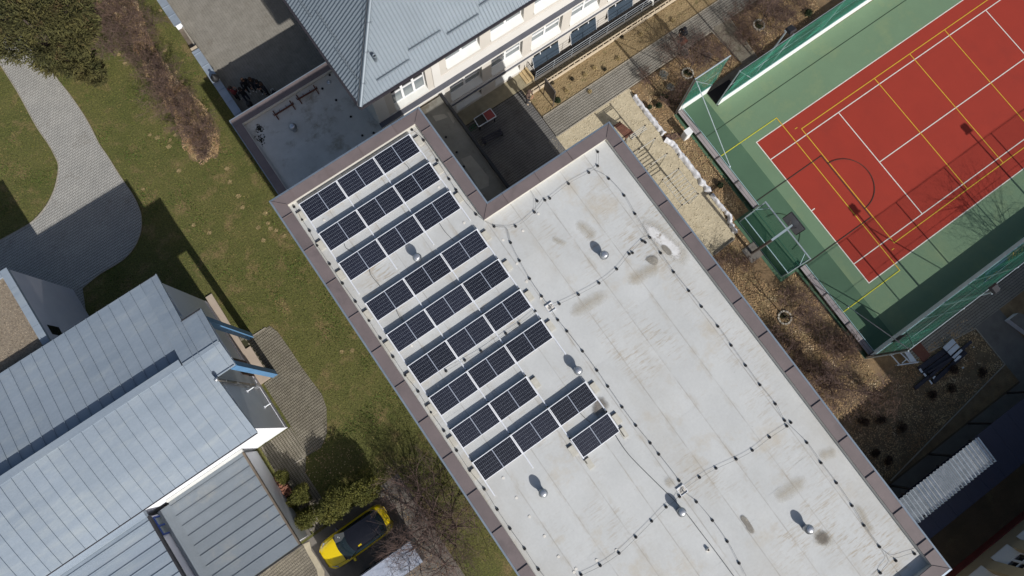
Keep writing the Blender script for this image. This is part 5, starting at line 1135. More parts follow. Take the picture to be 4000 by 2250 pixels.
for k in range(7):
    a = Vector(q[0]).lerp(Vector(q[3]),k/7); b = Vector(q[0]).lerp(Vector(q[3]),(k+0.93)/7); c_ = Vector(q[1]).lerp(Vector(q[2]),(k+0.93)/7); d_ = Vector(q[1]).lerp(Vector(q[2]),k/7)
    MB().prism([tuple(a),tuple(b),tuple(c_),tuple(d_)],0.96,1.0).build('roof_plank', mat('brown_board', srgb(118,78,62), srgb(98,64,52), 3, 0.85, obj_rand=0.1) if k == 0 else bpy.data.materials['brown_board'], sf)
for p in q: MB().bar((*p,0),(*p,1.0),0.08,0.08).build('post', m_post_d, sf)
# long white tarpaulin along the sand pit
m_tarp = mat('white_tarpaulin', srgb(232,232,234), srgb(214,214,218), 1.5, 0.6)
def tarp_run(pts, lab, wl):
    P_ = smooth_open(pts,8); mb = MB(); n = len(P_); m_ = 9
    for i, p in enumerate(P_):
        a = P_[max(i-1,0)]; b = P_[min(i+1,n-1)]; d = Vector((b[0]-a[0],b[1]-a[1])).normalized(); nn = Vector((-d.y,d.x))
        w_ = wl*(0.8+0.5*noise.noise((i*0.35,2,1)))
        for j in range(m_):
            s_ = j/(m_-1)*2-1; z = 0.02+0.26*(1-s_*s_)+0.09*noise.noise((p[0]*4.5+j*0.4,p[1]*4.5,j*0.5))+0.05*noise.noise((p[0]*13,p[1]*13,j*0.9))
            q = Vector((p[0],p[1]))+nn*(s_*w_*0.5); mb.v.append((q.x,q.y,max(0.01,z)))
    for i in range(n-1):
        for j in range(m_-1): q = i*m_+j; mb.f.append((q,q+m_,q+m_+1,q+1)); mb.m.append(0)
    one('tarpaulin', mb, m_tarp, lab, 'tarpaulin', 'white tarpaulins edging the sand pit', org=(*pts[0],0), smooth=True)
tarp_run([(18.96,11.81),(18.94,11.41),(18.93,10.76),(18.94,9.93),(18.94,9.2),(18.96,8.65)], 'crumpled white tarpaulin along the northern half of the sand pit edge', 0.42)
tarp_run([(18.81,8.35),(19.02,7.84)]+[(19,7.1),(19.02,6.4),(19.01,5.46),(18.98,4.6),(19.02,3.94)], 'crumpled white tarpaulin along the middle of the sand pit edge', 0.48)
tarp_run([(18.99,3.81),(18.99,3.1),(19.03,2.45),(19.06,2.04),(18.86,1.78),(18.75,1.4),(18.7,0.93)], 'crumpled white tarpaulin winding to the southern tip of the sand pit', 0.36)
bx = thing('white_cabinet', 'white sheet-metal cabinet standing beside the low court wall', 'cabinet', (19.95,7.75,0))
MB().box(19.72,20.14,7.58,7.96,0.0,0.92).build('body', m_board, bx); MB().box(19.70,20.16,7.56,7.98,0.92,0.95).build('lid', m_board, bx); MB().box(19.70,19.718,7.63,7.91,0.1,0.85).build('door', mat('cabinet_door', srgb(206,208,204), srgb(196,198,194), 2, 0.6), bx)
sk = thing('brown_cover', 'crumpled brown sheet lying between the two white tarpaulins', 'sheet', (*(19.25,8.26),0))
mb = MB(); c0 = Vector((19.25,8.22))
for i in range(13):
    for j in range(7):
        x = c0.x+(i-6)*0.085; y = c0.y+(j-3)*0.08-(i-6)*0.03; mb.v.append((x,y,0.05+0.12*abs(noise.noise((x*5,y*5,1)))))
for i in range(12):
    for j in range(6): q = i*7+j; mb.f.append((q,q+7,q+8,q+1)); mb.m.append(0)
mb.build('cloth', mat('brown_cloth', srgb(108,84,72), srgb(84,66,58), 4, 0.9), sk)
# low timber kerb of the pit at its southern end
o = thing('pit_edging', 'low weathered edging at the southern end of the sand pit', 'edging', (*(16.8,0.64),0)); 
for a, b in zip([(16.74,0.63),(17.44,0.68),(18.38,0.72)][:-1], [(16.74,0.63),(17.44,0.68),(18.38,0.72)][1:]): MB().bar((*a,0.05),(*b,0.05),0.06,0.14).build('edging_board', m_conc, o)
# notice board on two posts
fa, fb = (14.24,15.23), (14.21,14.21)
nb_ = thing('notice_board', 'dark grey notice board on two posts in the sandy bed', 'notice board', (*fb,0))
u_ = (fa[0]+fb[0])/2
for p in (fa,fb): MB().tube([(u_,p[1],0),(u_,p[1],2.05)],0.03,8).build('post', m_post_d, nb_)
MB().box(u_-0.02,u_+0.02,fb[1]-0.02,fa[1]+0.02,0.75,2.05).build('panel', mat('slate_panel', srgb(104,102,104), srgb(94,92,94), 1, 0.5), nb_)
MB().box(u_-0.035,u_+0.035,fb[1]-0.04,fa[1]+0.04,2.05,2.09).build('top_bar', m_post_d, nb_)
# table-tennis table in the shaded yard
tc = [(9.44,16.08),(10.68,16.08),(10.68,15.44),(9.39,15.48)]
tt = thing('table_tennis_table', 'table-tennis table half dark red and half dark with pale rim in the shaded yard', 'table', (*(10.07,15.77),0))
q = [Vector(p) for p in tc]; md0 = (q[0]+q[1])/2; md1 = (q[3]+q[2])/2
MB().prism([tuple(q[0]),tuple(md0),tuple(md1),tuple(q[3])],0.70,0.75).build('table_half', mat('dark_table', srgb(48,46,40), srgb(40,38,34), 2, 0.6), tt); MB().prism([tuple(md0),tuple(q[1]),tuple(q[2]),tuple(md1)],0.70,0.752).build('table_half', mat('red_table', srgb(142,60,58), srgb(128,52,50), 2, 0.6), tt)
for a, b in ((q[0],q[1]),(q[1],q[2]),(q[2],q[3]),(q[3],q[0])): MB().bar((*a,0.73),(*b,0.73),0.045,0.07).build('rim', m_wboard, tt)
MB().bar((*md0,0.82),(*md1,0.82),0.02,0.13).build('net', m_wboard, tt)
for p in q:
    p2 = p.lerp((q[0]+q[2])/2,0.15); MB().bar((p2.x,p2.y,0),(p2.x,p2.y,0.7),0.06,0.06).build('leg', m_dark, tt)
gm = mat('green_hose', srgb(40,120,80), srgb(32,100,66), 3, 0.6)
for p, lab in (((9.08,15.87),'green hose coil on the dark yard, nearer the corridor'),((9.31,15.91),'second green hose coil beside the table-tennis table')):
    one('hose_coil', MB().tube([(p[0]+0.12*math.cos(t*0.6)*(1+t*0.01),p[1]+0.12*math.sin(t*0.6),0.05+0.002*t) for t in range(24)],0.014,5), gm, lab, 'hose', 'green hose coils', org=(*p,0.03))
o = thing('low_bench', 'long dark bench frame in the shaded play yard', 'bench', (*(9.73,14.79),0))
for s_ in (0,0.14,0.28): MB().bar((*(9.1,14.83),0.4),(*(10.53,14.69),0.4),0.07,0.04) if s_ < 0 else MB().bar(((9.1,14.83)[0]-s_*0.3,(9.1,14.83)[1]-s_,0.4),((10.53,14.69)[0]-s_*0.3,(10.53,14.69)[1]-s_,0.4),0.09,0.04).build('slat', m_plank, o)
for p in ((9.25,14.87),(10.44,14.74)): MB().box(p[0]-0.05,p[0]+0.05,p[1]-0.35,p[1]+0.05,0,0.38).build('leg', m_dark, o)
# ---------------- low wall with metal coping beside the lawn
m_cop = mat('zinc_coping', srgb(168,178,188), srgb(150,160,171), 2, 0.5, metal=0.3, fine=0.06)
lw = thing('coped_wall', 'low garden wall with pale zinc coping between lawn and school yard', 'wall', (-2.4,29,0))
MB().box(-2.60,-2.22,22.62,29.75,0,0.78).build('wall', m_hwall, lw); MB().box(-2.60,-2.22,31.9,45,0,0.78).build('wall', m_hwall, lw)
v_ = 22.62; k = 0
while v_ < 29.6: MB().box(-2.66,-2.16,v_,min(v_+0.98,29.75),0.78,0.82+0.003*(k%2)).build('coping_sheet', m_cop, lw); MB().box(-2.66,-2.16,v_-0.012,v_+0.012,0.80,0.85).build('coping_seam', m_cop, lw); v_ += 0.98; k += 1
v_ = 31.9
while v_ < 44: MB().box(-2.66,-2.16,v_,v_+0.75,0.78,0.82+0.003*(k%2)).build('coping_sheet', m_cop, lw); MB().box(-2.66,-2.16,v_-0.012,v_+0.012,0.80,0.85).build('coping_seam', m_cop, lw); v_ += 0.75; k += 1
MB().box(-2.60,-2.22,29.77,31.88,0,0.35).build('low_section', m_fascia, lw); MB().box(-2.32,-2.22,29.8,31.8,0.35,0.5).build('brick_edge', m_kerb, lw); MB().box(-2.62,-2.20,29.77,30.1,0.35,0.72).build('pier', m_block, lw)
bg_ = thing('black_sack', 'black sack standing on the wall coping', 'sack', (*(-2.35,27.31),0.82)); p = (-2.35,27.31)
MB().lathe([(0.20,0.0),(0.25,0.12),(0.22,0.3),(0.10,0.42),(0.05,0.5)],(*p,0.825),12).build('bag', m_black, bg_, True); MB().lathe([(0.05,0.5),(0.09,0.55),(0.03,0.57)],(*p,0.825),8).build('tied_neck', m_black, bg_)
# pile of red-brown pavers, concrete steps near the garage
pb = thing('brick_pile', 'stacked red-brown interlocking pavers beside the garage wall', 'brick pile', (*(-11.98,4.06),0)); m_redb = mat('red_brown_paver', srgb(150,104,84), srgb(124,84,68), 4, 0.9, obj_rand=0.2)
p = (-11.98,4.06); sp = bone(0.24,0.11,0.075,0.006); r = random.Random(1)
for k in range(14):
    mb = MB(); cx = p[0]+(k%2)*0.24-0.12; cy = p[1]+(k//2)*0.19-0.55; open_prism(mb, [(cx+x_,cy+y_) for x_,y_ in sp], 0.0, 0.18+0.05*(k%3)); mb.build('paver', m_redb, pb)
cs = thing('concrete_steps', 'small weathered concrete steps at the corner of the garage', 'steps', (*(-12.46,1.3),0)); p = (-12.49,1.31)
for k in range(3): MB().box(p[0]-0.40+0.27*k,p[0]-0.132+0.27*k,p[1]-0.42,p[1]+0.42,0.0,0.5-0.15*k).build('step', m_conc, cs)
o = thing('concrete_lump', 'pale broken concrete lump beside the steps', 'rubble', (*(-11.99,1.18),0)); p = (-11.99,1.18); MB().lathe([(0.12,0),(0.14,0.08),(0.07,0.2)],(*p,0),7).build('lump', m_conc, o); MB().lathe([(0.06,0),(0.05,0.08)],(p[0]+0.16,p[1]-0.05,0),6).build('chip', m_conc, o)

# banner hung on the shaded court fence, seen steeply from above
bn = thing('fence_banner', 'dark banner with yellow slanted writing hung on the shaded court fence', 'banner', (31.5,-9.50,1.0))
m_bann = mat('banner_cloth', srgb(84,72,52), srgb(66,64,60), 1.2, 0.8); m_bann2 = mat('banner_blue', srgb(52,66,104), srgb(44,58,92), 1.5, 0.8)
def bq(x0,x1,s0,s1,lift=0.0):
    f = lambda s: (-9.66-0.62*s, 0.98-0.78*s)
    (ya,za),(yb,zb) = f(s0),f(s1); return [(x0,yb,zb+lift),(x1,yb,zb+lift),(x1,ya,za+lift),(x0,ya,za+lift)]
MB().slab(*bq(29.2,31.0,0,1),0.012).build('blue_field', m_bann2, bn); MB().slab(*bq(31.0,34.6,0,1),0.012).build('brown_field', m_bann, bn)
for k, (x_, w_, h0_, h1_) in enumerate(((31.2,.10,.35,.75),(31.42,.28,.6,.68),(31.5,.08,.35,1.0),(31.75,.08,.35,.75),(31.98,.08,.35,.75),(32.1,.16,.35,.42),(32.3,.08,.35,.75),(32.55,.08,.35,1.0),(32.7,.22,.6,.68),(32.9,.08,.35,1.0),(33.1,.08,.35,.75),(29.4,.9,.3,.36),(33.5,.1,.35,.9),(33.8,.1,.35,.9))):
    MB().slab(*bq(x_,x_+w_,1.05-h1_,1.05-h0_,0.008),0.004).build('letter_stroke', m_yellow_line, bn)
o = thing('bent_pipe', 'white bent pipe end sticking up beside the railing', 'pipe', (*(23.72,16.42),0)); p = (23.75,16.4)
MB().tube([(p[0]-0.25,p[1]+0.12,0.35),(p[0]-0.08,p[1]+0.1,0.5),(p[0]+0.05,p[1]-0.02,0.42),(p[0]+0.08,p[1]-0.08,0.0)],0.06,8).build('pipe', m_sill, o, True); MB().lathe([(0.08,0.0),(0.08,0.06)],(p[0]+0.08,p[1]-0.08,0),10).build('collar', m_sill, o)
o = thing('concrete_bunker', 'low grey concrete box at the right edge of the shaded yard', 'concrete box', (*(29.11,-13.73),0)); q = [(28.86,-12.76),(29.58,-12.76),(30.31,-13.81),(29.48,-14.93)]
MB().prism(q,0.0,0.46).build('box', m_lilac, o); MB().prism([(p_[0]*1.0,p_[1]) for p_ in q],0.462,0.5).build('lid', m_conc, o)
struct('brown_hatch_plate', MB().prism([(23.57,13.28),(24.21,13.34),(24.19,12.9),(23.6,12.86)],0.02,0.045), m_mat_brown)

# ================================================================ CAR, TRAILER, PEOPLE
m_yel_car = mat('yellow_car_paint', srgb(238,206,16), srgb(232,200,14), 1, 0.28, spec=0.5, coat=0.6)
m_carblk = mat('black_car_roof', srgb(26,25,30), srgb(22,22,26), 2, 0.25, coat=0.5)
m_carglass = mat('car_glass', srgb(34,48,54), srgb(28,40,46), 0.8, 0.05, spec=0.7)
m_tyre = mat('tyre_rubber', srgb(28,28,28), srgb(22,22,22), 8, 0.85)
m_lamp = mat('lamp_glass', srgb(150,154,158), srgb(120,124,130), 3, 0.15)
car = thing('car', 'yellow hatchback with black roof parked under the bare tree', 'car', (-9.97,-0.66,0))
CX, CY = -12.08, -0.66
st_ = [(0.0,0.50,0.55,0.62),(0.10,0.66,0.42,0.70),(0.28,0.80,0.34,0.76),(0.6,0.865,0.30,0.84),(1.0,0.885,0.28,0.93),(1.4,0.885,0.26,0.96),(2.2,0.885,0.25,0.97),(3.0,0.885,0.27,0.98),(3.6,0.87,0.30,1.0),(3.95,0.82,0.34,1.02),(4.12,0.70,0.42,0.98),(4.20,0.52,0.52,0.85)]
mb = MB(); N_ = 12
for (x, w_, zb, zt) in st_:
    ring_ = [(-w_*0.86,zb),(-w_*0.98,zb+0.14),(-w_,(zb+zt)/2),(-w_*0.97,zt-0.10),(-w_*0.86,zt-0.02),(-w_*0.45,zt+0.02),(w_*0.45,zt+0.02),(w_*0.86,zt-0.02),(w_*0.97,zt-0.10),(w_,(zb+zt)/2),(w_*0.98,zb+0.14),(w_*0.86,zb)]
    mb.v += [(CX+x,CY+y,z) for y,z in ring_]
for i in range(len(st_)-1):
    for k in range(N_): a = i*N_+k; b = i*N_+(k+1)%N_; mb.f.append((a,b,b+N_,a+N_)); mb.m.append(0)
mb.f += [tuple(range(N_)), tuple(reversed(range((len(st_)-1)*N_,len(st_)*N_)))]; mb.m += [0,0]
mb.build('body', m_yel_car, car, True)
def loft(rows, m, name, parent, thick=None):
    mb = MB(); n = len(rows[0])
    for r_ in rows: mb.v += [(CX+p[0],CY+p[1],p[2]) for p in r_]
    for i in range(len(rows)-1):
        for k in range(n-1): a = i*n+k; mb.f.append((a,a+1,a+n+1,a+n)); mb.m.append(0)
    return mb.build(name, m, parent, True)
def arcrow(x0, bow, w_, z, crown, n=9): return [(x0+bow*(1-((k/(n-1))*2-1)**2)*-1, ((k/(n-1))*2-1)*w_, z+crown*(1-((k/(n-1))*2-1)**2)) for k in range(n)]
loft([arcrow(1.22,0.22,0.80,0.965,0.03),arcrow(1.55,0.18,0.70,1.22,0.04),arcrow(1.88,0.14,0.62,1.42,0.04)], m_carglass, 'windscreen', car)
loft([arcrow(1.86,0.14,0.64,1.425,0.045),arcrow(2.3,0.05,0.64,1.47,0.05),arcrow(2.8,0.0,0.63,1.48,0.05),arcrow(3.3,-0.06,0.61,1.455,0.05),arcrow(3.52,-0.1,0.60,1.42,0.045)], m_carblk, 'roof', car)
loft([arcrow(3.50,-0.1,0.60,1.415,0.04),arcrow(3.62,-0.14,0.65,1.24,0.04),arcrow(3.74,-0.17,0.70,1.06,0.03)], m_carglass, 'rear_window', car)
for s_ in (-1,1):
    loft([[(1.20,s_*0.775,0.97),(1.9,s_*0.785,0.99),(2.6,s_*0.785,1.0),(3.3,s_*0.775,1.01),(3.70,s_*0.73,1.03)],[(1.60,s_*0.735,1.22),(2.0,s_*0.745,1.24),(2.6,s_*0.745,1.25),(3.25,s_*0.735,1.25),(3.65,s_*0.70,1.22)],[(1.90,s_*0.645,1.42),(2.1,s_*0.65,1.45),(2.6,s_*0.645,1.47),(3.2,s_*0.63,1.46),(3.5,s_*0.61,1.42)]], m_carglass, 'side_window', car)
    for x in (0.78,3.42):
        wh = MB().tube([(CX+x,CY+s_*0.70,0.31),(CX+x,CY+s_*0.885,0.31)],0.31,18).build('wheel', m_tyre, car); MB().tube([(CX+x,CY+s_*0.885,0.31),(CX+x,CY+s_*0.895,0.31)],0.20,14).build('rim', m_gal, wh)
    MB().tube([(CX+0.16,CY+s_*0.52,0.68),(CX+0.50,CY+s_*0.76,0.78)],[0.03,0.055],8).build('headlight', m_lamp, car); MB().tube([(CX+4.05,CY+s_*0.62,0.86),(CX+4.12,CY+s_*0.50,0.86)],0.07,8).build('tail_light', mat('red_lens', srgb(150,20,20), srgb(130,16,16), 3, 0.3) if s_ < 0 else bpy.data.materials['red_lens'], car)
    MB().add([(CX+1.42,CY+s_*0.86,0.95),(CX+1.58,CY+s_*0.86,0.95),(CX+1.56,CY+s_*1.06,0.98),(CX+1.42,CY+s_*1.04,0.98),(CX+1.44,CY+s_*0.86,1.08),(CX+1.56,CY+s_*0.86,1.08),(CX+1.54,CY+s_*1.05,1.10),(CX+1.44,CY+s_*1.03,1.10)], [(0,1,2,3),(4,7,6,5),(0,4,5,1),(1,5,6,2),(2,6,7,3),(3,7,4,0)]).build('mirror', m_yel_car if s_ < 0 else m_carblk, car)
MB().bar((CX+1.16,CY-0.72,0.975),(CX+1.16,CY+0.72,0.975),0.20,0.03).build('wiper_cowl', m_black, car)
MB().box(CX+0.02,CX+0.05,CY-0.35,CY+0.35,0.42,0.56).build('grille', m_black, car)
# yellow lettering mark on the black roof
lm = MB(); 
for k, (dx, wy) in enumerate(((0,0.05),(0.035,0.09),(0.07,0.06),(0.105,0.10),(0.14,0.05),(0.175,0.11))): lm.box(CX+2.12+dx,CX+2.145+dx,CY-0.46-wy/2,CY-0.46+wy/2,1.494,1.50)
lm.build('roof_mark', m_yel_car, car)
for x, y, z, s_ in ((1.52,0.46,1.235,0.07),(1.42,0.56,1.16,0.05),(1.60,-0.55,1.245,0.04)): MB().box(CX+x-s_,CX+x+s_,CY+y-s_*0.7,CY+y+s_*0.7,z,z+0.012).build('paper_slip', m_board, car)
tl = thing('covered_trailer', 'pale sheet-metal box trailer under the bare tree beside the yellow car', 'trailer', (-9.5,-3.1,0))
m_trl = mat('pale_dusty_sheet', srgb(186,192,204), srgb(168,175,190), 1.6, 0.45, metal=0.2, fine=0.12, fscale=14)
MB().box(-12.4,-7.45,-3.76,-2.50,0.55,1.95).build('box', m_trl, tl)
for k in range(6): MB().box(-12.42+k*0.83,-11.60+k*0.83-0.012,-3.78,-2.48,1.95,1.972+0.003*(k%2)).build('roof_sheet', m_trl, tl)
for x in (-10.6,-9.7):
    for y in (-3.74,-2.52): MB().tube([(x,y-0.08,0.32),(x,y+0.08,0.32)],0.32,14).build('wheel', m_tyre, tl)
MB().bar((-12.4,-3.13,0.5),(-13.6,-3.13,0.5),0.1,0.1).build('drawbar', m_dark, tl)

# ---------------- people: one continuous skinned body each, hair as a child
m_skin = mat('skin', srgb(196,150,124), srgb(184,138,112), 5, 0.6)
def cloth(n, c): return bpy.data.materials.get(n) or mat(n, c, None, 6, 0.9)
def person(label, loc, heading, top, legs, shoes, hair_c, pose, h=1.72, hood=None, mark=None, longhair=False):
    """pose: dict of joint offsets in the person's frame (x right, y forward)"""
    k = h/1.72
    J = {'pel':(0,0,0.95),'bel':(0,0.01,1.10),'che':(0,0.0,1.32),'nek':(0,0.0,1.46),'chin':(0,0.03,1.52),'hed':(0,0.04,1.61),'top':(0,0.02,1.70),
         'shl':(-0.19,0,1.40),'ell':(-0.26,0.02,1.13),'wrl':(-0.24,0.16,0.93),'hal':(-0.23,0.21,0.87),'shr':(0.19,0,1.40),'elr':(0.26,0.02,1.13),'wrr':(0.24,0.16,0.93),'har':(0.23,0.21,0.87),
         'hil':(-0.10,0,0.90),'knl':(-0.11,0.02,0.50),'anl':(-0.11,-0.02,0.09),'tol':(-0.13,0.16,0.04),'hir':(0.10,0,0.90),'knr':(0.11,0.02,0.50),'anr':(0.11,-0.02,0.09),'tor':(0.13,0.16,0.04)}
    J.update(pose)
    Rd = {'pel':0.15,'bel':0.135,'che':0.165,'nek':0.06,'chin':0.075,'hed':0.10,'top':0.07,'shl':0.085,'ell':0.06,'wrl':0.042,'hal':0.045,'shr':0.085,'elr':0.06,'wrr':0.042,'har':0.045,'hil':0.11,'knl':0.075,'anl':0.05,'tol':0.042,'hir':0.11,'knr':0.075,'anr':0.05,'tor':0.042}
    E_ = [('pel','bel'),('bel','che'),('che','nek'),('nek','chin'),('chin','hed'),('hed','top'),('che','shl'),('shl','ell'),('ell','wrl'),('wrl','hal'),('che','shr'),('shr','elr'),('elr','wrr'),('wrr','har'),('pel','hil'),('hil','knl'),('knl','anl'),('anl','tol'),('pel','hir'),('hir','knr'),('knr','anr'),('anr','tor')]
    ks = list(J); me = bpy.data.meshes.new('body'); me.from_pydata([tuple(c_*k for c_ in J[q]) for q in ks], [(ks.index(a),ks.index(b)) for a,b in E_], [])
    o = bpy.data.objects.new('body', me); C.objects.link(o); md = o.modifiers.new('s','SKIN'); md.use_smooth_shade = True
    for i, q in enumerate(ks): sv = me.skin_vertices[0].data[i]; sv.radius = (Rd[q]*k,Rd[q]*k*(0.72 if q in ('che','bel','pel') else 1)); sv.use_root = (q == 'pel')
    o.modifiers.new('ss','SUBSURF').levels = 1
    dg = bpy.context.evaluated_depsgraph_get(); m2 = bpy.data.meshes.new_from_object(o.evaluated_get(dg)); bpy.data.objects.remove(o)
    for m_ in (top, legs, shoes, m_skin): m2.materials.append(m_)
    hands = [Vector(J['hal'])*k, Vector(J['har'])*k]
    for p in m2.polygons:
        c_ = p.center; z = c_.z/k
        near = min((c_-q).length for q in hands)
        p.material_index = 2 if z < 0.10 else (3 if near < 0.075 else (1 if z < 0.93 and abs(c_.x) < 0.22*k+0.2 and near > 0.12 and not (abs(c_.x) > 0.19*k and z > 0.72) else (0 if z < 1.49 else 3)))
        p.use_smooth = True
    t = thing('person', label, 'person', loc); t.rotation_euler = (0,0,heading)
    b = bpy.data.objects.new('body', m2); put(b, t)
    hd = Vector(J['hed'])*k; hm = MB()
    if hood: hm.lathe([(0.10,-0.16),(0.135,-0.04),(0.135,0.04),(0.10,0.11),(0.04,0.145)],(hd.x,hd.y-0.02,hd.z),12)
    else: hm.lathe([(0.112,-0.03 if not longhair else -0.20),(0.118,0.03),(0.10,0.09),(0.05,0.125),(0.0,0.13)],(hd.x,hd.y-0.018,hd.z),12,cap=False)
    ho_ = bpy.data.objects.new('hood' if hood else 'hair', hm.mesh('hair', hood or hair_c, (0,0,0), True)); put(ho_, t)
    fc = MB()
    for s_ in (-1,1): fc.lathe([(0.013,-0.01),(0.013,0.01)],(hd.x+s_*0.035,hd.y+0.092,hd.z+0.0),6)
    fc.lathe([(0.018,-0.03),(0.010,0.02)],(hd.x,hd.y+0.105,hd.z-0.02),6); f_ = bpy.data.objects.new('face_features', fc.mesh('face', m_skin)); put(f_, t)
    for side, q, w_ in ((-1,'l','wr'),(1,'r','wr')):            # five unequal, bent fingers on each hand
        hp_ = Vector(J['ha'+q])*k; d = (hp_-Vector(J['wr'+q])*k).normalized(); sx = d.cross(Vector((0,0,1))).normalized(); g_ = MB()
        for i, L_ in enumerate((0.062,0.075,0.08,0.072,0.055)):
            a = hp_+sx*(i-2)*0.017+d*0.01 if i else hp_-sx*0.045-d*0.02
            dd = d if i else (d-sx*0.8).normalized()
            g_.tube([tuple(a),tuple(a+dd*L_*0.55),tuple(a+dd*L_*0.8+Vector((0,0,-0.035)))],[0.009,0.0085,0.006],5)
        fo_ = bpy.data.objects.new('fingers', g_.mesh('fingers', m_skin)); put(fo_, t)
    if mark: mark(t, J, k)
    return t
blk = cloth('black_cotton', srgb(30,30,36)); navy = cloth('navy_denim', srgb(34,38,58)); wht = cloth('white_leather', srgb(224,222,218)); red = cloth('dark_red_wool', srgb(104,34,40)); brn = cloth('brown_wool', srgb(96,78,68)); gry = cloth('charcoal_wool', srgb(52,50,54)); hdk = cloth('dark_hair', srgb(44,34,28)); hbr = cloth('brown_hair', srgb(74,52,38)); tan_ = cloth('beige_leather', srgb(196,176,150))
walk = {'knl':(-0.10,0.16,0.52),'anl':(-0.11,0.30,0.10),'tol':(-0.12,0.47,0.06),'knr':(0.10,-0.08,0.50),'anr':(0.11,-0.32,0.14),'tor':(0.12,-0.18,0.05),'ell':(-0.27,-0.06,1.14),'wrl':(-0.20,0.14,1.05),'hal':(-0.13,0.22,1.04),'elr':(0.27,-0.05,1.14),'wrr':(0.20,0.12,1.03),'har':(0.13,0.20,1.02)}
def backprint(t, J, k):
    mb = MB(); r = random.Random(8)
    for i in range(9):
        x = r.uniform(-0.09,0.09); z = 1.2+r.uniform(-0.09,0.14); s_ = r.uniform(0.025,0.05); mb.add([(x-s_,-0.142,z-s_),(x+s_,-0.142,z-s_*0.6),(x+s_*0.7,-0.138,z+s_),(x-s_*0.8,-0.138,z+s_*0.8)], [(0,1,2,3)])
    o = bpy.data.objects.new('back_print', mb.mesh('print', cloth('pale_print', srgb(186,190,200)))); put(o, t)
person('person in black hoodie with a pale back print walking on the paved walkway', (23.62,13.22,0.03), R(115), blk, navy, wht, hdk, walk, 1.72, hood=blk, mark=backprint)
stand = {}; talk = {'ell':(-0.25,0.08,1.13),'wrl':(-0.12,0.24,1.12),'hal':(-0.06,0.29,1.13),'elr':(0.25,0.08,1.13),'wrr':(0.12,0.24,1.10),'har':(0.06,0.29,1.11)}
sit = {'tol':(-0.16,0.18,0.04)}
person('person in brown coat with pale shoes standing at the corner of the sandy bed', (*(13.05,15.33),0.03), R(200), brn, gry, tan_, hbr, talk, 1.70, hood=brn)
person('person in dark red jacket with white shoes nearest the coped wall in the shade', (*(-1.91,25.82),0.03), R(-60), red, blk, wht, hdk, talk, 1.72)
person('person in black hoodie with white drawstrings at the back of the shaded group', (*(-1,25.86),0.03), R(190), blk, gry, wht, hbr, stand, 1.74)
person('person with long brown hair and blue jeans in the middle of the shaded group', (*(-0.6,25.71),0.03), R(170), gry, navy, wht, hbr, stand, 1.66, longhair=True)
person('person in a charcoal coat standing right of the long-haired person in the shade', (*(-0.33,25.3),0.03), R(150), gry, blk, wht, hdk, talk, 1.72)
person('person with a white-strapped black bag at the right end of the shaded group', (*(-0.19,25.03),0.03), R(100), gry, blk, blk, hbr, stand, 1.62)
person('person in dark clothes with a black backpack at the annex wall in the shade', (*(-1.44,25.43),0.03), R(10), blk, navy, blk, hdk, talk, 1.66)
o = thing('shoulder_bag', 'black bag with white straps held by the rightmost person in the shade', 'bag', (*(0.14,24.5),0.75)); p = (0.14,24.5)
MB().box(p[0]-0.16,p[0]+0.16,p[1]-0.09,p[1]+0.09,0.75,1.02).build('pouch', m_black, o); MB().tube([(p[0]-0.12,p[1],1.0),(p[0]-0.05,p[1]+0.06,1.25),(p[0]+0.08,p[1]+0.06,1.25),(p[0]+0.12,p[1],1.0)],0.016,5).build('strap', wht, o)
o = thing('backpack', 'black backpack worn by the person at the annex wall', 'backpack', (*(-1.48,24.64),0.9)); p = (-1.49,24.54)
MB().lathe([(0.15,0.9),(0.19,1.0),(0.18,1.25),(0.10,1.38)],(*p,0),10).build('sack', m_black, o, True); MB().lathe([(0.10,0.95),(0.11,1.05),(0.07,1.15)],(p[0],p[1]-0.16,0),8).build('front_pocket', m_black, o, True)

m_gap = mat('panel_gap', srgb(40,36,10), srgb(30,28,10), 4, 0.8)
for y in (-0.52,-0.05): MB().bar((CX+1.20,CY+y,1.0),(CX+1.50,CY+y+0.42,1.215),0.02,0.02).build('wiper', m_black, car)
for s_ in (-1,1):
    for x in (1.75,2.75): MB().box(CX+x,CX+x+0.014,CY+s_*0.80-0.006,CY+s_*0.80+0.006+0.0,0.965,0.99).build('door_gap', m_gap, car)
    MB().bar((CX+0.30,CY+s_*0.62,0.79),(CX+1.10,CY+s_*0.72,0.955),0.014,0.012).build('bonnet_gap', m_gap, car)
    MB().bar((CX+1.95,CY+s_*0.60,1.49),(CX+3.35,CY+s_*0.58,1.49),0.03,0.03).build('roof_rail', m_carblk, car)
MB().tube([(CX+3.3,CY,1.5),(CX+3.42,CY,1.62)],0.01,5).build('aerial', m_black, car)

# ================================================================ VEGETATION
m_bark = mat('grey_brown_bark', srgb(92,80,72), srgb(72,62,56), 6, 0.95)
m_twig = add_isl(mat('brown_twigs', srgb(112,92,84), srgb(88,72,68), 3, 0.95), 0.3)
m_twig2 = add_isl(mat('reddish_dry_twigs', srgb(112,90,78), srgb(88,72,66), 2, 0.95), 0.35)
m_thuja = add_isl(mat('thuja_green', srgb(98,96,36), srgb(70,74,26), 1.4, 0.85, c3=srgb(118,108,44), s3=1.6, t3=0.56, w3=0.14), 0.35)
m_olive = add_isl(mat('olive_conifer', srgb(92,86,46), srgb(66,68,34), 0.9, 0.9, c3=srgb(88,62,42), s3=0.8, t3=0.57, w3=0.12), 0.35)
m_lav = add_isl(mat('grey_lavender', srgb(140,142,138), srgb(112,116,112), 3, 0.9), 0.3)
m_dkg = add_isl(mat('dark_evergreen', srgb(52,66,36), srgb(40,52,30), 3, 0.85), 0.35)
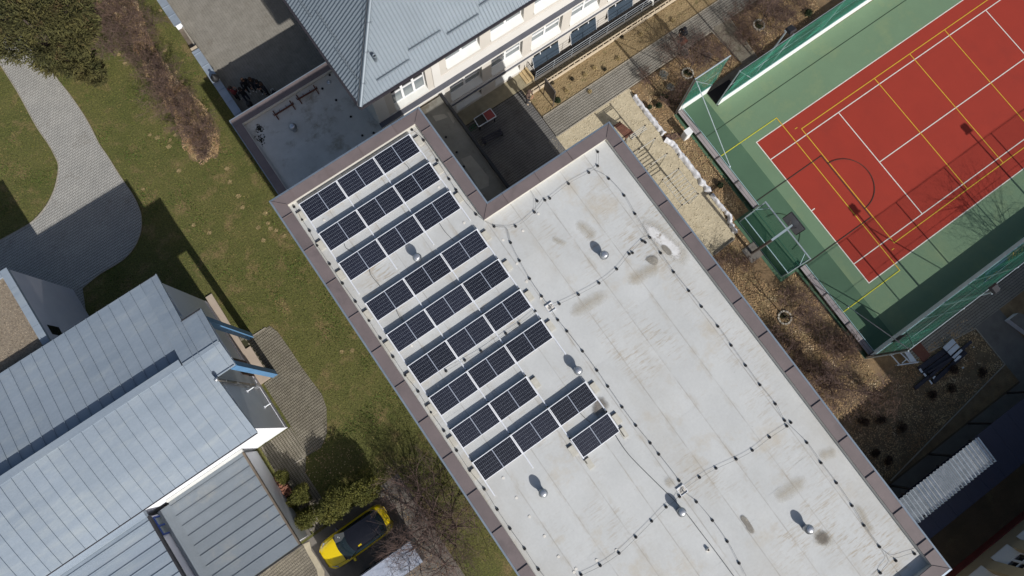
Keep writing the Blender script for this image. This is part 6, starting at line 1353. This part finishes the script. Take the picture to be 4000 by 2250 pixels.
m_straw = add_isl(mat('pale_dry_grass', srgb(182,162,118), srgb(158,140,98), 3, 0.9), 0.25)
def grow(mb, p, d, L, r, lev, maxlev, rg, kids, droop, sides, thin, jit=0.35):
    n = 3; pts = [p]; rr = [r]; q = Vector(p); dd = Vector(d)
    for i in range(n):
        dd = (dd+Vector((rg.gauss(0,jit),rg.gauss(0,jit),rg.gauss(0,jit)+droop))*0.33).normalized()
        q = q+dd*L/n; pts.append(tuple(q)); rr.append(max(thin, r*(1-(i+1)/n*0.62)))
    mb.tube(pts, rr, sides if lev < 2 else 3, cap=False)
    if lev >= maxlev: return
    for k in range(kids[lev]):
        f = rg.uniform(0.25 if lev else 0.35, 1.0); i = min(int(f*n),n-1); a = Vector(pts[i]).lerp(Vector(pts[i+1]), f*n-i)
        side = Vector((rg.gauss(0,1),rg.gauss(0,1),rg.gauss(0,0.6))).normalized(); nd = (dd*rg.uniform(0.35,0.9)+side*rg.uniform(0.5,0.9)).normalized()
        grow(mb, tuple(a), nd, L*rg.uniform(0.45,0.75), max(thin, r*0.5*(1-f*0.3)), lev+1, maxlev, rg, kids, droop, sides, thin, jit)
def bare_tree(label, x, y, h, seed, kids=(9,6,5), tr=0.07, thin=0.004, limbs=6, spread=0.55, m=None, group='bare trees', name='bare_tree', trunk_f=0.35, cat='tree', z=0.0):
    rg = random.Random(seed); t = thing(name, label, cat, (x,y,z), group)
    tm = MB(); top = (x+rg.gauss(0,0.05)*h*0.3, y+rg.gauss(0,0.05)*h*0.3, z+h*trunk_f); tm.tube([(x,y,z-0.05),((x+top[0])/2+0.02,(y+top[1])/2,z+h*trunk_f*0.5),top],[tr,tr*0.85,tr*0.7],8)
    tm.build('trunk', m_bark, t)
    cm = MB()
    for k in range(limbs):
        a = 2*math.pi*k/limbs+rg.uniform(-0.4,0.4); s_ = spread*rg.uniform(0.5,1.25)
        grow(cm, top if k else top, (math.cos(a)*s_,math.sin(a)*s_,1.0), h*(1-trunk_f)*rg.uniform(0.6,0.8), tr*0.55, 0, len(kids), rg, kids, -0.02, 5, thin)
    cm.build('crown', m or m_twig, t); return t
def bush(label, x, y, rx, ry, h, n, m, seed, name='shrub', group=None, leaf=0.05, z=0.0, lobes=7, cat='shrub', stem=True, flat=0.55):
    """evergreen: many small leaf sprays over several overlapping lobes, with short stems inside"""
    rg = random.Random(seed); t = thing(name, label, cat, (x,y,z), group)
    if stem:
        sm = MB(); 
        for k in range(4): sm.tube([(x,y,z),(x+rg.uniform(-rx,rx)*0.4,y+rg.uniform(-ry,ry)*0.4,z+h*0.6)],[0.03+0.01*h,0.012],5)
        sm.build('stem', m_bark, t)
    L_ = []
    for k in range(lobes):
        a = rg.random()*6.28; f = rg.uniform(0,0.72) if k else 0.0; L_.append((x+rx*f*math.cos(a), y+ry*f*math.sin(a), z+h*rg.uniform(0.35,0.62)*(1.15-f*0.5), rg.uniform(0.38,0.62)*(1.1-f*0.35)))
    mb = MB()
    for k in range(n):
        cx, cy, cz, s_ = L_[rg.randrange(lobes)]
        d = Vector((rg.gauss(0,1),rg.gauss(0,1),rg.gauss(0.35,0.8))).normalized(); rad = rg.uniform(0.72,1.06)
        bump = 1+0.28*noise.noise((d.x*2.3+cx,d.y*2.3+cy,d.z*2.3))
        p = Vector((cx+d.x*rx*s_*rad*bump, cy+d.y*ry*s_*rad*bump, max(z+0.03, cz+d.z*h*0.42*s_*1.5*rad*bump)))
        e = Vector((rg.gauss(0,1),rg.gauss(0,1),rg.gauss(0,1))).normalized(); a = (d+e*0.8).normalized(); b = a.cross(d if abs(a.dot(d)) < 0.9 else e).normalized(); l_ = leaf*rg.uniform(0.6,1.5)
        mb.add([p-b*l_*flat*0.5, p+b*l_*flat*0.5, p+a*l_+b*l_*flat*0.35, p+a*l_*1.1-b*l_*flat*0.3], [(0,1,2,3)])
    mb.build('foliage', m, t); return t
def scatter_leaves(name, polys, n, m, seed, z, s0, s1, label=None, holes=(), tilt=0.25):
    rg = random.Random(seed); mb = MB(); xs = [p[0] for q in polys for p in q]; ys = [p[1] for q in polys for p in q]; k = 0; tries = 0
    while k < n and tries < n*12:
        tries += 1; x = rg.uniform(min(xs),max(xs)); y = rg.uniform(min(ys),max(ys))
        if noise.noise((x*0.9,y*0.9,seed)) < rg.uniform(-0.6,0.35): continue
        if not any(inpoly(x,y,q) for q in polys) or any(inpoly(x,y,q) for q in holes): continue
        s_ = rg.uniform(s0,s1); a = rg.random()*6.28; c_, d_ = math.cos(a)*s_, math.sin(a)*s_; zz = z+rg.uniform(0,0.03); tz = [rg.uniform(-tilt,tilt)*s_+0.004 for _ in range(4)]
        mb.add([(x-c_,y-d_,zz+abs(tz[0])),(x+d_*0.6,y-c_*0.6,zz+abs(tz[1])),(x+c_,y+d_,zz+abs(tz[2])),(x-d_*0.6,y+c_*0.6,zz+abs(tz[3]))], [(0,1,2,3)]); k += 1
    o = mb.build(name, m); return tag(o, label, None, None, 'stuff')
# lawn blades
rg = random.Random(12); mb = MB(); big = path_poly
def lawn_ok(x, y):
    return not (inpoly(x,y,path_poly) or inpoly(x,y,hp_poly) or inpoly(x,y,dv) or inpoly(x,y,sy_poly) or (-27 < x < -10 and 6 < y < 16) or (x < -16.3 and 16 < y < 21) or (-17 < x < -12 and 0 < y < 7))
cnt = 0
while cnt < 80000:
    x = rg.uniform(-24,-2.95); y = rg.uniform(-6,42)
    if y < 14+(-x-24)*0.0 and x < -13 and y < 20: continue
    if x-y*0.0 < -24+max(0,(30-y))*0.0 or not lawn_ok(x,y): continue
    a = rg.random()*6.28; w_ = rg.uniform(0.008,0.02); l_ = rg.uniform(0.03,0.09); b = rg.random()*6.28
    mb.add([(x-math.cos(a)*w_,y-math.sin(a)*w_,0.0),(x+math.cos(a)*w_,y+math.sin(a)*w_,0.0),(x+math.cos(b)*l_,y+math.sin(b)*l_,rg.uniform(0.03,0.08))], [(0,1,2)]); cnt += 1
tag(mb.build('grass', m_blade), 'short patchy lawn grass left of the solar building', None, None, 'stuff')
# pale dry tufts on the lawn
TU = [(-3.98,35.15),(-6.58,32.05),(-2.89,33.98),(-4.05,31.38),(-4.24,29.68),(-4.21,28.92),(-7.68,26.91),(-7.38,26.5),(-6.81,25.91),(-6.39,26.02),(-6.58,32.77),(-7.09,25.59),(-6.14,24.98),(-6.18,24.17),(-5.07,23.41),(-7.39,23.86),(-4.91,22.31),(-5.2,21.45),(-5.21,20.37),(-5.39,19.6),(-8.39,20.33),(-7.86,19.35),(-9.76,24.05),(-4.41,18.49),(-5.26,17.97),(-4.67,17.48),(-4.46,17.19),(-4.22,16.6),(-5.43,17.1),(-4.65,17.86),(-4.62,8.36),(-5.17,8.64)]
SZ = [.16,.13,.12,.15,.16,.13,.12,.2,.12,.12,.13,.2,.22,.26,.2,.2,.18,.16,.19,.17,.15,.15,.1,.2,.17,.16,.15,.16,.17,.15,.17,.14]
tl_ = ['at the shrub row','on the open lawn','beside the coped wall','in the shade edge','near the solar building','south of the path bend']
for i, (p, s_) in enumerate(sorted(zip(TU, SZ), key=lambda q: -q[0][1])):
    s_ *= 0.72
    rg = random.Random(i+50); mb = MB()
    for k in range(110):
        a = rg.random()*6.28; f = rg.random()**0.6*s_; x = p[0]+f*math.cos(a)*1.1; y = p[1]+f*math.sin(a); l_ = rg.uniform(0.03,0.10); b = rg.random()*6.28; w_ = 0.012
        mb.add([(x-math.cos(b+1.5)*w_,y-math.sin(b+1.5)*w_,0.01),(x+math.cos(b+1.5)*w_,y+math.sin(b+1.5)*w_,0.01),(x+math.cos(b)*l_,y+math.sin(b)*l_,rg.uniform(0.02,0.08))], [(0,1,2)])
    one('dry_tuft', mb, m_straw, f'pale straw-coloured dry tuft in the lawn, {nth(i)} from the top of the picture', 'grass tuft', 'pale dry tufts in the lawn', org=(*p,0))
# brown shrub row with leaf litter, upper left
row_poly = [(-6.06,37.6),(-3.86,35.93),(-4.37,33.11),(-4.55,30.64),(-4.42,28.98),(-4.03,27.31),(-4.07,24.91),(-4.4,23.94),(-4.98,23.39),(-6.22,23.92),(-6.32,25.1),(-5.81,27.32),(-5.82,28.54),(-5.8,30.34),(-5.57,32),(-5.31,33.76),(-5.7,35.64)]
row_rag = [(p[0]+0.35*noise.noise((p[0]*2.1,p[1]*2.1,4)), p[1]+0.35*noise.noise((p[0]*2.1,p[1]*2.1,8))) for p in smooth_closed(row_poly,5)]
row_wide = [(p[0]+0.5*noise.noise((p[0]*1.3,p[1]*1.3,14)), p[1]+0.5*noise.noise((p[0]*1.3,p[1]*1.3,18))) for p in smooth_closed(row_poly,5)]
struct('shrub_row_bed', sheet(MB(), row_rag, 0.004), mat('leaf_mould', srgb(124,104,76), srgb(98,86,58), 1.4, 0.97, fine=0.35, fscale=25))
scatter_leaves('leaf_litter', [row_poly, row_wide], 8500, m_leaf, 5, 0.01, 0.03, 0.07, 'brown leaf litter under the bare shrub row')
for i, (p, h_) in enumerate(zip([(-5.17,35.34),(-4.94,34.35),(-4.95,33.19),(-5.06,31.86),(-5.07,30.48),(-5.24,29.45),(-5.23,28.48),(-5.24,27.36),(-5.19,26.37),(-5,25.37),(-5.01,24.51)]+[(-5.43,23.79)], [2.2,2.4,2.3,1.9,1.6,2.0,2.1,2.0,1.8,1.7,1.5,1.1])):
    bare_tree(f'leafless brown shrub, {["first","second","third","fourth","fifth","sixth","seventh","eighth","ninth","tenth","eleventh","twelfth"][i]} from the top of the shrub row on the lawn', p[0], p[1], h_, 100+i, kids=(5,5,4), tr=0.03, thin=0.0045, limbs=7, spread=0.85, m=m_twig2, group='leafless shrubs in the row on the lawn', name='bare_shrub', trunk_f=0.06, cat='shrub')
for i, p in enumerate([(-6.47,34.65),(-6.83,32.99),(-3.74,33.2),(-5.76,32.75)]): bare_tree(f'thin grey leafless shrub {["beside the olive conifer","below the olive conifer tip","east of the shrub row","between conifer and shrub row"][i]}', p[0], p[1], 1.8, 140+i, kids=(5,4,3), tr=0.025, thin=0.004, limbs=7, spread=0.7, group='thin shrubs by the conifer', name='bare_shrub', trunk_f=0.08, cat='shrub')
# olive conifer in the corner
oc = thing('olive_conifer', 'broad olive-green conifer hanging over the garden path in the corner', 'tree', (*(-9.36,34.4),0)); bx_ = (-9.36,34.4)
MB().tube([(*bx_,0),(bx_[0]+0.1,bx_[1],2.0),(bx_[0],bx_[1]+0.1,4.2)],[0.22,0.16,0.06],8).build('trunk', m_bark, oc)
rg = random.Random(77); mb = MB(); lb = MB()
lobes = [(*(-10.13,36.14),3.4,1.5),(*(-8.72,35.03),3.6,1.6),(*(-7.11,34.49),3.3,1.4),(*(-10.9,34.87),2.7,1.3),(*(-9.48,33.76),2.9,1.4),(*(-7.99,33.29),2.6,1.2),(*(-7.14,33.96),2.1,0.9),(*(-9.01,32.69),1.9,1.0),(*(-8.62,32.2),1.2,0.8),(*(-9.85,33.14),2.0,0.9),(*(-11.48,35.95),2.2,1.0),(*(-8.32,31.69),0.7,0.5),(*(-8.65,35.84),3.7,1.5),(*(-6.12,35.61),3.0,1.5),(*(-8.89,37.58),3.4,1.6),(*(-11.42,37.17),3.0,1.5)]
for (lx,ly,lz,lr) in lobes: lb.tube([(bx_[0],bx_[1],lz*0.6),((lx+bx_[0])/2,(ly+bx_[1])/2,lz*0.85),(lx,ly,lz)],[0.06,0.04,0.015],5)
lb.build('limbs', m_bark, oc)
for k in range(26000):
    lx,ly,lz,lr = lobes[rg.randrange(len(lobes))]; d = Vector((rg.gauss(0,1),rg.gauss(0,1),rg.gauss(0.3,0.7))).normalized(); bump = 1+0.5*noise.noise((d.x*2+lx,d.y*2+ly,d.z*2)); rad = rg.uniform(0.55,1.05)*bump*lr
    p = Vector((lx+d.x*rad,ly+d.y*rad,max(0.05,lz+d.z*rad*0.42))); a = (d+Vector((rg.gauss(0,0.5),rg.gauss(0,0.5),rg.gauss(0,0.4)))).normalized(); b = a.cross(Vector((rg.gauss(0,0.4),rg.gauss(0,0.4),1))).normalized(); l_ = rg.uniform(0.08,0.26)
    mb.add([p-b*0.014,p+b*0.014,p+a*l_+b*0.032,p+a*l_*1.1-b*0.032], [(0,1,2,3)])
mb.build('crown', m_olive, oc)
# thujas and hedge by the yellow car
for i, (p, rx, ry, h_, n, lab) in enumerate((((-11.54,4.46),0.5,0.5,1.7,2600,'small bright green thuja nearest the house corner'),((-11.21,3.01),0.75,0.62,1.9,4200,'dark rounded thuja between garage and hedge'),((-12,3),0.35,0.35,0.8,1200,'low green thuja tuft against the garage yard'))):
    bush(lab, p[0], p[1], rx, ry, h_, n, m_thuja, 200+i, 'thuja', 'thujas near the garage', 0.06)
for i, (p, rx, ry, h_, n, lab) in enumerate((((-11.68,1.73),0.95,0.6,1.5,5200,'western low end of the olive-green thuja hedge by the car'),((-10.39,1.6),1.05,0.85,2.3,8200,'second thuja of the hedge beside the yellow car'),((-9.21,1.52),1.2,1.05,2.8,10500,'tallest thuja of the hedge beside the yellow car'),((-8.11,1.32),1.1,0.95,2.7,9000,'eastern thuja of the hedge by the bare tree'))):
    bush(lab, p[0], p[1], rx, ry, h_, n, m_thuja, 220+i, 'thuja', 'thuja hedge beside the car', 0.065, lobes=9)
bare_tree('largest leafless tree with brown twigs arching over the back of the yellow car', *(-6.22,-2.61), 4.0, 301, kids=(6,5,5), tr=0.09, thin=0.0036, limbs=8, spread=1.0, group='bare trees by the car', trunk_f=0.14)
bare_tree('leafless brown tree on the lawn between hedge and solar building', *(-5.93,-0.74), 3.4, 302, kids=(6,5,5), tr=0.07, thin=0.0042, limbs=8, spread=1.0, group='bare trees by the car', trunk_f=0.12)
bare_tree('leafless tree close to the western parapet beside the trailer', *(-5.29,-3.46), 3.2, 303, kids=(6,5,5), tr=0.07, thin=0.004, limbs=7, spread=1.0, group='bare trees by the car', trunk_f=0.12)
bare_tree('leafless tree spreading over the trailer at the frame edge', *(-7.65,-2.92), 3.6, 304, kids=(5,4,4), tr=0.07, thin=0.004, limbs=6, spread=0.9, m=mat('dark_wet_twigs', srgb(58,50,50), srgb(46,40,40), 3, 0.95), group='bare trees by the car', trunk_f=0.2)
bare_tree('leafless shrub south of the trailer near the parapet', *(-6.87,-4.78), 2.6, 305, kids=(6,5,4), tr=0.05, thin=0.004, limbs=8, spread=1.0, group='bare trees by the car', trunk_f=0.1)
scatter_leaves('garden_litter', [[(-9.98,4.96),(-8.34,4.77),(-7.17,2.98),(-6.06,0.5),(-5.27,-2.41),(-6.76,-5.63),(-9.49,-3.7),(-8.21,0.33),(-10.12,2.6),(-11.02,3.51)]], 900, m_leaf, 9, 0.01, 0.02, 0.05, 'scattered dead leaves on the ground near the hedge')
# beds on the right: litter, small trees in stone rings, shrubs
bedpolys = [[(18.0,1.8),(20.3,1.8),(20.3,12.3),(17.5,12.3)],[(13.0,-11.5),(20.2,-11.5),(20.2,1.5),(16.0,1.5),(13.0,0.3)],[(20.4,9.5),(33,9.6),(33,12.4),(20.4,12.35)],[(13.0,-15.8),(16.9,-15.8),(27,-14.7),(27,-11.3),(13,-11.0)]]
scatter_leaves('bed_litter', bedpolys, 24000, m_leaf, 21, 0.012, 0.025, 0.06, 'brown leaf litter on the mulch beds right of the solar building', holes=[sand_poly, bp, gate_poly, [(18.2,-3.1),(20.3,-3.1),(20.3,1.7),(19.0,1.7),(19.0,-0.05),(18.2,-0.05)]])
m_ringst = mat('pale_ring_stone', srgb(188,182,168), srgb(164,158,146), 4, 0.92, obj_rand=0.12)
def ring_tree(c, rr, label, tlabel, h, seed):
    t = thing('stone_ring', label, 'stone ring', (*c,0), 'stone rings around young trees')
    for k in range(12):
        a = 2*math.pi*k/12; MB().bar((c[0]+rr*math.cos(a-0.2),c[1]+rr*math.sin(a-0.2),0.04),(c[0]+rr*math.cos(a+0.2),c[1]+rr*math.sin(a+0.2),0.04),0.10,0.12).build('stone', m_ringst, t)
    bush('low dark ground cover inside the stone ring '+label.split(' ring ')[-1], c[0], c[1], rr*0.8, rr*0.8, 0.18, 420, m_dkg, seed, 'ground_cover', 'ground cover in the stone rings', 0.045, stem=False, lobes=4)
    bare_tree(tlabel, c[0], c[1], h, seed+1, kids=(5,4,4), tr=0.045, thin=0.004, limbs=5, spread=0.45, group='young trees in stone rings', trunk_f=0.3)
ring_tree((28.74,11.19), 0.36, 'pale stone ring beside the paved walkway top right', 'young leafless tree in the stone ring beside the walkway', 3.6, 400)
ring_tree((22.75,11.12), 0.36, 'pale stone ring near the court entrance corner', 'young leafless tree in the stone ring near the court entrance', 3.6, 410)
ring_tree((17.86,-4.89), 0.40, 'pale stone ring between solar building and court', 'young leafless tree in the stone ring between solar building and court', 4.2, 420)
for i, (p, lab) in enumerate((((23.41,12.33),'grey lavender clump next to the brown mat'),((21.35,11.97),'grey lavender clump left of the stone ring'),((21.15,11.02),'grey lavender clump nearest the court corner'),((24.52,11.32),'grey lavender clump right of the stone ring'))): bush(lab, p[0], p[1], 0.36, 0.36, 0.36, 700, m_lav, 430+i, 'lavender', 'lavender clumps', 0.06, stem=False, lobes=5, flat=0.25)
for i, (p, s_, lab) in enumerate((((20.31,10.65),0.3,'round dark evergreen by the tarpaulin end'),((19.77,10.36),0.24,'second dark evergreen by the tarpaulin'),((19.23,10.66),0.14,'smallest dark evergreen by the tarpaulin'),((19.74,3.94),0.24,'dark evergreen beside the low court wall'),((31.91,9.97),0.3,'dark shrub in the top right bed'),((14.67,14.31),0.26,'green tuft at the foot of the notice board'))): bush(lab, p[0], p[1], s_, s_, 0.4, 900, m_dkg, 440+i, 'evergreen_shrub', 'small evergreens in the beds', 0.05, lobes=5)
DS = [(24.58,12.4),(22.59,12.57),(20.24,12.34),(23.83,11.22),(21.67,10.53),(20.6,10.18),(27.71,12.06),(28.99,12.31),(27.36,11.53),(27.4,10.73),(27.67,10.04),(25.15,10.82),(18.82,-3.85),(19.08,-4.78),(16.66,-5.46),(17,-6.56),(17.02,-7.66),(17.4,-8.43),(18.67,-8.02),(19.52,-7.74),(19.24,-8.27),(18.97,-6.33),(17.01,-9.45),(19.03,-11.28),(19.96,-8.34),(16.13,-6.68),(17.78,-9.27),(17.69,-9.93),(30.41,11.52),(30.51,10.5),(31.86,10.8),(29.35,10.52),(15.63,0.08),(17.22,-0.27),(17.89,-0.89)]
cntz = {}
for i, p in enumerate(sorted(DS, key=lambda q: -q[1])):
    big_ = i % 4 == 0
    zone = 'in the bed right of the branch path' if p[0] > 25.5 else ('in the bed between walkway and court' if p[1] > 9.3 else ('in the strip between sand pit and court' if p[1] > 1.5 else 'in the bed between solar building and court'))
    c_ = cntz.get(zone,0); cntz[zone] = c_+1
    bare_tree(f'dry brown shrub, {nth(c_)} from the north {zone}', p[0], p[1], 1.5 if big_ else 0.95, 500+i, kids=(5,5,4) if big_ else (5,4,3), tr=0.018, thin=0.0045, limbs=9, spread=0.9, m=m_twig2, group='dry shrubs on the mulch beds', name='dry_shrub', trunk_f=0.05, cat='shrub')
DK = [(17.74,-12.43),(18.64,-12.92),(19.44,-13.97),(22.26,-13.54),(24.14,-13.13),(25.59,-14.21),(23.39,-13.97),(17.1,-14.17),(17.48,-14.99)]
for i, p in enumerate(DK): bush(['dark dead shrub at the edge of the shade','larger dark dead shrub beside it in the shade','dark dead shrub low in the shaded bed','dark dead shrub below the plank stack','dark dead shrub right of the planks','dark dead shrub near the concrete path','small dark dead shrub between planks and path','dark dead shrub by the main building','second dark dead shrub by the main building'][i], p[0], p[1], 0.34, 0.34, 0.4, 650, add_isl(mat('dead_brown_foliage', srgb(72,52,42), srgb(54,42,34), 3, 0.95), 0.35) if i == 0 else bpy.data.materials['dead_brown_foliage'], 460+i, 'dead_shrub', 'dead shrubs in the shaded bed', 0.06, lobes=5, flat=0.3)
bare_tree('slim leafless tree at the eastern parapet', *(17.11,-9.54), 3.6, 601, kids=(6,5,4), tr=0.06, thin=0.004, limbs=6, spread=0.6, group='bare trees in the eastern bed', trunk_f=0.2)
bare_tree('slim leafless tree at the edge of the shade in the eastern bed', *(19.13,-11.41), 2.6, 602, kids=(5,4,4), tr=0.05, thin=0.004, limbs=6, spread=0.7, m=m_twig2, group='bare trees in the eastern bed', trunk_f=0.2)
bare_tree('tall leafless tree behind the shaded court fence, casting twig shadows on the court', 32.3, -12.6, 5.6, 603, kids=(6,5,4), tr=0.08, thin=0.004, limbs=8, spread=0.6, group='tall bare trees', trunk_f=0.25)
rg = random.Random(5)
SS_ = [(16.32,15.04),(17.99,14.82),(19.58,14.49),(15.1,15.54),(16.74,13.66),(15.57,14.55),(18.48,14.4),(21.93,15.02),(24.26,14.63),(20.72,15.58),(17.22,14.75)]
for i, p in enumerate(SS_): bush(f'dry little plant in the sandy bed, {["fourth","seventh","ninth","second","sixth","third","eighth","tenth","eleventh","fifth","first"][i]} largest one along the walkway', p[0], p[1], 0.17, 0.15, 0.2, 200, m_straw if i % 3 else m_moss, 700+i, 'dry_plant', 'dry little plants in the sandy bed', 0.07, stem=False, lobes=3, flat=0.2)
# sand and soil clods
def clods(name, poly, n, m, seed, z, s0, s1, label):
    rg = random.Random(seed); mb = MB(); xs = [p[0] for p in poly]; ys = [p[1] for p in poly]; k = 0
    while k < n:
        x = rg.uniform(min(xs),max(xs)); y = rg.uniform(min(ys),max(ys))
        if not inpoly(x,y,poly): continue
        s_ = rg.uniform(s0,s1); a = rg.random()*6; h_ = s_*rg.uniform(0.25,0.6)
        mb.add([(x+s_*math.cos(a+q*1.257)*rg.uniform(0.7,1.2),y+s_*math.sin(a+q*1.257)*rg.uniform(0.7,1.2),z) for q in range(5)]+[(x,y,z+h_)], [(q,(q+1)%5,5) for q in range(5)]); k += 1
    tag(mb.build(name, m), label, None, None, 'stuff')
clods('sand_lumps', sand_poly, 3600, m_sand, 31, 0.003, 0.02, 0.07, 'trodden lumps of the pale sand pit')
clods('soil_clods', [(13.35,14.08),(30,14.2),(30,15.6),(13.35,15.6)], 1800, m_soilbed, 32, 0.001, 0.025, 0.10, 'rough clods of the sandy bed along the school')
clods('verge_stones', [(14.3,15.9),(26,15.95),(26,16.25),(14.3,16.25)], 900, m_gravel, 33, -0.012, 0.015, 0.05, 'grit and stones of the verge along the railing')

# dry stalks lying in the beds, bleached grass patches between them
rg = random.Random(88); mb = MB(); k = 0
while k < 4200:
    x = rg.uniform(13,33); y = rg.uniform(-11.4,12.3)
    if not any(inpoly(x,y,q) for q in bedpolys[:3]) or inpoly(x,y,sand_poly) or inpoly(x,y,bp) or inpoly(x,y,gate_poly) or (18.2 < x < 20.4 and -3.1 < y < 1.7): continue
    if noise.noise((x*0.8,y*0.8,41)) < rg.uniform(-0.3,0.4): continue
    a = rg.random()*6.28; L_ = rg.uniform(0.10,0.34); z0 = rg.uniform(0.02,0.06); z1 = z0+rg.uniform(0,0.14); w_ = 0.006
    c_, s_ = math.cos(a), math.sin(a); mb.add([(x-s_*w_,y+c_*w_,z0),(x+s_*w_,y-c_*w_,z0),(x+c_*L_+s_*w_,y+s_*L_-c_*w_,z1),(x+c_*L_-s_*w_,y+s_*L_+c_*w_,z1)], [(0,1,2,3)]); k += 1
tag(mb.build('dry_stalks', m_straw), 'tangled dry stalks in the mulch beds', None, None, 'stuff')
rg = random.Random(91); mb = MB(); k = 0
while k < 9000:
    x = rg.uniform(-22,-3); y = rg.uniform(-4,40)
    if noise.noise((x*0.55,y*0.55,63)) < 0.18+rg.uniform(-0.12,0.25) or not lawn_ok(x,y): continue
    a = rg.random()*6.28; b = rg.random()*6.28; w_ = rg.uniform(0.012,0.03); l_ = rg.uniform(0.05,0.12)
    mb.add([(x-math.cos(a)*w_,y-math.sin(a)*w_,0.0),(x+math.cos(a)*w_,y+math.sin(a)*w_,0.0),(x+math.cos(b)*l_,y+math.sin(b)*l_,rg.uniform(0.05,0.12))], [(0,1,2)]); k += 1
tag(mb.build('lush_grass', add_isl(mat('lush_grass_blades', srgb(84,104,40), srgb(66,88,30), 0.9, 0.9), 0.3)), 'greener thicker grass clumps in the lawn', None, None, 'stuff')
